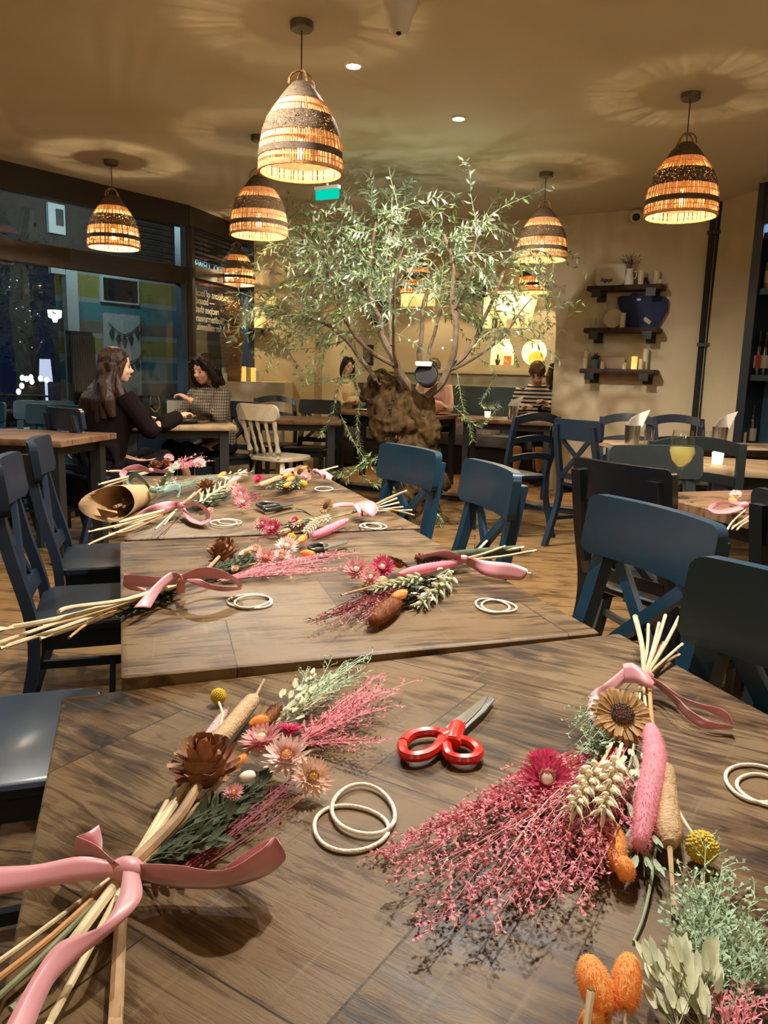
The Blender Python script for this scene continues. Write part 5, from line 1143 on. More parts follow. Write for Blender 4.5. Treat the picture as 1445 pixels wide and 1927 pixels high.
# ---------------------------------------------------------------- bouquet at near left
b = bouquet('large near-left bouquet with wide pink bow, brown protea and peach strawflowers', on1, 240, 1640)
stems(b, on1, [('stem_orange', .0030, [(-60, 1885, .012), (100, 1760, .014), (228, 1640, .014)]), ('stem_cream', .0030, [(85, 1940, .008), (178, 1768, .016), (250, 1630, .02), (345, 1450, .018)]),
  ('stem_tan', .0052, [(216, 1940, .006), (228, 1720, .010), (240, 1650, .014), (262, 1600, .016)]), ('stem_cream', .0048, [(110, 1810, .016), (215, 1668, .02), (300, 1555, .02), (392, 1420, .022)]),
  ('stem_green', .0028, [(-40, 1910, .008), (90, 1790, .012), (235, 1640, .012)]), ('stem_cream', .0026, [(-60, 1850, .006), (60, 1765, .010), (225, 1640, .010)]), ('stem_green', .003, [(20, 1900, .006), (150, 1770, .01), (240, 1640, .01), (420, 1520, .016)]),
  ('stem_tan', .0062, [(235, 1640, .018), (330, 1545, .026), (372, 1480, .030)]), ('stem_cream', .0022, [(240, 1635, .02), (300, 1545, .02), (398, 1400, .018), (418, 1350, .02), (412, 1322, .018)]), ('stem_cream', .0026, [(238, 1640, .018), (310, 1515, .016), (345, 1440, .016)]),
  ('stem_tan', .003, [(200, 1700, .012), (330, 1560, .02), (480, 1400, .02)]), ('stem_orange', .002, [(240, 1640, .018), (360, 1500, .022), (436, 1420, .024)])])
foliage(b, on1, 'dark_leaves', 'leaf_dark', (248, 1632, .008), [(360, 1620), (440, 1560), (500, 1490), (520, 1430)], 26, .022, .0034, .009, (.003, .022))
fan(b, on1, 'dark_heather', 'heather_dark', (330, 1650, .006), [(600, 1500), (590, 1440), (560, 1450)], 14, (.004, .02), 5, .02, .0045, .0014, start=.55)
bulrush(b, on1(402, 1405, .024), on1(480, 1312, .020), .0105, on1(497, 1279, .018))
craspedia(b, on1(411, 1310, .012), .0105)
fluffy(b, [on1(372, 1412, .016), on1(400, 1375, .016), on1(425, 1338, .014)], .0075, 'bunny_lilac', 'pale_grass_tail', .005, 300)
fluffy(b, [on1(332, 1480, .016), on1(345, 1452, .016)], .006, 'bunny_pink', 'bunny_tail', .004, 120)
fan(b, on1, 'pink_heather', 'heather', (560, 1400, .008), [(700, 1420), (770, 1330), (815, 1282), (745, 1275), (720, 1260)], 30, (.004, .04), 9, .030, .0052, .0016, rmin=.55, start=.12)
fan(b, on1, 'grey_heather_stems', ['stem_cream', 'lace_green'], (515, 1360, .012), [(600, 1310), (660, 1290)], 8, (.01, .03), 5, .03, .004, .0013, mi_leaf=1)
oat(b, on1, (520, 1365, .016), (570, 1300, .022), 26, .017, .0028, .02); oat(b, on1, (535, 1360, .02), (610, 1290, .024), 24, .016, .0026, .02)
fan(b, on1, 'green_lace', 'lace_green', (560, 1330, .012), [(570, 1262), (640, 1225), (715, 1212), (730, 1260)], 15, (.004, .045), 9, .032, .0042, .0013, rmin=.5, start=.3)
fluffy(b, [on1(470, 1364, .022), on1(503, 1352, .022)], .0085, 'bunny_orange', 'bunny_tail', .004, 260); fluffy(b, [on1(500, 1362, .018), on1(522, 1332, .018)], .009, 'bunny_brown', 'bunny_tail', .006, 260)
fluffy(b, [on1(440, 1440, .024), on1(462, 1422, .024)], .005, 'bunny_orange', 'bunny_tail', .003, 120)
protea_rosette(b, on1(386, 1440, .036), .036, (-.05, .05, 1))
strawflower(b, on1(545, 1374, .020), .017, 'petal_magenta', 'petal_pink', (.1, .3, 1), 'floret'); strawflower(b, on1(493, 1392, .030), .023, 'petal_pink', 'petal_pale', (-.2, -.2, 1), 'floret_pale')
strawflower(b, on1(540, 1425, .028), .025, 'petal_pale', 'petal_pink', (0, -.5, 1), 'floret'); strawflower(b, on1(588, 1463, .022), .021, 'petal_peach', 'petal_peach', (.35, -.7, .8), 'floret'); strawflower(b, on1(440, 1492, .026), .010, 'petal_pink', 'petal_peach', (-.1, -.4, 1), 'floret')
m = MB(); m.ell(on1(465, 1462, .026), (.010, .007, .006), rotz(.8)); m.build('white_bud', 'white_bud', b)
ribbon(b, on1, [
  ([(-60, 1632, .034), (60, 1628, .038), (150, 1612, .042), (210, 1622, .036), (238, 1638, .030)], [(-60, 1690, .026), (20, 1680, .028), (130, 1662, .030), (195, 1652, .028), (236, 1652, .026)]),
  ([(244, 1625, .030), (330, 1628, .040), (420, 1638, .050), (490, 1600, .060), (515, 1576, .062), (528, 1590, .056)], [(252, 1650, .020), (320, 1668, .012), (420, 1672, .012), (500, 1648, .020), (533, 1622, .034), (538, 1610, .040)]),
  ([(528, 1590, .056), (515, 1577, .05), (470, 1600, .03), (425, 1630, .014)], [(538, 1612, .040), (520, 1600, .034), (470, 1632, .016), (430, 1644, .006)]),
  ([(232, 1632, .034), (205, 1612, .040), (180, 1590, .046), (144, 1574, .044)], [(212, 1618, .030), (178, 1612, .024), (150, 1610, .022), (138, 1612, .020)]),
  ([(144, 1574, .044), (165, 1566, .046), (186, 1552, .046)], [(190, 1612, .024), (192, 1600, .028), (192, 1580, .034)]),
  ([(232, 1640, .036), (222, 1690, .042), (190, 1742, .042), (110, 1775, .040), (60, 1840, .036), (5, 1940, .030)], [(262, 1645, .034), (266, 1690, .038), (220, 1745, .036), (120, 1828, .030), (85, 1880, .026), (58, 1950, .022)]),
  ([(222, 1640, .024), (190, 1672, .014)], [(238, 1654, .022), (210, 1682, .008)])], (238, 1638, .026), .012)
# ---------------------------------------------------------------- bouquet at near right
b = bouquet('near-right bouquet with golden protea disc and wide fan of pink heather', on1, 1212, 1270)
stems(b, on1, [('stem_cream', .0042, [(1195, 1160, .050), (1208, 1215, .030), (1212, 1270, .016)]), ('stem_cream', .0030, [(1252, 1158, .036), (1236, 1210, .026), (1214, 1268, .016)]), ('stem_cream', .0034, [(1278, 1162, .030), (1250, 1215, .022), (1214, 1272, .014)]),
  ('stem_tan', .0050, [(1248, 1212, .014), (1230, 1245, .014), (1212, 1278, .014), (1190, 1330, .014)]), ('stem_cream', .0026, [(1284, 1212, .014), (1252, 1240, .014), (1216, 1272, .012)]), ('stem_cream', .0026, [(1220, 1175, .030), (1218, 1220, .02), (1210, 1275, .016), (1222, 1390, .016)]),
  ('stem_cream', .0024, [(1240, 1172, .026), (1228, 1220, .018), (1210, 1280, .014)]), ('stem_tan', .0026, [(1278, 1232, .01), (1246, 1250, .01), (1214, 1275, .01)]), ('stem_orange', .003, [(1222, 1262, .02), (1225, 1340, .02), (1240, 1440, .02)]),
  ('stem_cream', .0014, [(1205, 1300, .018), (1190, 1420, .016), (1160, 1515, .014), (1150, 1560, .014)]), ('stem_cream', .0020, [(1262, 1500, .016), (1290, 1550, .014), (1308, 1575, .012)]), ('stem_cream', .0022, [(1150, 1400, .024), (1120, 1460, .022), (1090, 1500, .022)]), ('stem_cream', .0022, [(1170, 1400, .024), (1158, 1440, .022)]),
  ('leaf_sage', .0016, [(1235, 1570, .010), (1228, 1640, .008), (1212, 1720, .005), (1192, 1772, .002)])])
fan(b, on1, 'green_lace', 'lace_green', (1180, 1300, .012), [(1060, 1340), (1070, 1400), (1100, 1440)], 15, (.004, .035), 9, .026, .0042, .0014, rmin=.6)
fan(b, on1, 'pink_heather', ['heather', 'heather'], (1165, 1400, .014), [(960, 1520), (830, 1560), (690, 1615), (735, 1690), (830, 1765), (920, 1740), (985, 1740), (1110, 1690), (1125, 1560)], 74, (.004, .032), 16, .030, .0050, .0019, rmin=.62, start=.36, leaf_step=.0030)
fan(b, on1, 'pale_heather_stems', 'petal_pale', (1160, 1440, .018), [(740, 1610), (860, 1690), (960, 1700), (1060, 1650)], 9, (.01, .034), 3, .03, .003, .001, rmin=.5)
foliage(b, on1, 'dark_leaves', 'leaf_sage', (1185, 1370, .008), [(1080, 1460), (1110, 1420), (1090, 1420)], 14, .014, .003, .008)
strawflower(b, on1(1020, 1428, .026), .020, 'petal_magenta', 'petal_magenta', (-.2, .6, .8), 'petal_pink'); strawflower(b, on1(1028, 1468, .030), .0255, 'petal_magenta', 'petal_pink', (-.05, -.65, .8), 'petal_pale')
wheat(b, on1(1120, 1446, .046), on1(1076, 1526, .044), .0125, awn=.022); wheat(b, on1(1155, 1436, .046), on1(1134, 1535, .044), .0125, awn=.022); wheat(b, on1(1130, 1420, .016), on1(1095, 1470, .014), .008, awn=.01, name='wheat_ear')
oat(b, on1, (1192, 1400, .024), (1178, 1500, .016), 30, .022, .003, .018); oat(b, on1, (1210, 1520, .012), (1212, 1650, .006), 22, .026, .0024, .015, 'leaf_sage')
fluffy(b, [on1(1224, 1370, .034), on1(1232, 1430, .034), on1(1218, 1510, .030), on1(1204, 1592, .022)], .0155, 'bunny_pink', 'pink_grass_tail', .007, 900, lambda t: max(.15, math.sin(PI * (.10 + .80 * t)) ** .6 * (1 - .15 * t)))
bulrush(b, on1(1246, 1440, .026), on1(1260, 1590, .018), .0125, on1(1268, 1705, .006))
m = MB(); m.tube([on1(1266, 1680, .007), on1(1270, 1725, .004)], [.0026, .0030], 7); m.build('dark_tip', 'stem_green', b)
craspedia(b, on1(1321, 1594, .016), .0145)
fluffy(b, [on1(1156, 1552, .016), on1(1162, 1595, .016), on1(1158, 1628, .016)], .0095, 'bunny_orange', 'bunny_tail', .005, 420); fluffy(b, [on1(1172, 1615, .020), on1(1180, 1652, .016)], .0095, 'bunny_orange', 'bunny_tail', .003, 320)
protea_disc(b, on1(1170, 1346, .040), .0355, (.05, -.62, .78))
ribbon(b, on1, [
  ([(1172, 1258, .034), (1140, 1285, .030), (1112, 1305, .016), (1104, 1345, .006)], [(1196, 1262, .026), (1160, 1300, .018), (1130, 1330, .008), (1118, 1362, .004)]),
  ([(1172, 1250, .042), (1190, 1248, .046), (1215, 1265, .040), (1232, 1285, .032)], [(1176, 1285, .024), (1198, 1286, .028), (1214, 1292, .028), (1226, 1296, .026)]),
  ([(1220, 1272, .034), (1239, 1281, .032), (1279, 1309, .034), (1319, 1325, .034), (1363, 1336, .030), (1381, 1365, .016)], [(1222, 1282, .028), (1239, 1287, .026), (1277, 1314, .030), (1310, 1329, .028), (1350, 1347, .022), (1374, 1362, .010)]),
  ([(1220, 1276, .028), (1239, 1287, .024), (1275, 1314, .018), (1301, 1338, .016), (1335, 1356, .014), (1368, 1365, .012), (1382, 1368, .014)], [(1220, 1290, .020), (1235, 1292, .014), (1264, 1318, .006), (1286, 1345, .003), (1310, 1365, .003), (1332, 1372, .003), (1378, 1372, .006)])], (1214, 1274, .026), .010)
# ---------------------------------------------------------------- bouquet at the bottom right corner, heads only
b = bouquet('partly seen bouquet in the bottom right corner, orange bunny tails and pale green sprays', on1, 1330, 1915)
fluffy(b, [on1(1106, 1806, .030), on1(1118, 1850, .032), on1(1142, 1905, .028)], .0125, 'bunny_orange', 'bunny_tail', .0045, 700); fluffy(b, [on1(1184, 1802, .030), on1(1180, 1840, .032), on1(1176, 1896, .028)], .0108, 'bunny_orange', 'bunny_tail', .0045, 600)
fluffy(b, [on1(1108, 1905, .02), on1(1128, 1945, .02)], .012, 'bunny_orange', 'bunny_tail', .004, 300)
stems(b, on1, [('stem_tan', .0014, [(1176, 1895, .028), (1178, 1940, .026), (1200, 2010, .02)]), ('stem_tan', .0014, [(1144, 1905, .028), (1158, 1945, .026), (1190, 2010, .02)]), ('stem_cream', .0028, [(1113, 1862, .050), (1108, 1900, .044), (1100, 1960, .034)])])
fan(b, on1, 'pale_green_sprays', ['lace_green', 'lace_green'], (1330, 1960, .012), [(1262, 1760), (1290, 1640), (1320, 1585), (1375, 1590), (1430, 1580), (1500, 1640), (1500, 1760)], 26, (.004, .05), 14, .036, .0060, .0018, rmin=.6, start=.2)
oat(b, on1, (1280, 1960, .026), (1265, 1850, .030), 30, .024, .0028, .018); oat(b, on1, (1330, 1960, .026), (1310, 1862, .034), 30, .024, .0028, .018)
fan(b, on1, 'pink_heather', 'heather', (1380, 1990, .03), [(1345, 1860), (1395, 1850), (1440, 1880)], 10, (.02, .05), 6, .02, .005, .0016)

# ---------------------------------------------------------------- scissors and elastic bands
M['scissor_red'] = mat('red_scissor_plastic', (.62, .018, .010), .28, coat=.3); M['scissor_black'] = mat('black_scissor_plastic', (.012, .012, .014), .35); M['dark_steel'] = mat('dull_steel', (.20, .20, .19), .35, 1.0)
def loop(fn, pts, lift, r, m, flat=1.0):
    pp = cat_rom([fn(x, y, lift) for x, y in pts + pts[:1]], 5); m.tube(pp, r, 8, cap=False)
t = thing('scissors', 'red-handled scissors lying on the nearest table', 'scissors', on1(848, 1375, 0))
m = MB(); a = [on1(*p) for p in ((838, 1372, .012), (852, 1358, .012), (878, 1340, .010), (912, 1312, .008), (918, 1313, .008), (905, 1335, .009), (872, 1368, .011), (855, 1384, .012))]; m.prism(a, n1 * .0022); m.build('blade', 'steel', t, smooth=False)
m = MB(); a = [on1(*p) for p in ((846, 1380, .009), (866, 1358, .009), (895, 1338, .008), (921, 1313, .006), (931, 1318, .006), (912, 1342, .007), (884, 1366, .008), (862, 1388, .009))]; m.prism(a, n1 * .0022); m.build('blade', 'dark_steel', t, smooth=False)
m = MB(); loop(on1, [(757, 1400), (775, 1383), (806, 1377), (832, 1382), (826, 1402), (806, 1418), (780, 1424), (760, 1418)], .010, .0066, m); m.tube(cat_rom([on1(828, 1388, .011), on1(846, 1380, .012), on1(858, 1370, .012)], 4), [.009] * 4 + [.008] * 4 + [.007], 10, flat=.7); m.build('handle', 'scissor_red', t)
m = MB(); loop(on1, [(840, 1404), (846, 1395), (866, 1393), (888, 1400), (901, 1414), (893, 1426), (868, 1429), (846, 1422)], .010, .0066, m); m.tube(cat_rom([on1(850, 1400, .011), on1(856, 1378, .012), on1(862, 1362, .012)], 4), [.011] * 4 + [.010] * 4 + [.008], 10, flat=.7); m.build('handle', 'scissor_red', t)
m = MB(); m.lathe([(0, 0), (.0035, 0), (.003, .002), (0, .0022)], 12, on1(870, 1360, .0145)); m.build('pivot_screw', 'steel', t)
t = thing('scissors', 'closed black scissors on the far table beside a pink bouquet', 'scissors', on2(520, 952))
m = MB(); a = [on2(*p) for p in ((520, 948, .010), (552, 947, .008), (552, 951, .008), (520, 957, .010))]; m.prism(a, (0, 0, .003)); m.build('blade', 'dark_steel', t, smooth=False)
m = MB(); loop(on2, [(484, 950), (495, 947), (512, 948), (524, 951), (512, 954), (495, 955)], .012, .006, m); loop(on2, [(494, 955), (505, 952), (522, 952), (528, 955), (512, 959), (500, 960)], .009, .006, m); m.build('handles', 'scissor_black', t)
t = thing('scissors', 'dark scissors with silvery blade lying among the left bouquet flowers on the middle table', 'scissors', on2(618, 1026))
m = MB(); a = [on2(*p) for p in ((608, 1026, .016), (652, 1019, .012), (654, 1023, .012), (610, 1035, .016))]; m.prism(a, (0, 0, .003)); m.build('blade', 'steel', t, smooth=False)
m = MB(); loop(on2, [(582, 1030), (595, 1025), (610, 1026), (614, 1031), (600, 1036), (588, 1036)], .014, .006, m); m.build('handle', 'scissor_black', t)
for a in ((on1, 684, 1524, 60, 46, 'upper cream band of the crossed pair below the red scissors', .25), (on1, 659, 1559, 70, 43, 'lower cream band of the crossed pair below the red scissors', .05), (on1, 1426, 1474, 62, 34, 'larger cream band at the right edge of the nearest table', .2), (on1, 1437, 1487, 52, 26, 'smaller cream band overlapping another at the right table edge', .35),
          (on2, 471, 1132, 42, 13, 'wider cream band of the pair right of the pink bow on the middle table', 0), (on2, 474, 1132, 34, 11, 'inner cream band of the pair right of the pink bow on the middle table', -.1),
          (on2, 926, 1140, 32, 12, 'left cream band of the pair under the right bouquet on the middle table', .15), (on2, 938, 1141, 33, 11, 'right cream band of the pair under the right bouquet on the middle table', .1),
          (on2, 421, 984, 25, 6, 'left cream band of the pair right of the far pink loop', 0), (on2, 432, 982, 22, 5, 'right cream band of the pair right of the far pink loop', .05), (on2, 697, 990, 20, 5, 'left cream band of the pair at the right edge of the far table', .05), (on2, 706, 990, 21, 6, 'right cream band of the pair at the right edge of the far table', .1), (on2, 609, 920, 17, 4, 'single cream band near the far right corner of the row', 0)):
    band(a[0], a[1], a[2], a[3], a[4], a[5], a[6], .0025 if 'inner' not in a[5] and 'upper' not in a[5] else .0045)

# ---------------------------------------------------------------- middle table, left bouquet
b = bouquet('bouquet at left of the middle table, wide pink bow, long pale stems', on2, 345, 1095)
stems(b, on2, [('stem_cream', .0048, [(0, 1185, .030), (150, 1155, .034), (345, 1095, .022)]), ('stem_cream', .0052, [(80, 1180, .016), (200, 1145, .022), (345, 1098, .018)]), ('stem_cream', .0036, [(0, 1220, .010), (120, 1180, .014), (345, 1100, .014)]), ('stem_cream', .0034, [(-20, 1216, .016), (70, 1185, .018), (250, 1125, .018)]),
  ('stem_cream', .0032, [(76, 1202, .010), (200, 1160, .012), (345, 1100, .012)]), ('stem_cream', .004, [(110, 1152, .05), (135, 1143, .05), (240, 1128, .035), (340, 1098, .024)]), ('stem_orange', .0024, [(130, 1200, .012), (190, 1160, .014), (345, 1098, .014)]), ('stem_tan', .0022, [(390, 1080, .02), (460, 1065, .02), (530, 1050, .02)]), ('stem_tan', .0048, [(345, 1095, .02), (385, 1075, .03), (412, 1048, .035)])])
foliage(b, on2, 'dark_leaves', 'leaf_dark', (340, 1105, .006), [(180, 1178), (220, 1165), (300, 1140)], 9, .03, .006, .014, (.003, .008)); foliage(b, on2, 'dark_leaves', 'leaf_dark', (350, 1095, .008), [(480, 1060), (500, 1035), (520, 1040)], 16, .022, .003, .010)
fan(b, on2, 'pink_heather', 'heather', (420, 1092, .008), [(640, 1075), (676, 1050), (672, 1032), (600, 1042)], 30, (.004, .03), 9, .028, .006, .0018, rmin=.6, start=.3)
protea_rosette(b, on2(420, 1040, .030), .036, (-.3, -.2, 1))
for (px, py, r, o_, i_, cc) in ((500, 1049, .022, 'petal_pink', 'petal_pink', 'floret'), (540, 1028, .026, 'petal_pale', 'petal_pale', 'floret_pale'), (530, 1048, .020, 'petal_pale', 'petal_pink', 'floret'), (480, 1035, .016, 'petal_peach', 'petal_pale', 'floret'), (442, 1070, .008, 'petal_peach', 'petal_peach', 'floret')): strawflower(b, on2(px, py, .030), r, o_, i_, (.0, -.5, .8), cc)
craspedia(b, on2(548, 1012, .02), .012); craspedia(b, on2(464, 1042, .02), .009); fluffy(b, [on2(566, 1040, .024), on2(592, 1044, .022)], .010, 'bunny_orange', hair=.004, dens=240); fluffy(b, [on2(562, 1020, .02), on2(574, 1010, .02)], .010, 'bunny_orange', hair=.004, dens=200); fluffy(b, [on2(450, 1045, .02), on2(470, 1036, .02)], .009, 'bunny_lilac', hair=.004, dens=160)
ribbon(b, on2, [
  ([(335, 1090, .050), (299, 1086, .050), (260, 1082, .046), (234, 1079, .042)], [(332, 1100, .034), (290, 1104, .028), (260, 1104, .022), (231, 1102, .020)]), ([(234, 1080, .042), (240, 1098, .024), (275, 1108, .012)], [(231, 1102, .020), (246, 1110, .010), (275, 1114, .008)]),
  ([(339, 1083, .056), (377, 1068, .074), (411, 1071, .068), (445, 1088, .048), (457, 1103, .030)], [(341, 1089, .044), (373, 1089, .050), (400, 1089, .048), (436, 1091, .038), (450, 1107, .022)]), ([(342, 1088, .040), (376, 1090, .032), (400, 1101, .022), (441, 1105, .022), (457, 1105, .026)], [(344, 1092, .036), (378, 1104, .018), (411, 1112, .010), (436, 1112, .010), (454, 1109, .018)]),
  ([(340, 1082, .060), (321, 1077, .064), (292, 1099, .052), (251, 1144, .030)], [(344, 1092, .052), (339, 1087, .052), (306, 1109, .040), (283, 1144, .024)]), ([(333, 1094, .040), (332, 1110, .02), (331, 1119, .01)], [(346, 1094, .038), (350, 1106, .02), (349, 1116, .01)])], (342, 1090, .044), .010)
# middle table, right bouquet
b = bouquet('bouquet at right of the middle table, wheat ears and pale pink bow pointing right', on2, 872, 1052)
stems(b, on2, [('stem_cream', .0034, [(1008, 1036, .020), (940, 1048, .02), (872, 1054, .016)]), ('stem_cream', .004, [(985, 1030, .026), (930, 1040, .022), (872, 1052, .018)]), ('stem_cream', .0034, [(916, 1018, .045), (898, 1036, .03), (872, 1052, .02)]), ('stem_cream', .003, [(950, 1028, .035), (910, 1042, .026), (872, 1052, .02)]), ('stem_cream', .003, [(1000, 1080, .008), (930, 1062, .012), (872, 1054, .014)]), ('stem_tan', .0026, [(642, 1120, .012), (700, 1104, .016), (790, 1078, .016), (872, 1054, .014)]), ('stem_green', .003, [(800, 1100, .014), (840, 1074, .016), (872, 1054, .014)])])
m = MB(); m.tube(cat_rom([on2(790, 1058, .026), on2(830, 1048, .03), on2(900, 1040, .026), on2(975, 1034, .02)], 5), .010, 10); m.build('dark_stem_bundle', 'leaf_dark', b)
fluffy(b, [on2(752, 1080, .024), on2(800, 1070, .026), on2(868, 1058, .022)], .012, 'bunny_pink', 'pink_grass_tail', .006, 500)
fan(b, on2, 'pink_heather', 'heather_dark', (790, 1100, .010), [(700, 1130), (560, 1170), (542, 1186), (640, 1160)], 28, (.004, .03), 9, .028, .006, .0018, rmin=.55, start=.25); fan(b, on2, 'pale_pink_heather', 'petal_pink', (740, 1120, .014), [(580, 1165), (630, 1185), (680, 1180)], 16, (.006, .03), 7, .022, .005, .0015, rmin=.5)
bulrush(b, on2(726, 1092, .014), on2(684, 1106, .012), .011)
for (px, py, r, o_, i_) in ((671, 1072, .026, 'petal_pink', 'petal_pale'), (720, 1068, .026, 'petal_magenta', 'petal_pink'), (698, 1086, .020, 'petal_pink', 'petal_pale')): strawflower(b, on2(px, py, .03), r, o_, i_, (-.1, -.7, .7), 'petal_pale')
protea_disc(b, on2(750, 1058, .03), .026, (.4, .3, .8), ('protea_dark', 'protea_seed')); protea_rosette(b, on2(790, 1052, .03), .014, (-1, 0, .3), 'heather_dark')
wheat(b, on2(790, 1088, .024), on2(700, 1112, .02), .013, 'oat', .03, rows=11); wheat(b, on2(850, 1088, .02), on2(790, 1140, .012), .014, 'oat', .03, rows=9); oat(b, on2, (846, 1072, .02), (800, 1130, .012), 22, .026, .004, .022, 'wheat')
foliage(b, on2, 'sage_leaves', 'leaf_dark', (840, 1080, .012), [(700, 1136), (740, 1140)], 9, .02, .004, .010)
fluffy(b, [on2(752, 1128, .022), on2(728, 1148, .02), on2(700, 1172, .016)], .019, 'bunny_brown', 'brown_grass_tail', .008, 800); fluffy(b, [on2(764, 1114, .034), on2(740, 1126, .034)], .010, 'bunny_orange', hair=.004, dens=240)
ribbon(b, on2, [([(868, 1046, .04), (840, 1036, .054), (812, 1040, .054), (788, 1046, .044)], [(866, 1056, .022), (840, 1050, .03), (815, 1048, .034), (792, 1054, .032)]), ([(876, 1048, .036), (920, 1056, .036), (960, 1060, .040), (990, 1070, .034), (992, 1078, .028)], [(876, 1060, .016), (910, 1082, .010), (950, 1090, .008), (978, 1092, .010), (990, 1084, .018)]), ([(880, 1050, .03), (920, 1060, .02), (960, 1068, .03), (990, 1074, .03)], [(880, 1058, .02), (920, 1068, .01), (960, 1074, .02), (990, 1080, .022)])], (872, 1052, .03), .010)

# ---------------------------------------------------------------- far table bouquets
b = bouquet('far-left bouquet with long pink ribbon loop, coral strawflowers, stems overhanging', on2, 340, 950)
stems(b, on2, [('stem_cream', .0048, [(222, 983, .03), (280, 968, .03), (340, 952, .024)]), ('stem_cream', .0036, [(166, 1001, .012), (250, 982, .018), (340, 954, .018)]), ('stem_cream', .0036, [(214, 994, .014), (280, 976, .018), (340, 953, .018)]), ('stem_cream', .0032, [(166, 1025, .0), (210, 1006, .010), (340, 955, .014)]), ('stem_cream', .0024, [(292, 996, .02), (325, 965, .024), (368, 925, .02)]), ('stem_cream', .0022, [(308, 988, .02), (330, 962, .022)]), ('stem_orange', .0022, [(205, 1004, .01), (250, 996, .012), (340, 954, .014)]), ('stem_tan', .005, [(340, 950, .02), (365, 932, .03), (385, 915, .034)])])
protea_rosette(b, on2(388, 918, .034), .034, (.2, .1, 1)); foliage(b, on2, 'olive_leaves', 'leaf_dark', (345, 952, .008), [(400, 960), (430, 940), (440, 925)], 18, .026, .004, .012); wheat(b, on2(375, 948, .02), on2(425, 915, .022), .013, 'oat', .02)
fan(b, on2, 'dark_heather', 'heather_dark', (440, 945, .008), [(495, 945), (505, 930), (480, 920)], 16, (.003, .02), 6, .024, .006, .0018, rmin=.5)
for (px, py, r, o_, i_) in ((440, 918, .024, 'petal_peach', 'petal_peach'), (452, 930, .028, 'petal_pink', 'petal_pink'), (458, 945, .026, 'petal_pink', 'petal_pale'), (396, 960, .010, 'petal_peach', 'petal_peach')): strawflower(b, on2(px, py, .028), r, o_, i_, (0, -.8, .6), 'petal_pale')
ribbon(b, on2, [([(338, 945, .05), (310, 944, .05), (275, 956, .040), (250, 974, .026)], [(338, 956, .03), (310, 962, .026), (280, 966, .02), (252, 976, .02)]), ([(342, 948, .046), (370, 946, .05), (392, 960, .04), (396, 978, .02), (380, 988, .008)], [(344, 954, .03), (370, 952, .036), (384, 962, .028), (388, 974, .014), (378, 982, .006)]), ([(380, 988, .008), (358, 982, .010), (345, 966, .02), (338, 952, .032)], [(378, 982, .006), (364, 974, .008), (352, 962, .016), (346, 950, .03)])], (341, 951, .04), .010)
b = bouquet('right-hand far bouquet with dark rose bow, stems towards the chairs', on2, 690, 958)
stems(b, on2, [('stem_tan', .0046, [(764, 924, .03), (730, 938, .026), (690, 958, .02)]), ('stem_cream', .0036, [(746, 938, .02), (690, 959, .016)]), ('stem_cream', .0036, [(750, 946, .016), (690, 960, .014)]), ('stem_cream', .0032, [(758, 954, .012), (690, 961, .012)]), ('stem_tan', .0034, [(780, 970, .004), (740, 960, .012), (690, 958, .014)]), ('stem_cream', .003, [(775, 960, .008), (690, 962, .012)]), ('stem_tan', .003, [(690, 958, .016), (620, 975, .018), (560, 985, .018)]), ('stem_green', .0028, [(690, 956, .018), (640, 968, .02), (570, 978, .02)]), ('leaf_dark', .0018, [(590, 972, .02), (560, 962, .03), (500, 976, .03), (510, 974, .03)]), ('leaf_dark', .0018, [(585, 970, .02), (570, 960, .035), (556, 957, .04)])])
protea_disc(b, on2(614, 952, .03), .026, (-.5, -.6, .5)); fluffy(b, [on2(654, 978, .018), on2(620, 995, .016), on2(588, 1009, .012)], .0125, 'bunny_pink', 'pink_grass_tail', .006, 420); wheat(b, on2(620, 975, .022), on2(585, 982, .02), .012); wheat(b, on2(592, 985, .02), on2(575, 1000, .016), .012)
fan(b, on2, 'dark_heather', 'heather_dark', (600, 985, .008), [(480, 1016), (470, 1018), (520, 1008)], 16, (.003, .02), 7, .022, .006, .0018, rmin=.5); foliage(b, on2, 'sage_leaves', 'leaf_sage', (600, 978, .012), [(520, 990), (545, 995)], 10, .016, .003, .010)
for (px, py, r, o_, i_) in ((495, 986, .024, 'petal_pink', 'petal_pink'), (514, 994, .024, 'petal_magenta', 'petal_pink'), (555, 980, .012, 'petal_magenta', 'petal_pink')): strawflower(b, on2(px, py, .024), r, o_, i_, (-.3, -.7, .6), 'petal_pink')
bulrush(b, on2(545, 998, .014), on2(522, 1006, .012), .008); fluffy(b, [on2(556, 986, .02), on2(570, 984, .02)], .009, 'bunny_orange', hair=.004, dens=160)
ribbon(b, on2, [([(664, 948, .034), (690, 942, .05), (705, 946, .05), (712, 960, .03)], [(668, 952, .03), (684, 962, .034), (700, 972, .022), (704, 972, .02)]), ([(664, 946, .036), (640, 946, .030), (625, 950, .026)], [(666, 954, .026), (640, 954, .020), (626, 956, .018)]), ([(664, 950, .04), (672, 962, .03), (676, 974, .014)], [(674, 950, .04), (682, 962, .03), (684, 972, .014)])], (676, 954, .034), .010)
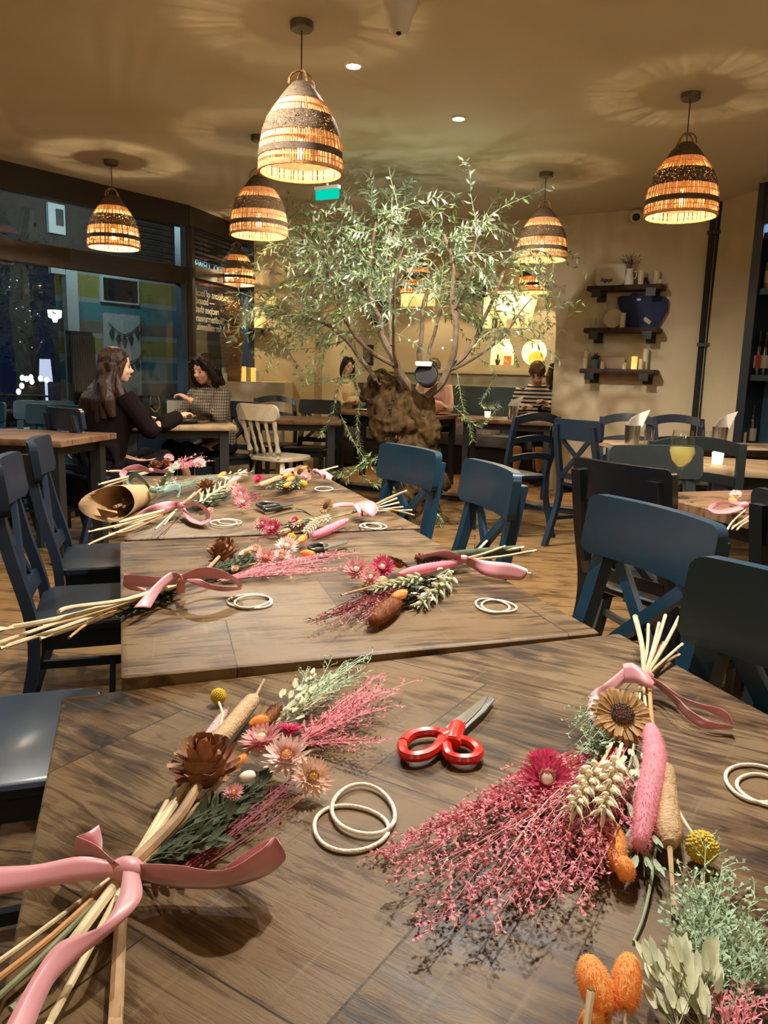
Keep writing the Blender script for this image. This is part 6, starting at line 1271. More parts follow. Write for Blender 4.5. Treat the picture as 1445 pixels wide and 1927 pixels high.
# kraft-wrapped bouquet
b = bouquet('kraft paper wrapped bouquet with sage green ribbon overhanging the far table corner', on2, 285, 935)
def cone_paper(fn):
    m = MB(); ax0, ax1 = fn(286, 926, .030), fn(222, 945, .036); d = ax1 - ax0; x, y, z = basis(d); n = 28; vs = []
    for j in range(7):
        t = j / 6; r = .020 + .030 * t ** .8
        for i in range(n): a = 2 * PI * i / n; ext = (.13 * max(0, math.cos(a - .15)) ** 1.5 + .05 * max(0, math.cos(a - 4.7)) ** 2) * t * t; vs.append(ax0 + d * t + z * ext + (x * math.cos(a) + y * math.sin(a)) * (r + .02 * ext))
    fs = [(j * n + i, j * n + (i + 1) % n, (j + 1) * n + (i + 1) % n, (j + 1) * n + i) for j in range(6) for i in range(n)]; m.add(vs, fs)
    return m, ax0, ax1
m, ax0, ax1 = cone_paper(on2); o = m.build('kraft_wrap', 'kraft', b, angle=180); s = o.modifiers.new('paper', 'SOLIDIFY'); s.thickness = .001; s.offset = 0
for i in range(7):
    q = MB(); o2 = V((RB.gauss(0, .012), RB.gauss(0, .012), RB.gauss(-.012, .010))); q.tube([ax0 + o2 * .5, ax1 + o2 + (ax1 - ax0) * RB.uniform(-.15, .1)], .0048, 7); q.build('stem', 'stem_tan', b)
m = MB(); pts = [on2(190, 958, .012), on2(222, 968, .006), on2(208, 977, -.02), on2(192, 977, -.03)]; 
pp = [on2(182, 956, .03), on2(220, 962, .016), on2(222, 966, .012), on2(194, 978, -.012)]; m.prism(pp, (0, 0, .0012)); m.build('paper_corner', 'kraft', b, smooth=False)
foliage(b, on2, 'eucalyptus', 'leaf_sage', (295, 925, .02), [(318, 895), (335, 875), (345, 860)], 5, .022, .007, .012, (.06, .11), .85)
fan(b, on2, 'green_grasses', ['leaf_sage', 'leaf_sage'], (300, 925, .02), [(380, 905), (430, 890), (470, 895)], 30, (.01, .04), 5, .03, .008, .0015, rmin=.6); fan(b, on2, 'white_filler', ['stem_green', 'white_bud'], (290, 922, .03), [(292, 898), (330, 896), (350, 905)], 14, (.03, .06), 6, .016, .007, .003, mi_leaf=1, rmin=.5)
oat(b, on2, (400, 905, .02), (470, 890, .02), 26, .03, .0035, .02, 'wheat'); fluffy(b, [on2(410, 898, .03), on2(424, 890, .03)], .011, 'bunny_orange', hair=.004, dens=160); fluffy(b, [on2(430, 908, .02), on2(452, 898, .02)], .012, 'bunny_lilac', hair=.006, dens=200)
ribbon(b, on2, [([(286, 918, .06), (262, 892, .09), (246, 892, .085), (238, 908, .06), (250, 918, .05)], [(288, 926, .05), (272, 910, .06), (254, 898, .07), (246, 908, .055), (256, 914, .05)]), ([(290, 918, .06), (318, 912, .065), (336, 910, .06), (340, 920, .045), (336, 938, .02)], [(292, 928, .045), (316, 926, .045), (330, 924, .04), (334, 928, .03), (330, 938, .015)])], (288, 922, .055), .011, 'ribbon_green')
# small bouquet behind it
b = bouquet('bouquet furthest back on the left with dusky pink ribbon and pale rose blooms', on2, 285, 886)
stems(b, on2, [('stem_cream', .005, [(200, 887, .03), (245, 886, .03), (285, 884, .025)]), ('stem_cream', .0045, [(185, 912, .012), (230, 900, .02), (285, 886, .02)]), ('stem_tan', .0036, [(196, 916, .008), (240, 902, .014), (285, 888, .016)]), ('stem_tan', .004, [(345, 876, .03), (366, 870, .03)])])
protea_rosette(b, on2(292, 876, .03), .026, (.1, 0, 1)); protea_rosette(b, on2(312, 872, .03), .020, (.4, 0, 1))
for (px, py, r, o_, i_) in ((318, 862, .022, 'petal_pink', 'petal_pink'), (376, 872, .026, 'petal_pale', 'petal_pink')): strawflower(b, on2(px, py, .03), r, o_, i_, (.3, -.6, .7), 'petal_pale')
fan(b, on2, 'pink_heather', 'heather', (310, 884, .01), [(350, 882), (390, 870), (402, 866), (372, 852)], 30, (.006, .06), 7, .03, .009, .0026, rmin=.6)
ribbon(b, on2, [([(280, 882, .05), (262, 874, .06), (245, 876, .055), (232, 882, .045)], [(282, 890, .03), (262, 886, .035), (245, 886, .034), (234, 888, .03)]), ([(284, 880, .05), (300, 884, .04), (320, 886, .03)], [(286, 888, .03), (300, 890, .025), (320, 890, .02)]), ([(232, 882, .045), (224, 890, .03), (226, 898, .015)], [(244, 884, .035), (238, 892, .024), (236, 900, .01)])], (283, 885, .04), .010)
# back right bouquet
b = bouquet('bouquet at the far right corner of the row, brown protea and orange bunny tails', on2, 592, 888)
stems(b, on2, [('stem_cream', .0042, [(635, 878, .03), (592, 888, .02)]), ('stem_cream', .0034, [(620, 884, .02), (592, 889, .016)]), ('stem_tan', .0036, [(592, 888, .018), (540, 896, .02), (500, 905, .02)]), ('stem_green', .003, [(592, 890, .014), (530, 902, .016), (480, 915, .014)])])
protea_disc(b, on2(565, 888, .035), .030, (-.2, -.85, .5)); protea_rosette(b, on2(578, 886, .03), .018, (0, -.3, 1))
bulrush(b, on2(530, 898, .018), on2(488, 914, .012), .011)
for (px, py, r) in ((540, 894, .012), (546, 902, .012), (541, 912, .011), (570, 882, .010)): fluffy(b, [on2(px - 6, py + 3, .03), on2(px + 7, py - 3, .03)], r, 'bunny_orange', hair=.004, dens=140)
strawflower(b, on2(486, 902, .024), .022, 'petal_magenta', 'petal_magenta', (-.3, -.6, .7), 'petal_magenta'); strawflower(b, on2(575, 898, .026), .022, 'petal_pink', 'petal_pale', (.2, -.7, .7), 'petal_pale'); craspedia(b, on2(572, 911, .016), .013)
foliage(b, on2, 'sage_leaves', 'leaf_sage', (580, 895, .012), [(500, 918), (520, 922), (545, 922)], 14, .02, .004, .010); fan(b, on2, 'white_filler', ['leaf_sage', 'white_bud'], (570, 898, .012), [(540, 924), (555, 922), (562, 916)], 12, (.006, .02), 5, .016, .007, .003, mi_leaf=1); fan(b, on2, 'dark_heather', 'heather_dark', (560, 895, .01), [(470, 925), (480, 900)], 12, (.004, .02), 5, .02, .006, .002)
ribbon(b, on2, [([(588, 884, .04), (602, 892, .04), (606, 904, .02)], [(596, 882, .05), (612, 892, .044), (612, 902, .02)]), ([(596, 884, .046), (612, 886, .046), (626, 896, .03)], [(596, 890, .03), (608, 900, .02), (622, 906, .012)]), ([(556, 880, .04), (540, 882, .036), (530, 888, .03)], [(556, 886, .03), (542, 888, .028), (532, 892, .024)])], (592, 886, .038), .009)
# bouquet on the right table
def on3(px, py, h=0.0): return P(px, py, .75 + h)
b = bouquet('bouquet on the right table behind the dark chair, only coral ribbon and stems showing', on3, 1375, 955)
stems(b, on3, [('stem_cream', .003, [(1368, 997, .02), (1380, 980, .03), (1402, 960, .03)]), ('stem_cream', .003, [(1376, 996, .016), (1390, 985, .02), (1420, 965, .02)]), ('stem_cream', .003, [(1386, 997, .012), (1400, 985, .02), (1430, 970, .02)]), ('stem_tan', .004, [(1378, 992, .006), (1420, 970, .014)])])
ribbon(b, on3, [([(1400, 945, .02), (1366, 943, .04), (1340, 948, .036), (1331, 957, .024)], [(1400, 955, .012), (1368, 948, .03), (1350, 953, .026), (1342, 958, .02)]), ([(1331, 957, .024), (1345, 966, .012), (1372, 966, .012), (1400, 958, .02)], [(1342, 958, .02), (1352, 960, .014), (1372, 956, .016), (1400, 950, .024)])], (1402, 950, .03), .012)
fluffy(b, [on3(1372, 940, .024), on3(1386, 944, .024)], .012, 'bunny_orange', hair=.004, dens=160); strawflower(b, on3(1384, 931, .03), .020, 'petal_pale', 'petal_pale', (-.3, -.5, .7), 'petal_pale')

# ---------------------------------------------------------------- olive tree
M['bark'] = mat('gnarled_olive_bark', (.014, .008, .004), .95, spec=.1, c2=(.10, .060, .024), vscale=20, bump=1.0, bscale=40, stretch=(1, 1, .45))
M['twig'] = mat('olive_branch_bark', (.15, .10, .06), .8, var=.3, vscale=25); M['twig_green'] = mat('green_olive_twig', (.20, .23, .11), .7)
def leafmat():
    m, nt, b = newmat('olive_leaf'); N = nt.nodes; L = nt.links
    g = N.new('ShaderNodeNewGeometry'); r = N.new('ShaderNodeValToRGB'); L.new(g.outputs['Random Per Island'], r.inputs[0])
    e = r.color_ramp.elements; e[0].color = (.075, .125, .045, 1); e[1].color = (.34, .42, .25, 1); q = e.new(.45); q.color = (.15, .24, .075, 1); q = e.new(.75); q.color = (.22, .33, .13, 1)
    mx = N.new('ShaderNodeMixRGB'); L.new(g.outputs['Backfacing'], mx.inputs[0]); L.new(r.outputs[0], mx.inputs[1]); mx.inputs[2].default_value = (.34, .40, .29, 1)
    L.new(mx.outputs[0], b.inputs[0]); b.inputs['Roughness'].default_value = .42
    t = N.new('ShaderNodeBsdfTranslucent'); L.new(mx.outputs[0], t.inputs[0]); k = N.new('ShaderNodeMixShader'); k.inputs[0].default_value = .22
    L.new(b.outputs[0], k.inputs[1]); L.new(t.outputs[0], k.inputs[2]); L.new(k.outputs[0], N['Material Output'].inputs[0]); return m
M['olive_leaf'] = leafmat()
TY = 6.25; RT_ = random.Random(33)
tb = PY(790, 985, TY); tb = V((tb.x, TY, 0)); tree = thing('olive_tree', 'tall indoor olive tree with gnarled trunk in the middle of the room', 'tree', tb)
def tp_(px, py, dy=0.0): return PY(px, py, TY + dy)
m = MB()
core = cat_rom([tp_(795, 990), tp_(785, 930, .02), tp_(772, 870, 0), tp_(764, 815), tp_(768, 770), tp_(782, 738)], 5); k = len(core)
rad = [.21, .19, .165, .16, .175, .19, .21, .21, .20, .195, .20, .21, .205, .19, .175, .165, .16, .155, .15, .14, .13, .12, .11, .10, .09, .08]
m.tube(core, rad[:k], 16)
for (px, py, dy, r) in ((735, 805, -.06, .15), (725, 770, .02, .14), (728, 735, .08, .13), (715, 715, .1, .10), (760, 845, -.1, .13), (805, 815, -.05, .11), (800, 860, 0, .13), (745, 880, -.05, .12), (820, 905, .0, .10), (770, 940, -.06, .15), (690, 740, .1, .07), (800, 770, -.02, .09), (745, 790, -.12, .09), (770, 800, -.14, .07), (716, 800, -.10, .08)):
    c = tp_(px, py, dy); m.ell(c, (r, r, r * RT_.uniform(.8, 1.3)), None, 12, 8)
for a, b_ in (((790, 985), (720, 1000)), ((800, 985), (860, 1000)), ((780, 985), (770, 1020))): m.tube([tp_(*a), tp_(b_[0], b_[1], -.15)], [.14, .04], 8)
for v in range(len(m.v)):
    p = V(m.v[v]); n = noise.noise(p * 9) * .030 + noise.noise(p * 22) * .014; d = p - V((tb.x, tb.y, p.z)); m.v[v] = tuple(p + (d.normalized() if d.length > .01 else V((0, -1, 0))) * n)
m.v = [(x, y, max(z, .0)) for x, y, z in m.v]
tk = remeshed(m, 'trunk', 'bark', .014, tree, 2)
for v in tk.data.vertices:
    p = v.co + tb; n = noise.noise(V((p.x * 18, p.y * 18, p.z * 7))) * .030 - abs(noise.noise(p * 11)) * .035 + abs(noise.noise(p * 30)) * .014; v.co += v.normal * n
# low black spotlight and dark stub sitting in the fork
c = tp_(803, 706, -.16); t = thing('tree_spotlight', 'black round spotlight clamped in the fork of the olive tree', 'light', c)
q = align(V((-.15, -1, .35))); m = MB(); m.lathe([(0, -.10), (.075, -.09), (.088, 0), (.092, .03), (.086, .034), (.080, .02), (0, .015)], 22, c, q); m.build('housing', 'chair_black', t)
m = MB(); m.lathe([(0, .018), (.078, .020), (.078, .024), (0, .026)], 20, c, q); m.build('lens', mat('smoked_lens', (.016, .016, .018), .6, spec=.15), t)
spot('crown_fill', c + V((-.02, .06, .24)), 12, (.92, 1.0, .90), 150, .8, tp_(735, 380, -.1), .05)  # fill light added under the crown to brighten its leaves
m = MB(); m.rbox(c + V((-.03, -.03, .085)), (.13, .03, .035), .012, rotz(.05)); m.build('bracket', 'white_plastic', t)
BR = [([(782, 748, 0), (745, 690, -.08), (718, 620, -.1), (696, 550, -.12), (697, 480, -.1), (712, 400, -.15)], .034),
      ([(798, 752, -.02), (845, 695, -.1), (858, 610, -.15), (852, 555, -.15), (856, 500, -.2), (835, 440, -.25)], .034),
      ([(848, 695, -.1), (895, 640, .0), (925, 570, .05), (950, 505, .1), (985, 440, .15)], .022),
      ([(742, 690, -.08), (690, 655, -.2), (650, 600, -.3), (620, 520, -.35), (600, 470, -.35)], .020),
      ([(715, 725, -.05), (650, 640, -.1), (590, 600, -.2), (520, 590, -.3)], .020),
      ([(792, 745, .1), (790, 620, .25), (810, 520, .3), (830, 400, .3)], .022),
      ([(735, 650, 0), (733, 520, .1), (735, 420, .1), (740, 370, .1)], .018),
      ([(700, 560, -.12), (660, 500, .1), (640, 430, .2)], .013), ([(855, 590, -.15), (890, 500, -.3), (900, 420, -.4)], .013), ([(800, 690, .1), (840, 560, .45), (900, 480, .6)], .016), ([(745, 680, .1), (690, 560, .5), (650, 470, .6)], .016), ([(845, 700, -.1), (940, 640, -.25), (1000, 560, -.35)], .014), ([(745, 700, -.1), (740, 560, -.5), (760, 460, -.65)], .014)]
brs = []
for pts, r in BR:
    pp = cat_rom([tp_(*p) for p in pts], 6)
    pp = [p + V((noise.noise(p * 5), noise.noise(p * 5 + V((9, 0, 0))), 0)) * .025 if i else p for i, p in enumerate(pp)]
    k = len(pp); rs = [r * (1 - .72 * i / k) for i in range(k)]; q = MB(); q.tube(pp, rs, 8); q.build('branch', 'twig', tree); brs.append(pp)
lf = MB(); tw = MB()
def twig(p0, d0, L, nleaf, droop=.35, leaf=.068, lw=.0085):
    """thin olive shoot: runs along d0, bends up then droops, slim leaves in pairs"""
    d = V(d0).normalized(); pts = [V(p0)]; n = 7; st = L / n
    for i in range(n):
        d = (d + V((RT_.gauss(0, .16), RT_.gauss(0, .16), RT_.gauss(0, .10) - droop * (i / n) * .55))).normalized(); p = pts[-1] + d * st
        if p.z > CEIL - .06: p.z = CEIL - .06; d.z = -abs(d.z) * .4
        if p.z < .12: p.z = .12; d.z = abs(d.z)
        pts.append(p)
    tw.tube(pts, [.0034 * (1 - .75 * i / n) for i in range(n + 1)], 4, cap=False)
    for i in range(nleaf):
        t = (.12 + .88 * i / nleaf) * n; j = min(n - 1, int(t)); p = pts[j].lerp(pts[j + 1], t - j); ax = (pts[j + 1] - pts[j]).normalized(); x, y, _ = basis(ax); a = i * PI / 2 * 1.03 + RT_.uniform(-.4, .4)
        for s in (1, -1):
            rd = (x * math.cos(a) + y * math.sin(a)) * s; dd = ax * RT_.uniform(.35, .9) + rd * .8; lf.leaf(p, dd, rd + V((0, 0, .8)) + V((RT_.gauss(0, .5), RT_.gauss(0, .5), 0)), leaf * RT_.uniform(.55, 1.15), lw * RT_.uniform(.75, 1.2), curl=RT_.uniform(-.15, .1))
CC = tp_(765, 530)
for i in range(210):
    pp = RT_.choice(brs[:13] + brs[:2] + [brs[3], brs[4], brs[3]]); u = RT_.uniform(.38, 1) * (len(pp) - 1); j = min(len(pp) - 2, int(u)); p = pp[j].lerp(pp[j + 1], u - j)
    out = (p - CC); out.z *= .4; d = out * .9 + V((RT_.gauss(0, .55), RT_.gauss(0, .55), RT_.uniform(-.25, .85))); twig(p, d, RT_.uniform(.25, .72), RT_.randint(7, 13), RT_.uniform(.2, 1.0))
# shoots filling the crown between the branches, densest at upper left
for i in range(170):
    px = RT_.gauss(700, 105); py = RT_.gauss(500, 72)
    if not (505 < px < 1000 and 372 < py < 660): px, py = RT_.uniform(560, 960), RT_.uniform(395, 640)
    p = tp_(px, py, RT_.gauss(0, .35)); twig(p, V((RT_.gauss((px - 765) / 300, .5), RT_.gauss(0, .5), RT_.uniform(-.2, .7))), RT_.uniform(.2, .55), RT_.randint(6, 11), RT_.uniform(.3, 1.1))
# long loose shoots: up to the ceiling, drooping at both sides, suckers from the trunk foot
for pts in ([(640, 400), (652, 362), (640, 360)], [(735, 400), (742, 352)], [(900, 430), (925, 385), (942, 362)], [(835, 430), (800, 395), (770, 372)], [(600, 430), (560, 425), (520, 452), (480, 462)], [(560, 520), (520, 540), (488, 585)], [(590, 600), (540, 640), (560, 690)], [(560, 620), (520, 650), (500, 700)], [(650, 640), (590, 655), (470, 660)],
            [(940, 500), (985, 470), (1015, 485), (1030, 560)], [(950, 520), (1000, 505), (1025, 560), (1032, 620)], [(900, 420), (960, 440), (1010, 480)], [(960, 520), (975, 580), (985, 650)], [(985, 470), (1035, 480), (1040, 530)], [(925, 570), (960, 640), (975, 690)], [(880, 660), (930, 700), (905, 760), (940, 760)], [(850, 760), (880, 790), (905, 800), (935, 770)], [(860, 700), (870, 760), (885, 810), (890, 830)],
            [(690, 660), (640, 720), (625, 780), (600, 822)], [(680, 690), (650, 720), (560, 692)], [(660, 700), (676, 750), (672, 800), (680, 850)], [(640, 780), (670, 840), (700, 880), (720, 905)], [(755, 850), (700, 868), (660, 890), (618, 892)], [(760, 846), (710, 860), (670, 882), (625, 890)], [(730, 870), (720, 900), (740, 925)], [(680, 890), (700, 910), (740, 915)], [(812, 960), (830, 975), (818, 1000)], [(700, 690), (660, 705), (590, 720), (552, 700)], [(700, 850), (680, 870), (650, 905)]):
    dy = -.30 if pts[0][1] > 740 else RT_.uniform(-.4, .2); pp = cat_rom([tp_(x, y, dy) for x, y in pts], 6); k = len(pp); tw.tube(pp, [.0048 * (1 - .6 * i / k) for i in range(k)], 5, cap=False)
    for i in range(2, k):
        ax = (pp[i] - pp[i - 1]).normalized(); x, y, _ = basis(ax)
        for h in (0, .5):
            a = RT_.uniform(0, 6.28); p = pp[i - 1].lerp(pp[i], h)
            for s in (1, -1): rd = (x * math.cos(a) + y * math.sin(a)) * s; lf.leaf(p, ax * .6 + rd * .8, rd + V((0, 0, .8)), .055 * RT_.uniform(.6, 1.15), .0065 * RT_.uniform(.8, 1.2))
tw.build('twigs', 'twig_green', tree)['kind'] = 'stuff'; lf.build('foliage', 'olive_leaf', tree, smooth=False)['kind'] = 'stuff'
# fairy lights in the crown
sl = thing('string_lights', 'white fairy lights strung through the olive tree', 'lights', tp_(760, 560)); M['fairy'] = emis('fairy_light', (.95, 1.0, .95), 14)
q = MB(); fp = [(606, 492), (660, 545), (608, 575), (600, 600), (690, 585), (665, 625), (735, 545), (770, 540), (786, 560), (772, 598), (770, 612), (734, 648), (770, 640), (833, 655), (850, 640), (912, 490), (930, 512), (916, 552), (945, 520), (960, 470), (850, 565), (640, 470), (560, 480), (585, 560)]; pp = []
for i, (px, py) in enumerate(fp):
    p = tp_(px, py, -.2 + .1 * (i % 3)); pp.append(p); z = MB(); z.ell(p, .006, n=8, k=5); z.build('bulb', 'fairy', sl)
q.tube(cat_rom(pp, 3), .0012, 3, cap=False); q.build('wire', 'twig_green', sl)

# ---------------------------------------------------------------- people
def hairmat(n, c): M[n] = mat(n, c, .5, spec=.25, var=.5, vscale=60, stretch=(1, 1, .12), bump=.5, bscale=90)
hairmat('hair_brown', (.028, .012, .008)); hairmat('hair_dark', (.014, .008, .006)); hairmat('hair_auburn', (.10, .05, .025))
M['coat_dark'] = mat('dark_brown_coat', (.009, .0055, .006), .95, spec=.05); M['trouser_black'] = mat('black_trousers', (.008, .008, .010), .9, spec=.1); M['cream_knit'] = mat('cream_cardigan', (.74, .62, .42), .85, var=.06, bump=.3, bscale=200); M['pink_top'] = mat('pale_pink_top', (.72, .46, .38), .85, var=.08)
M['lip'] = mat('lips', (.38, .10, .08), .5); M['eye'] = mat('dark_eye', (.03, .02, .015), .2); M['brow'] = mat('eyebrow', (.06, .035, .02), .8); M['shoe'] = mat('black_shoe', (.015, .015, .016), .5); M['scarf'] = mat('burgundy_scarf', (.07, .012, .018), .85, var=.3)
def checks(name, a, b, sx, sz, stripes=False):
    m, nt, bs = newmat(name); N = nt.nodes; L = nt.links; tc = N.new('ShaderNodeTexCoord'); sp = N.new('ShaderNodeSeparateXYZ'); L.new(tc.outputs['Object'], sp.inputs[0])
    def tri(o, s):
        k = N.new('ShaderNodeMath'); k.operation = 'MULTIPLY'; k.inputs[1].default_value = s; L.new(o, k.inputs[0]); f = N.new('ShaderNodeMath'); f.operation = 'FRACT'; L.new(k.outputs[0], f.inputs[0]); g = N.new('ShaderNodeMath'); g.operation = 'GREATER_THAN'; g.inputs[1].default_value = .5; L.new(f.outputs[0], g.inputs[0]); return g.outputs[0]
    zz = tri(sp.outputs[2], sz)
    if stripes: fac = zz
    else:
        ad = N.new('ShaderNodeMath'); ad.operation = 'ADD'; L.new(sp.outputs[0], ad.inputs[0]); L.new(sp.outputs[1], ad.inputs[1]); xx = tri(ad.outputs[0], sx); mu = N.new('ShaderNodeMath'); mu.operation = 'ADD'; L.new(zz, mu.inputs[0]); L.new(xx, mu.inputs[1]); hf = N.new('ShaderNodeMath'); hf.operation = 'MULTIPLY'; hf.inputs[1].default_value = .5; L.new(mu.outputs[0], hf.inputs[0]); fac = hf.outputs[0]
    mx = N.new('ShaderNodeMixRGB'); L.new(fac, mx.inputs[0]); mx.inputs[1].default_value = (*a, 1); mx.inputs[2].default_value = (*b, 1); L.new(mx.outputs[0], bs.inputs[0]); bs.inputs['Roughness'].default_value = .85; return m
M['check'] = checks('houndstooth_blouse', (.03, .026, .022), (.24, .20, .16), 38, 42); M['stripe'] = checks('striped_top', (.02, .018, .02), (.70, .62, .52), 1, 24, True)
def person(label, loc, face, J, topm, hairf, trousers='trouser_black', hairm='hair_brown', lean=.06, head_yaw=0.0, head_pitch=0.0, seat=.46, sleeve=.9, vox=.008, legs=True, group=None, extra=None, bulk=1.0):
    """J: wrist/elbow targets in the sitter's own frame (x right, y forward, z up from the floor)"""
    f = V((face[0], face[1], 0)).normalized(); rz = math.atan2(f.y, f.x) - PI / 2
    root = thing('person', label, 'person', loc, rz, group)
    P_ = lambda x, y, z: V((x, y, z))
    hip = P_(0, 0, seat + .10); chest = P_(0, lean, seat + .42); neck = P_(0, lean + .015, seat + .585); hd = P_(0, lean + .035, seat + .70)
    Rh = Matrix.Rotation(head_yaw, 3, 'Z') @ Matrix.Rotation(head_pitch, 3, 'X'); H = lambda x, y, z: neck + V((0, 0, .04)) + Rh @ V((x, y + .02, z + .075))
    b = MB()
    b.tube([hip, hip.lerp(chest, .5), chest, neck - V((0, 0, .05))], [.135, .125, .14, .07], 14, flat=.72); b.tube([neck - V((0, .01, .08)), neck + V((0, 0, .07))], [.058, .050], 12)
    # head: cranium, face, jaw, nose, brow, ears
    b.ell(H(0, -.008, .045), (.074, .094, .090), Rh, 18, 12); b.ell(H(0, .026, -.005), (.060, .066, .085), Rh, 16, 10); b.ell(H(0, .052, -.060), (.032, .030, .028), Rh, 12, 8); b.tube([H(0, .088, .028), H(0, .106, -.012)], [.009, .014], 8); b.ell(H(0, .098, -.014), (.015, .011, .010), Rh, 8, 6); b.ell(H(0, .084, -.044), (.022, .010, .010), Rh, 10, 6)
    for s in (-1, 1): b.ell(H(s * .074, -.005, .005), (.010, .018, .028), Rh, 8, 6); b.ell(H(s * .034, .066, -.012), (.020, .020, .020), Rh, 8, 6)
    sh = {s: chest + V((s * .175, .0, .08)) for s in (-1, 1)}; arm = {}
    for s, k in ((1, 'R'), (-1, 'L')):
        el, wr = V(J[k][0]), V(J[k][1]); arm[s] = (sh[s], el, wr); b.tube([sh[s], el], [.046, .038], 10); b.tube([el, el.lerp(wr, .3), wr], [.038, .037, .025], 10); b.ell(el, .039)
        # hand: palm, four fingers of unequal length, thumb off the side
        d = (wr - el).normalized(); up = V(J[k][2]) if len(J[k]) > 2 else V((0, 0, 1)); side = d.cross(up).normalized() * s; up = side.cross(d).normalized() * s
        curl = J[k][3] if len(J[k]) > 3 else .5; palm = wr + d * .045; b.ell(palm, (.036, .050, .016), Matrix((side, d, up)).transposed(), 12, 8)
        for i, (o, L) in enumerate(((-.027, .062), (-.009, .072), (.009, .068), (.026, .054))):
            p0 = wr + d * .082 + side * o; a1, a2 = curl * .6, curl * 1.5; p1 = p0 + (d * math.cos(a1) - up * math.sin(a1)) * L * .5; p2 = p1 + (d * math.cos(a2) - up * math.sin(a2)) * L * .5; b.tube([p0 - d * .02, p0, p1, p2], [.0095, .0092, .0088, .0072], 8)
        t0 = wr + d * .025 - side * .028; b.tube([t0, t0 + (d * .6 - side * .7 - up * .3).normalized() * .034, t0 + (d * .9 - side * .45 - up * .6).normalized() * .062], [.0115, .0105, .008], 8)
    kn, an = {}, {}
    if legs:
        for s in (-1, 1):
            kn[s] = P_(s * .11, .42, seat + .07); an[s] = P_(s * .12, .40, .09); b.tube([hip + V((s * .085, .02, -.02)), kn[s]], [.082, .058], 12); b.tube([kn[s], kn[s].lerp(an[s], .35), an[s]], [.056, .054, .036], 12); b.tube([an[s], an[s] + V((0, .14, -.055))], [.038, .026], 10)
    def local(m): m.v = [tuple(V(v)) for v in m.v]; return m
    def fuse(m, name, mt, v, it):
        # build in the sitter's own frame
        o = MB(); o.v, o.f, o.m = m.v, m.f, m.m
        t = bpy.data.objects.new('tmp', None); x = remeshed(o, name, mt, v, None, it); bpy.data.objects.remove(t); x.parent = root; return x
    fuse(b, 'body', 'skin', min(vox, .006), 3)
    c = MB(); k = bulk; c.tube([hip - V((0, 0, .06)), hip, hip.lerp(chest, .5), chest, chest + V((0, 0, .09)), neck - V((0, .005, .015))], [.165 * k, .165 * k, .158 * k, .180 * k, .150 * k, .068], 18, flat=.74)
    for s in (-1, 1):
        a, e, w = arm[s]; c.tube([chest + V((s * .07, 0, .11)), a, a.lerp(e, .5), e], [.066, .068 * k, .062 * k, .056 * k], 12); c.ell(e, .056 * k); we = e.lerp(w, sleeve); c.tube([e, e.lerp(w, .4), we], [.056 * k, .055 * k, .046 * k], 12)
    if extra: extra(c, locals())
    fuse(c, 'top', topm, vox, 6)
    if legs:
        q = MB()
        for s in (-1, 1): q.tube([hip + V((s * .075, -.02, -.03)), kn[s]], [.108, .074], 12); q.tube([kn[s], an[s]], [.074, .052], 12); q.ell(kn[s], .074)
        q.ell(hip + V((0, -.01, -.03)), (.175, .13, .10)); fuse(q, 'trousers', trousers, .012, 5)
        for s in (-1, 1): q = MB(); q.tube([an[s] + V((0, -.04, -.045)), an[s] + V((0, .05, -.035)), an[s] + V((0, .17, -.06))], [.042, .044, .028], 10); x = q.build('shoe', 'shoe', root, world=False)
    hm = MB(); hairf(hm, H, Rh, neck, chest); o = MB(); o.v, o.f = hm.v, hm.f; o.m = hm.m; x = remeshed(o, 'hair', hairm, .007, None, 3); x.parent = root
    for v in x.data.vertices: n = noise.noise(V((v.co.x * 60, v.co.y * 60, v.co.z * 7))); v.co += v.normal * n * .006
    for s in (-1, 1):
        q = MB(); q.ell(H(s * .031, .081, .020), (.012, .006, .0055), Rh, 8, 6); q.build('eye', 'eye', root, world=False); q = MB(); q.tube([H(s * .016, .092, .037), H(s * .032, .091, .042), H(s * .048, .078, .036)], [.003, .0038, .002], 5); q.build('eyebrow', 'brow', root, world=False)
    q = MB(); q.ell(H(0, .092, -.040), (.020, .007, .0042), Rh, 10, 6); q.ell(H(0, .091, -.047), (.017, .007, .0048), Rh, 10, 6); q.build('lips', 'lip', root, world=False)
    return root
def hair_long(m, H, Rh, neck, chest):
    m.ell(H(0, -.022, .055), (.088, .100, .095), Rh, 18, 12); m.ell(H(0, -.075, -.06), (.095, .06, .14), Rh, 16, 10)
    for x in (-.11, -.07, -.035, 0, .035, .07, .11): m.tube([H(x * .7, -.05, .03), H(x, -.085, -.10), neck + V((x * 1.25, -.125, -.10)), neck + V((x * 1.5, -.135 - .02 * math.sin(x * 40), -.235 - .03 * math.cos(x * 30)))], [.042, .048, .045, .022], 10)
    for s in (-1, 1): m.tube([H(s * .05, .055, .11), H(s * .086, .03, .04), H(s * .092, -.01, -.06), neck + V((s * .13, -.03, -.06)), neck + V((s * .145, -.04, -.17))], [.024, .022, .03, .034, .018], 10)
def hair_bob(m, H, Rh, neck, chest):
    m.ell(H(0, -.020, .058), (.090, .102, .095), Rh, 18, 12); m.ell(H(0, -.062, -.03), (.10, .06, .11), Rh, 16, 10)
    for s in (-1, 1): m.tube([H(s * .02, .062, .128), H(s * .07, .050, .085), H(s * .096, .02, .0), H(s * .108, .0, -.075), H(s * .095, .005, -.125)], [.022, .028, .034, .036, .022], 10)
    for x in (-.08, -.04, 0, .04, .08): m.tube([H(x, -.075, .02), H(x * 1.15, -.085, -.13)], [.04, .035], 8)
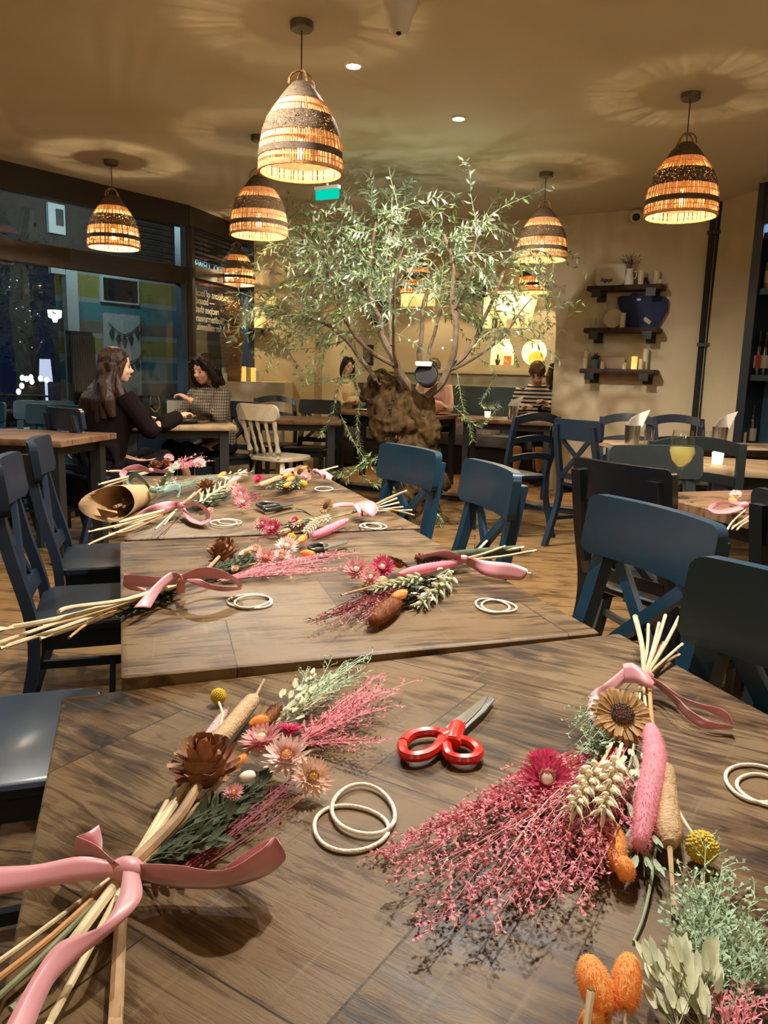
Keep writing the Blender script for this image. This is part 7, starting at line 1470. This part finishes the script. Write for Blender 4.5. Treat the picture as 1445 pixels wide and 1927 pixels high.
def hair_tied(m, H, Rh, neck, chest):
    m.ell(H(0, -.018, .058), (.085, .104, .094), Rh, 18, 12); m.ell(H(0, -.105, .03), (.042, .042, .042), Rh, 12, 8); m.tube([H(-.06, .03, .10), H(-.082, -.01, .03)], [.016, .014], 8); m.tube([H(.06, .03, .10), H(.082, -.01, .03)], [.016, .014], 8)
# woman in the dark coat, seen from behind
A0 = V((-1.93, 5.26, 0)); fA = V((.62, .78, 0))
def coat(c, L):
    hip = L['hip']
    c.tube([hip + V((0, -.02, .10)), hip + V((0, -.04, -.14)), hip + V((0, -.06, -.33))], [.19, .225, .25], 18, flat=.75)
person('woman with long brown hair in a dark coat, back to us, at the window table', A0, fA, {'R': ((.30, .18, .76), (.24, .46, .84), (0, 0, 1), .9), 'L': ((-.26, .16, .74), (-.16, .40, .80), (0, 0, 1), .6)}, 'coat_dark', hair_long, hairm='hair_brown', head_yaw=-.45, head_pitch=-.05, lean=.09, extra=coat, bulk=1.12, sleeve=.97)
# woman in the checked blouse facing us
B0 = V((-1.42, 6.62, 0)); fB = V((-.62, -.78, 0))
person('woman with a brown bob in a checked blouse looking down at her hand', B0, fB, {'R': ((.27, .17, .78), (.10, .36, .80), (0, 0, 1), .5), 'L': ((-.25, .20, .80), (-.04, .34, .93), (-.4, -.2, 1), 1.0)}, 'check', hair_bob, hairm='hair_dark', head_yaw=.15, head_pitch=-.28, lean=.10, bulk=1.08, sleeve=.86)
m = MB(); Bm = Matrix.Translation(B0) @ Matrix.Rotation(math.atan2(fB.y, fB.x) - PI / 2, 4, 'Z')
wb = [o for o in COL.objects if o.get('label', '').startswith('woman with a brown bob')][0]
m.tube([V((-.07, .06, 1.03)), V((0, .13, 1.02)), V((.07, .06, 1.03))], .032, 8); m.tube([V((0, .14, 1.01)), V((.01, .20, .92)), V((-.01, .20, .80))], [.03, .028, .018], 8, flat=.5); m.tube([V((.02, .14, 1.01)), V((.05, .19, .90))], [.028, .016], 8, flat=.5); m.build('scarf', 'scarf', wb, world=False)
wa = [o for o in COL.objects if o.get('label', '').startswith('woman with long brown')][0]
# their chairs
chair('cross', 'chair_navy', A0[:2] and (A0 - fA.normalized() * .27)[:2], fA, 'navy chair under the woman in the dark coat')
chair('cross', 'chair_dark', (B0 - fB.normalized() * .27)[:2], fB, 'dark chair under the woman in the checked blouse')
# diners in the alcove
def alc_seat(px, d=.40): p = hit(px, 700, AO + NB * d, NB); return V((p.x, p.y, PZ))
C0 = alc_seat(640); person('diner in a cream cardigan with dark hair, arms folded at the table', C0, V((.80, -.60, 0)), {'R': ((.21, .17, .74), (-.06, .29, .80), (0, 0, 1), .4), 'L': ((-.21, .18, .73), (.08, .31, .77), (0, 0, 1), .4)}, 'cream_knit', hair_bob, hairm='hair_dark', head_yaw=-.15, lean=.06, vox=.009)
D0 = alc_seat(826, .42); person('diner in a pale pink top mostly hidden behind the tree trunk', D0, V((-.55, -.83, 0)), {'R': ((.24, .16, .74), (.10, .36, .80), (0, 0, 1), .5), 'L': ((-.24, .16, .74), (-.08, .36, .80), (0, 0, 1), .5)}, 'pink_top', hair_tied, hairm='hair_auburn', lean=.10, vox=.010, head_pitch=-.2)
E0 = alc_seat(1016, .42); person('diner in a black and white striped top, head bowed over the table', E0, V((-.35, -.93, 0)), {'R': ((.24, .17, .74), (.08, .36, .80), (0, 0, 1), .6), 'L': ((-.24, .16, .76), (-.14, .37, .85), (0, 0, 1), .8)}, 'stripe', hair_tied, hairm='hair_auburn', lean=.13, head_pitch=-.62, head_yaw=.1, vox=.009)
F0 = alc_seat(1056, .30); person('auburn-haired diner beside the striped top, almost hidden by the beige wall edge', F0, V((-.4, -.9, 0)), {'R': ((.22, .16, .74), (.08, .34, .80), (0, 0, 1), .5), 'L': ((-.24, .16, .74), (-.1, .34, .80), (0, 0, 1), .5)}, 'trouser_black', hair_bob, hairm='hair_auburn', lean=.06, vox=.010)
c = V((TE.x + .22, TE.y + .05, TOPB)); m = MB(); m.lathe([(0, .004), (.07, .004), (.11, .016), (.11, .020), (.068, .008), (0, .008)], 24, c); solo(m, 'plate', 'white_plastic', 'white plate in front of the striped-top diner', 'plate')
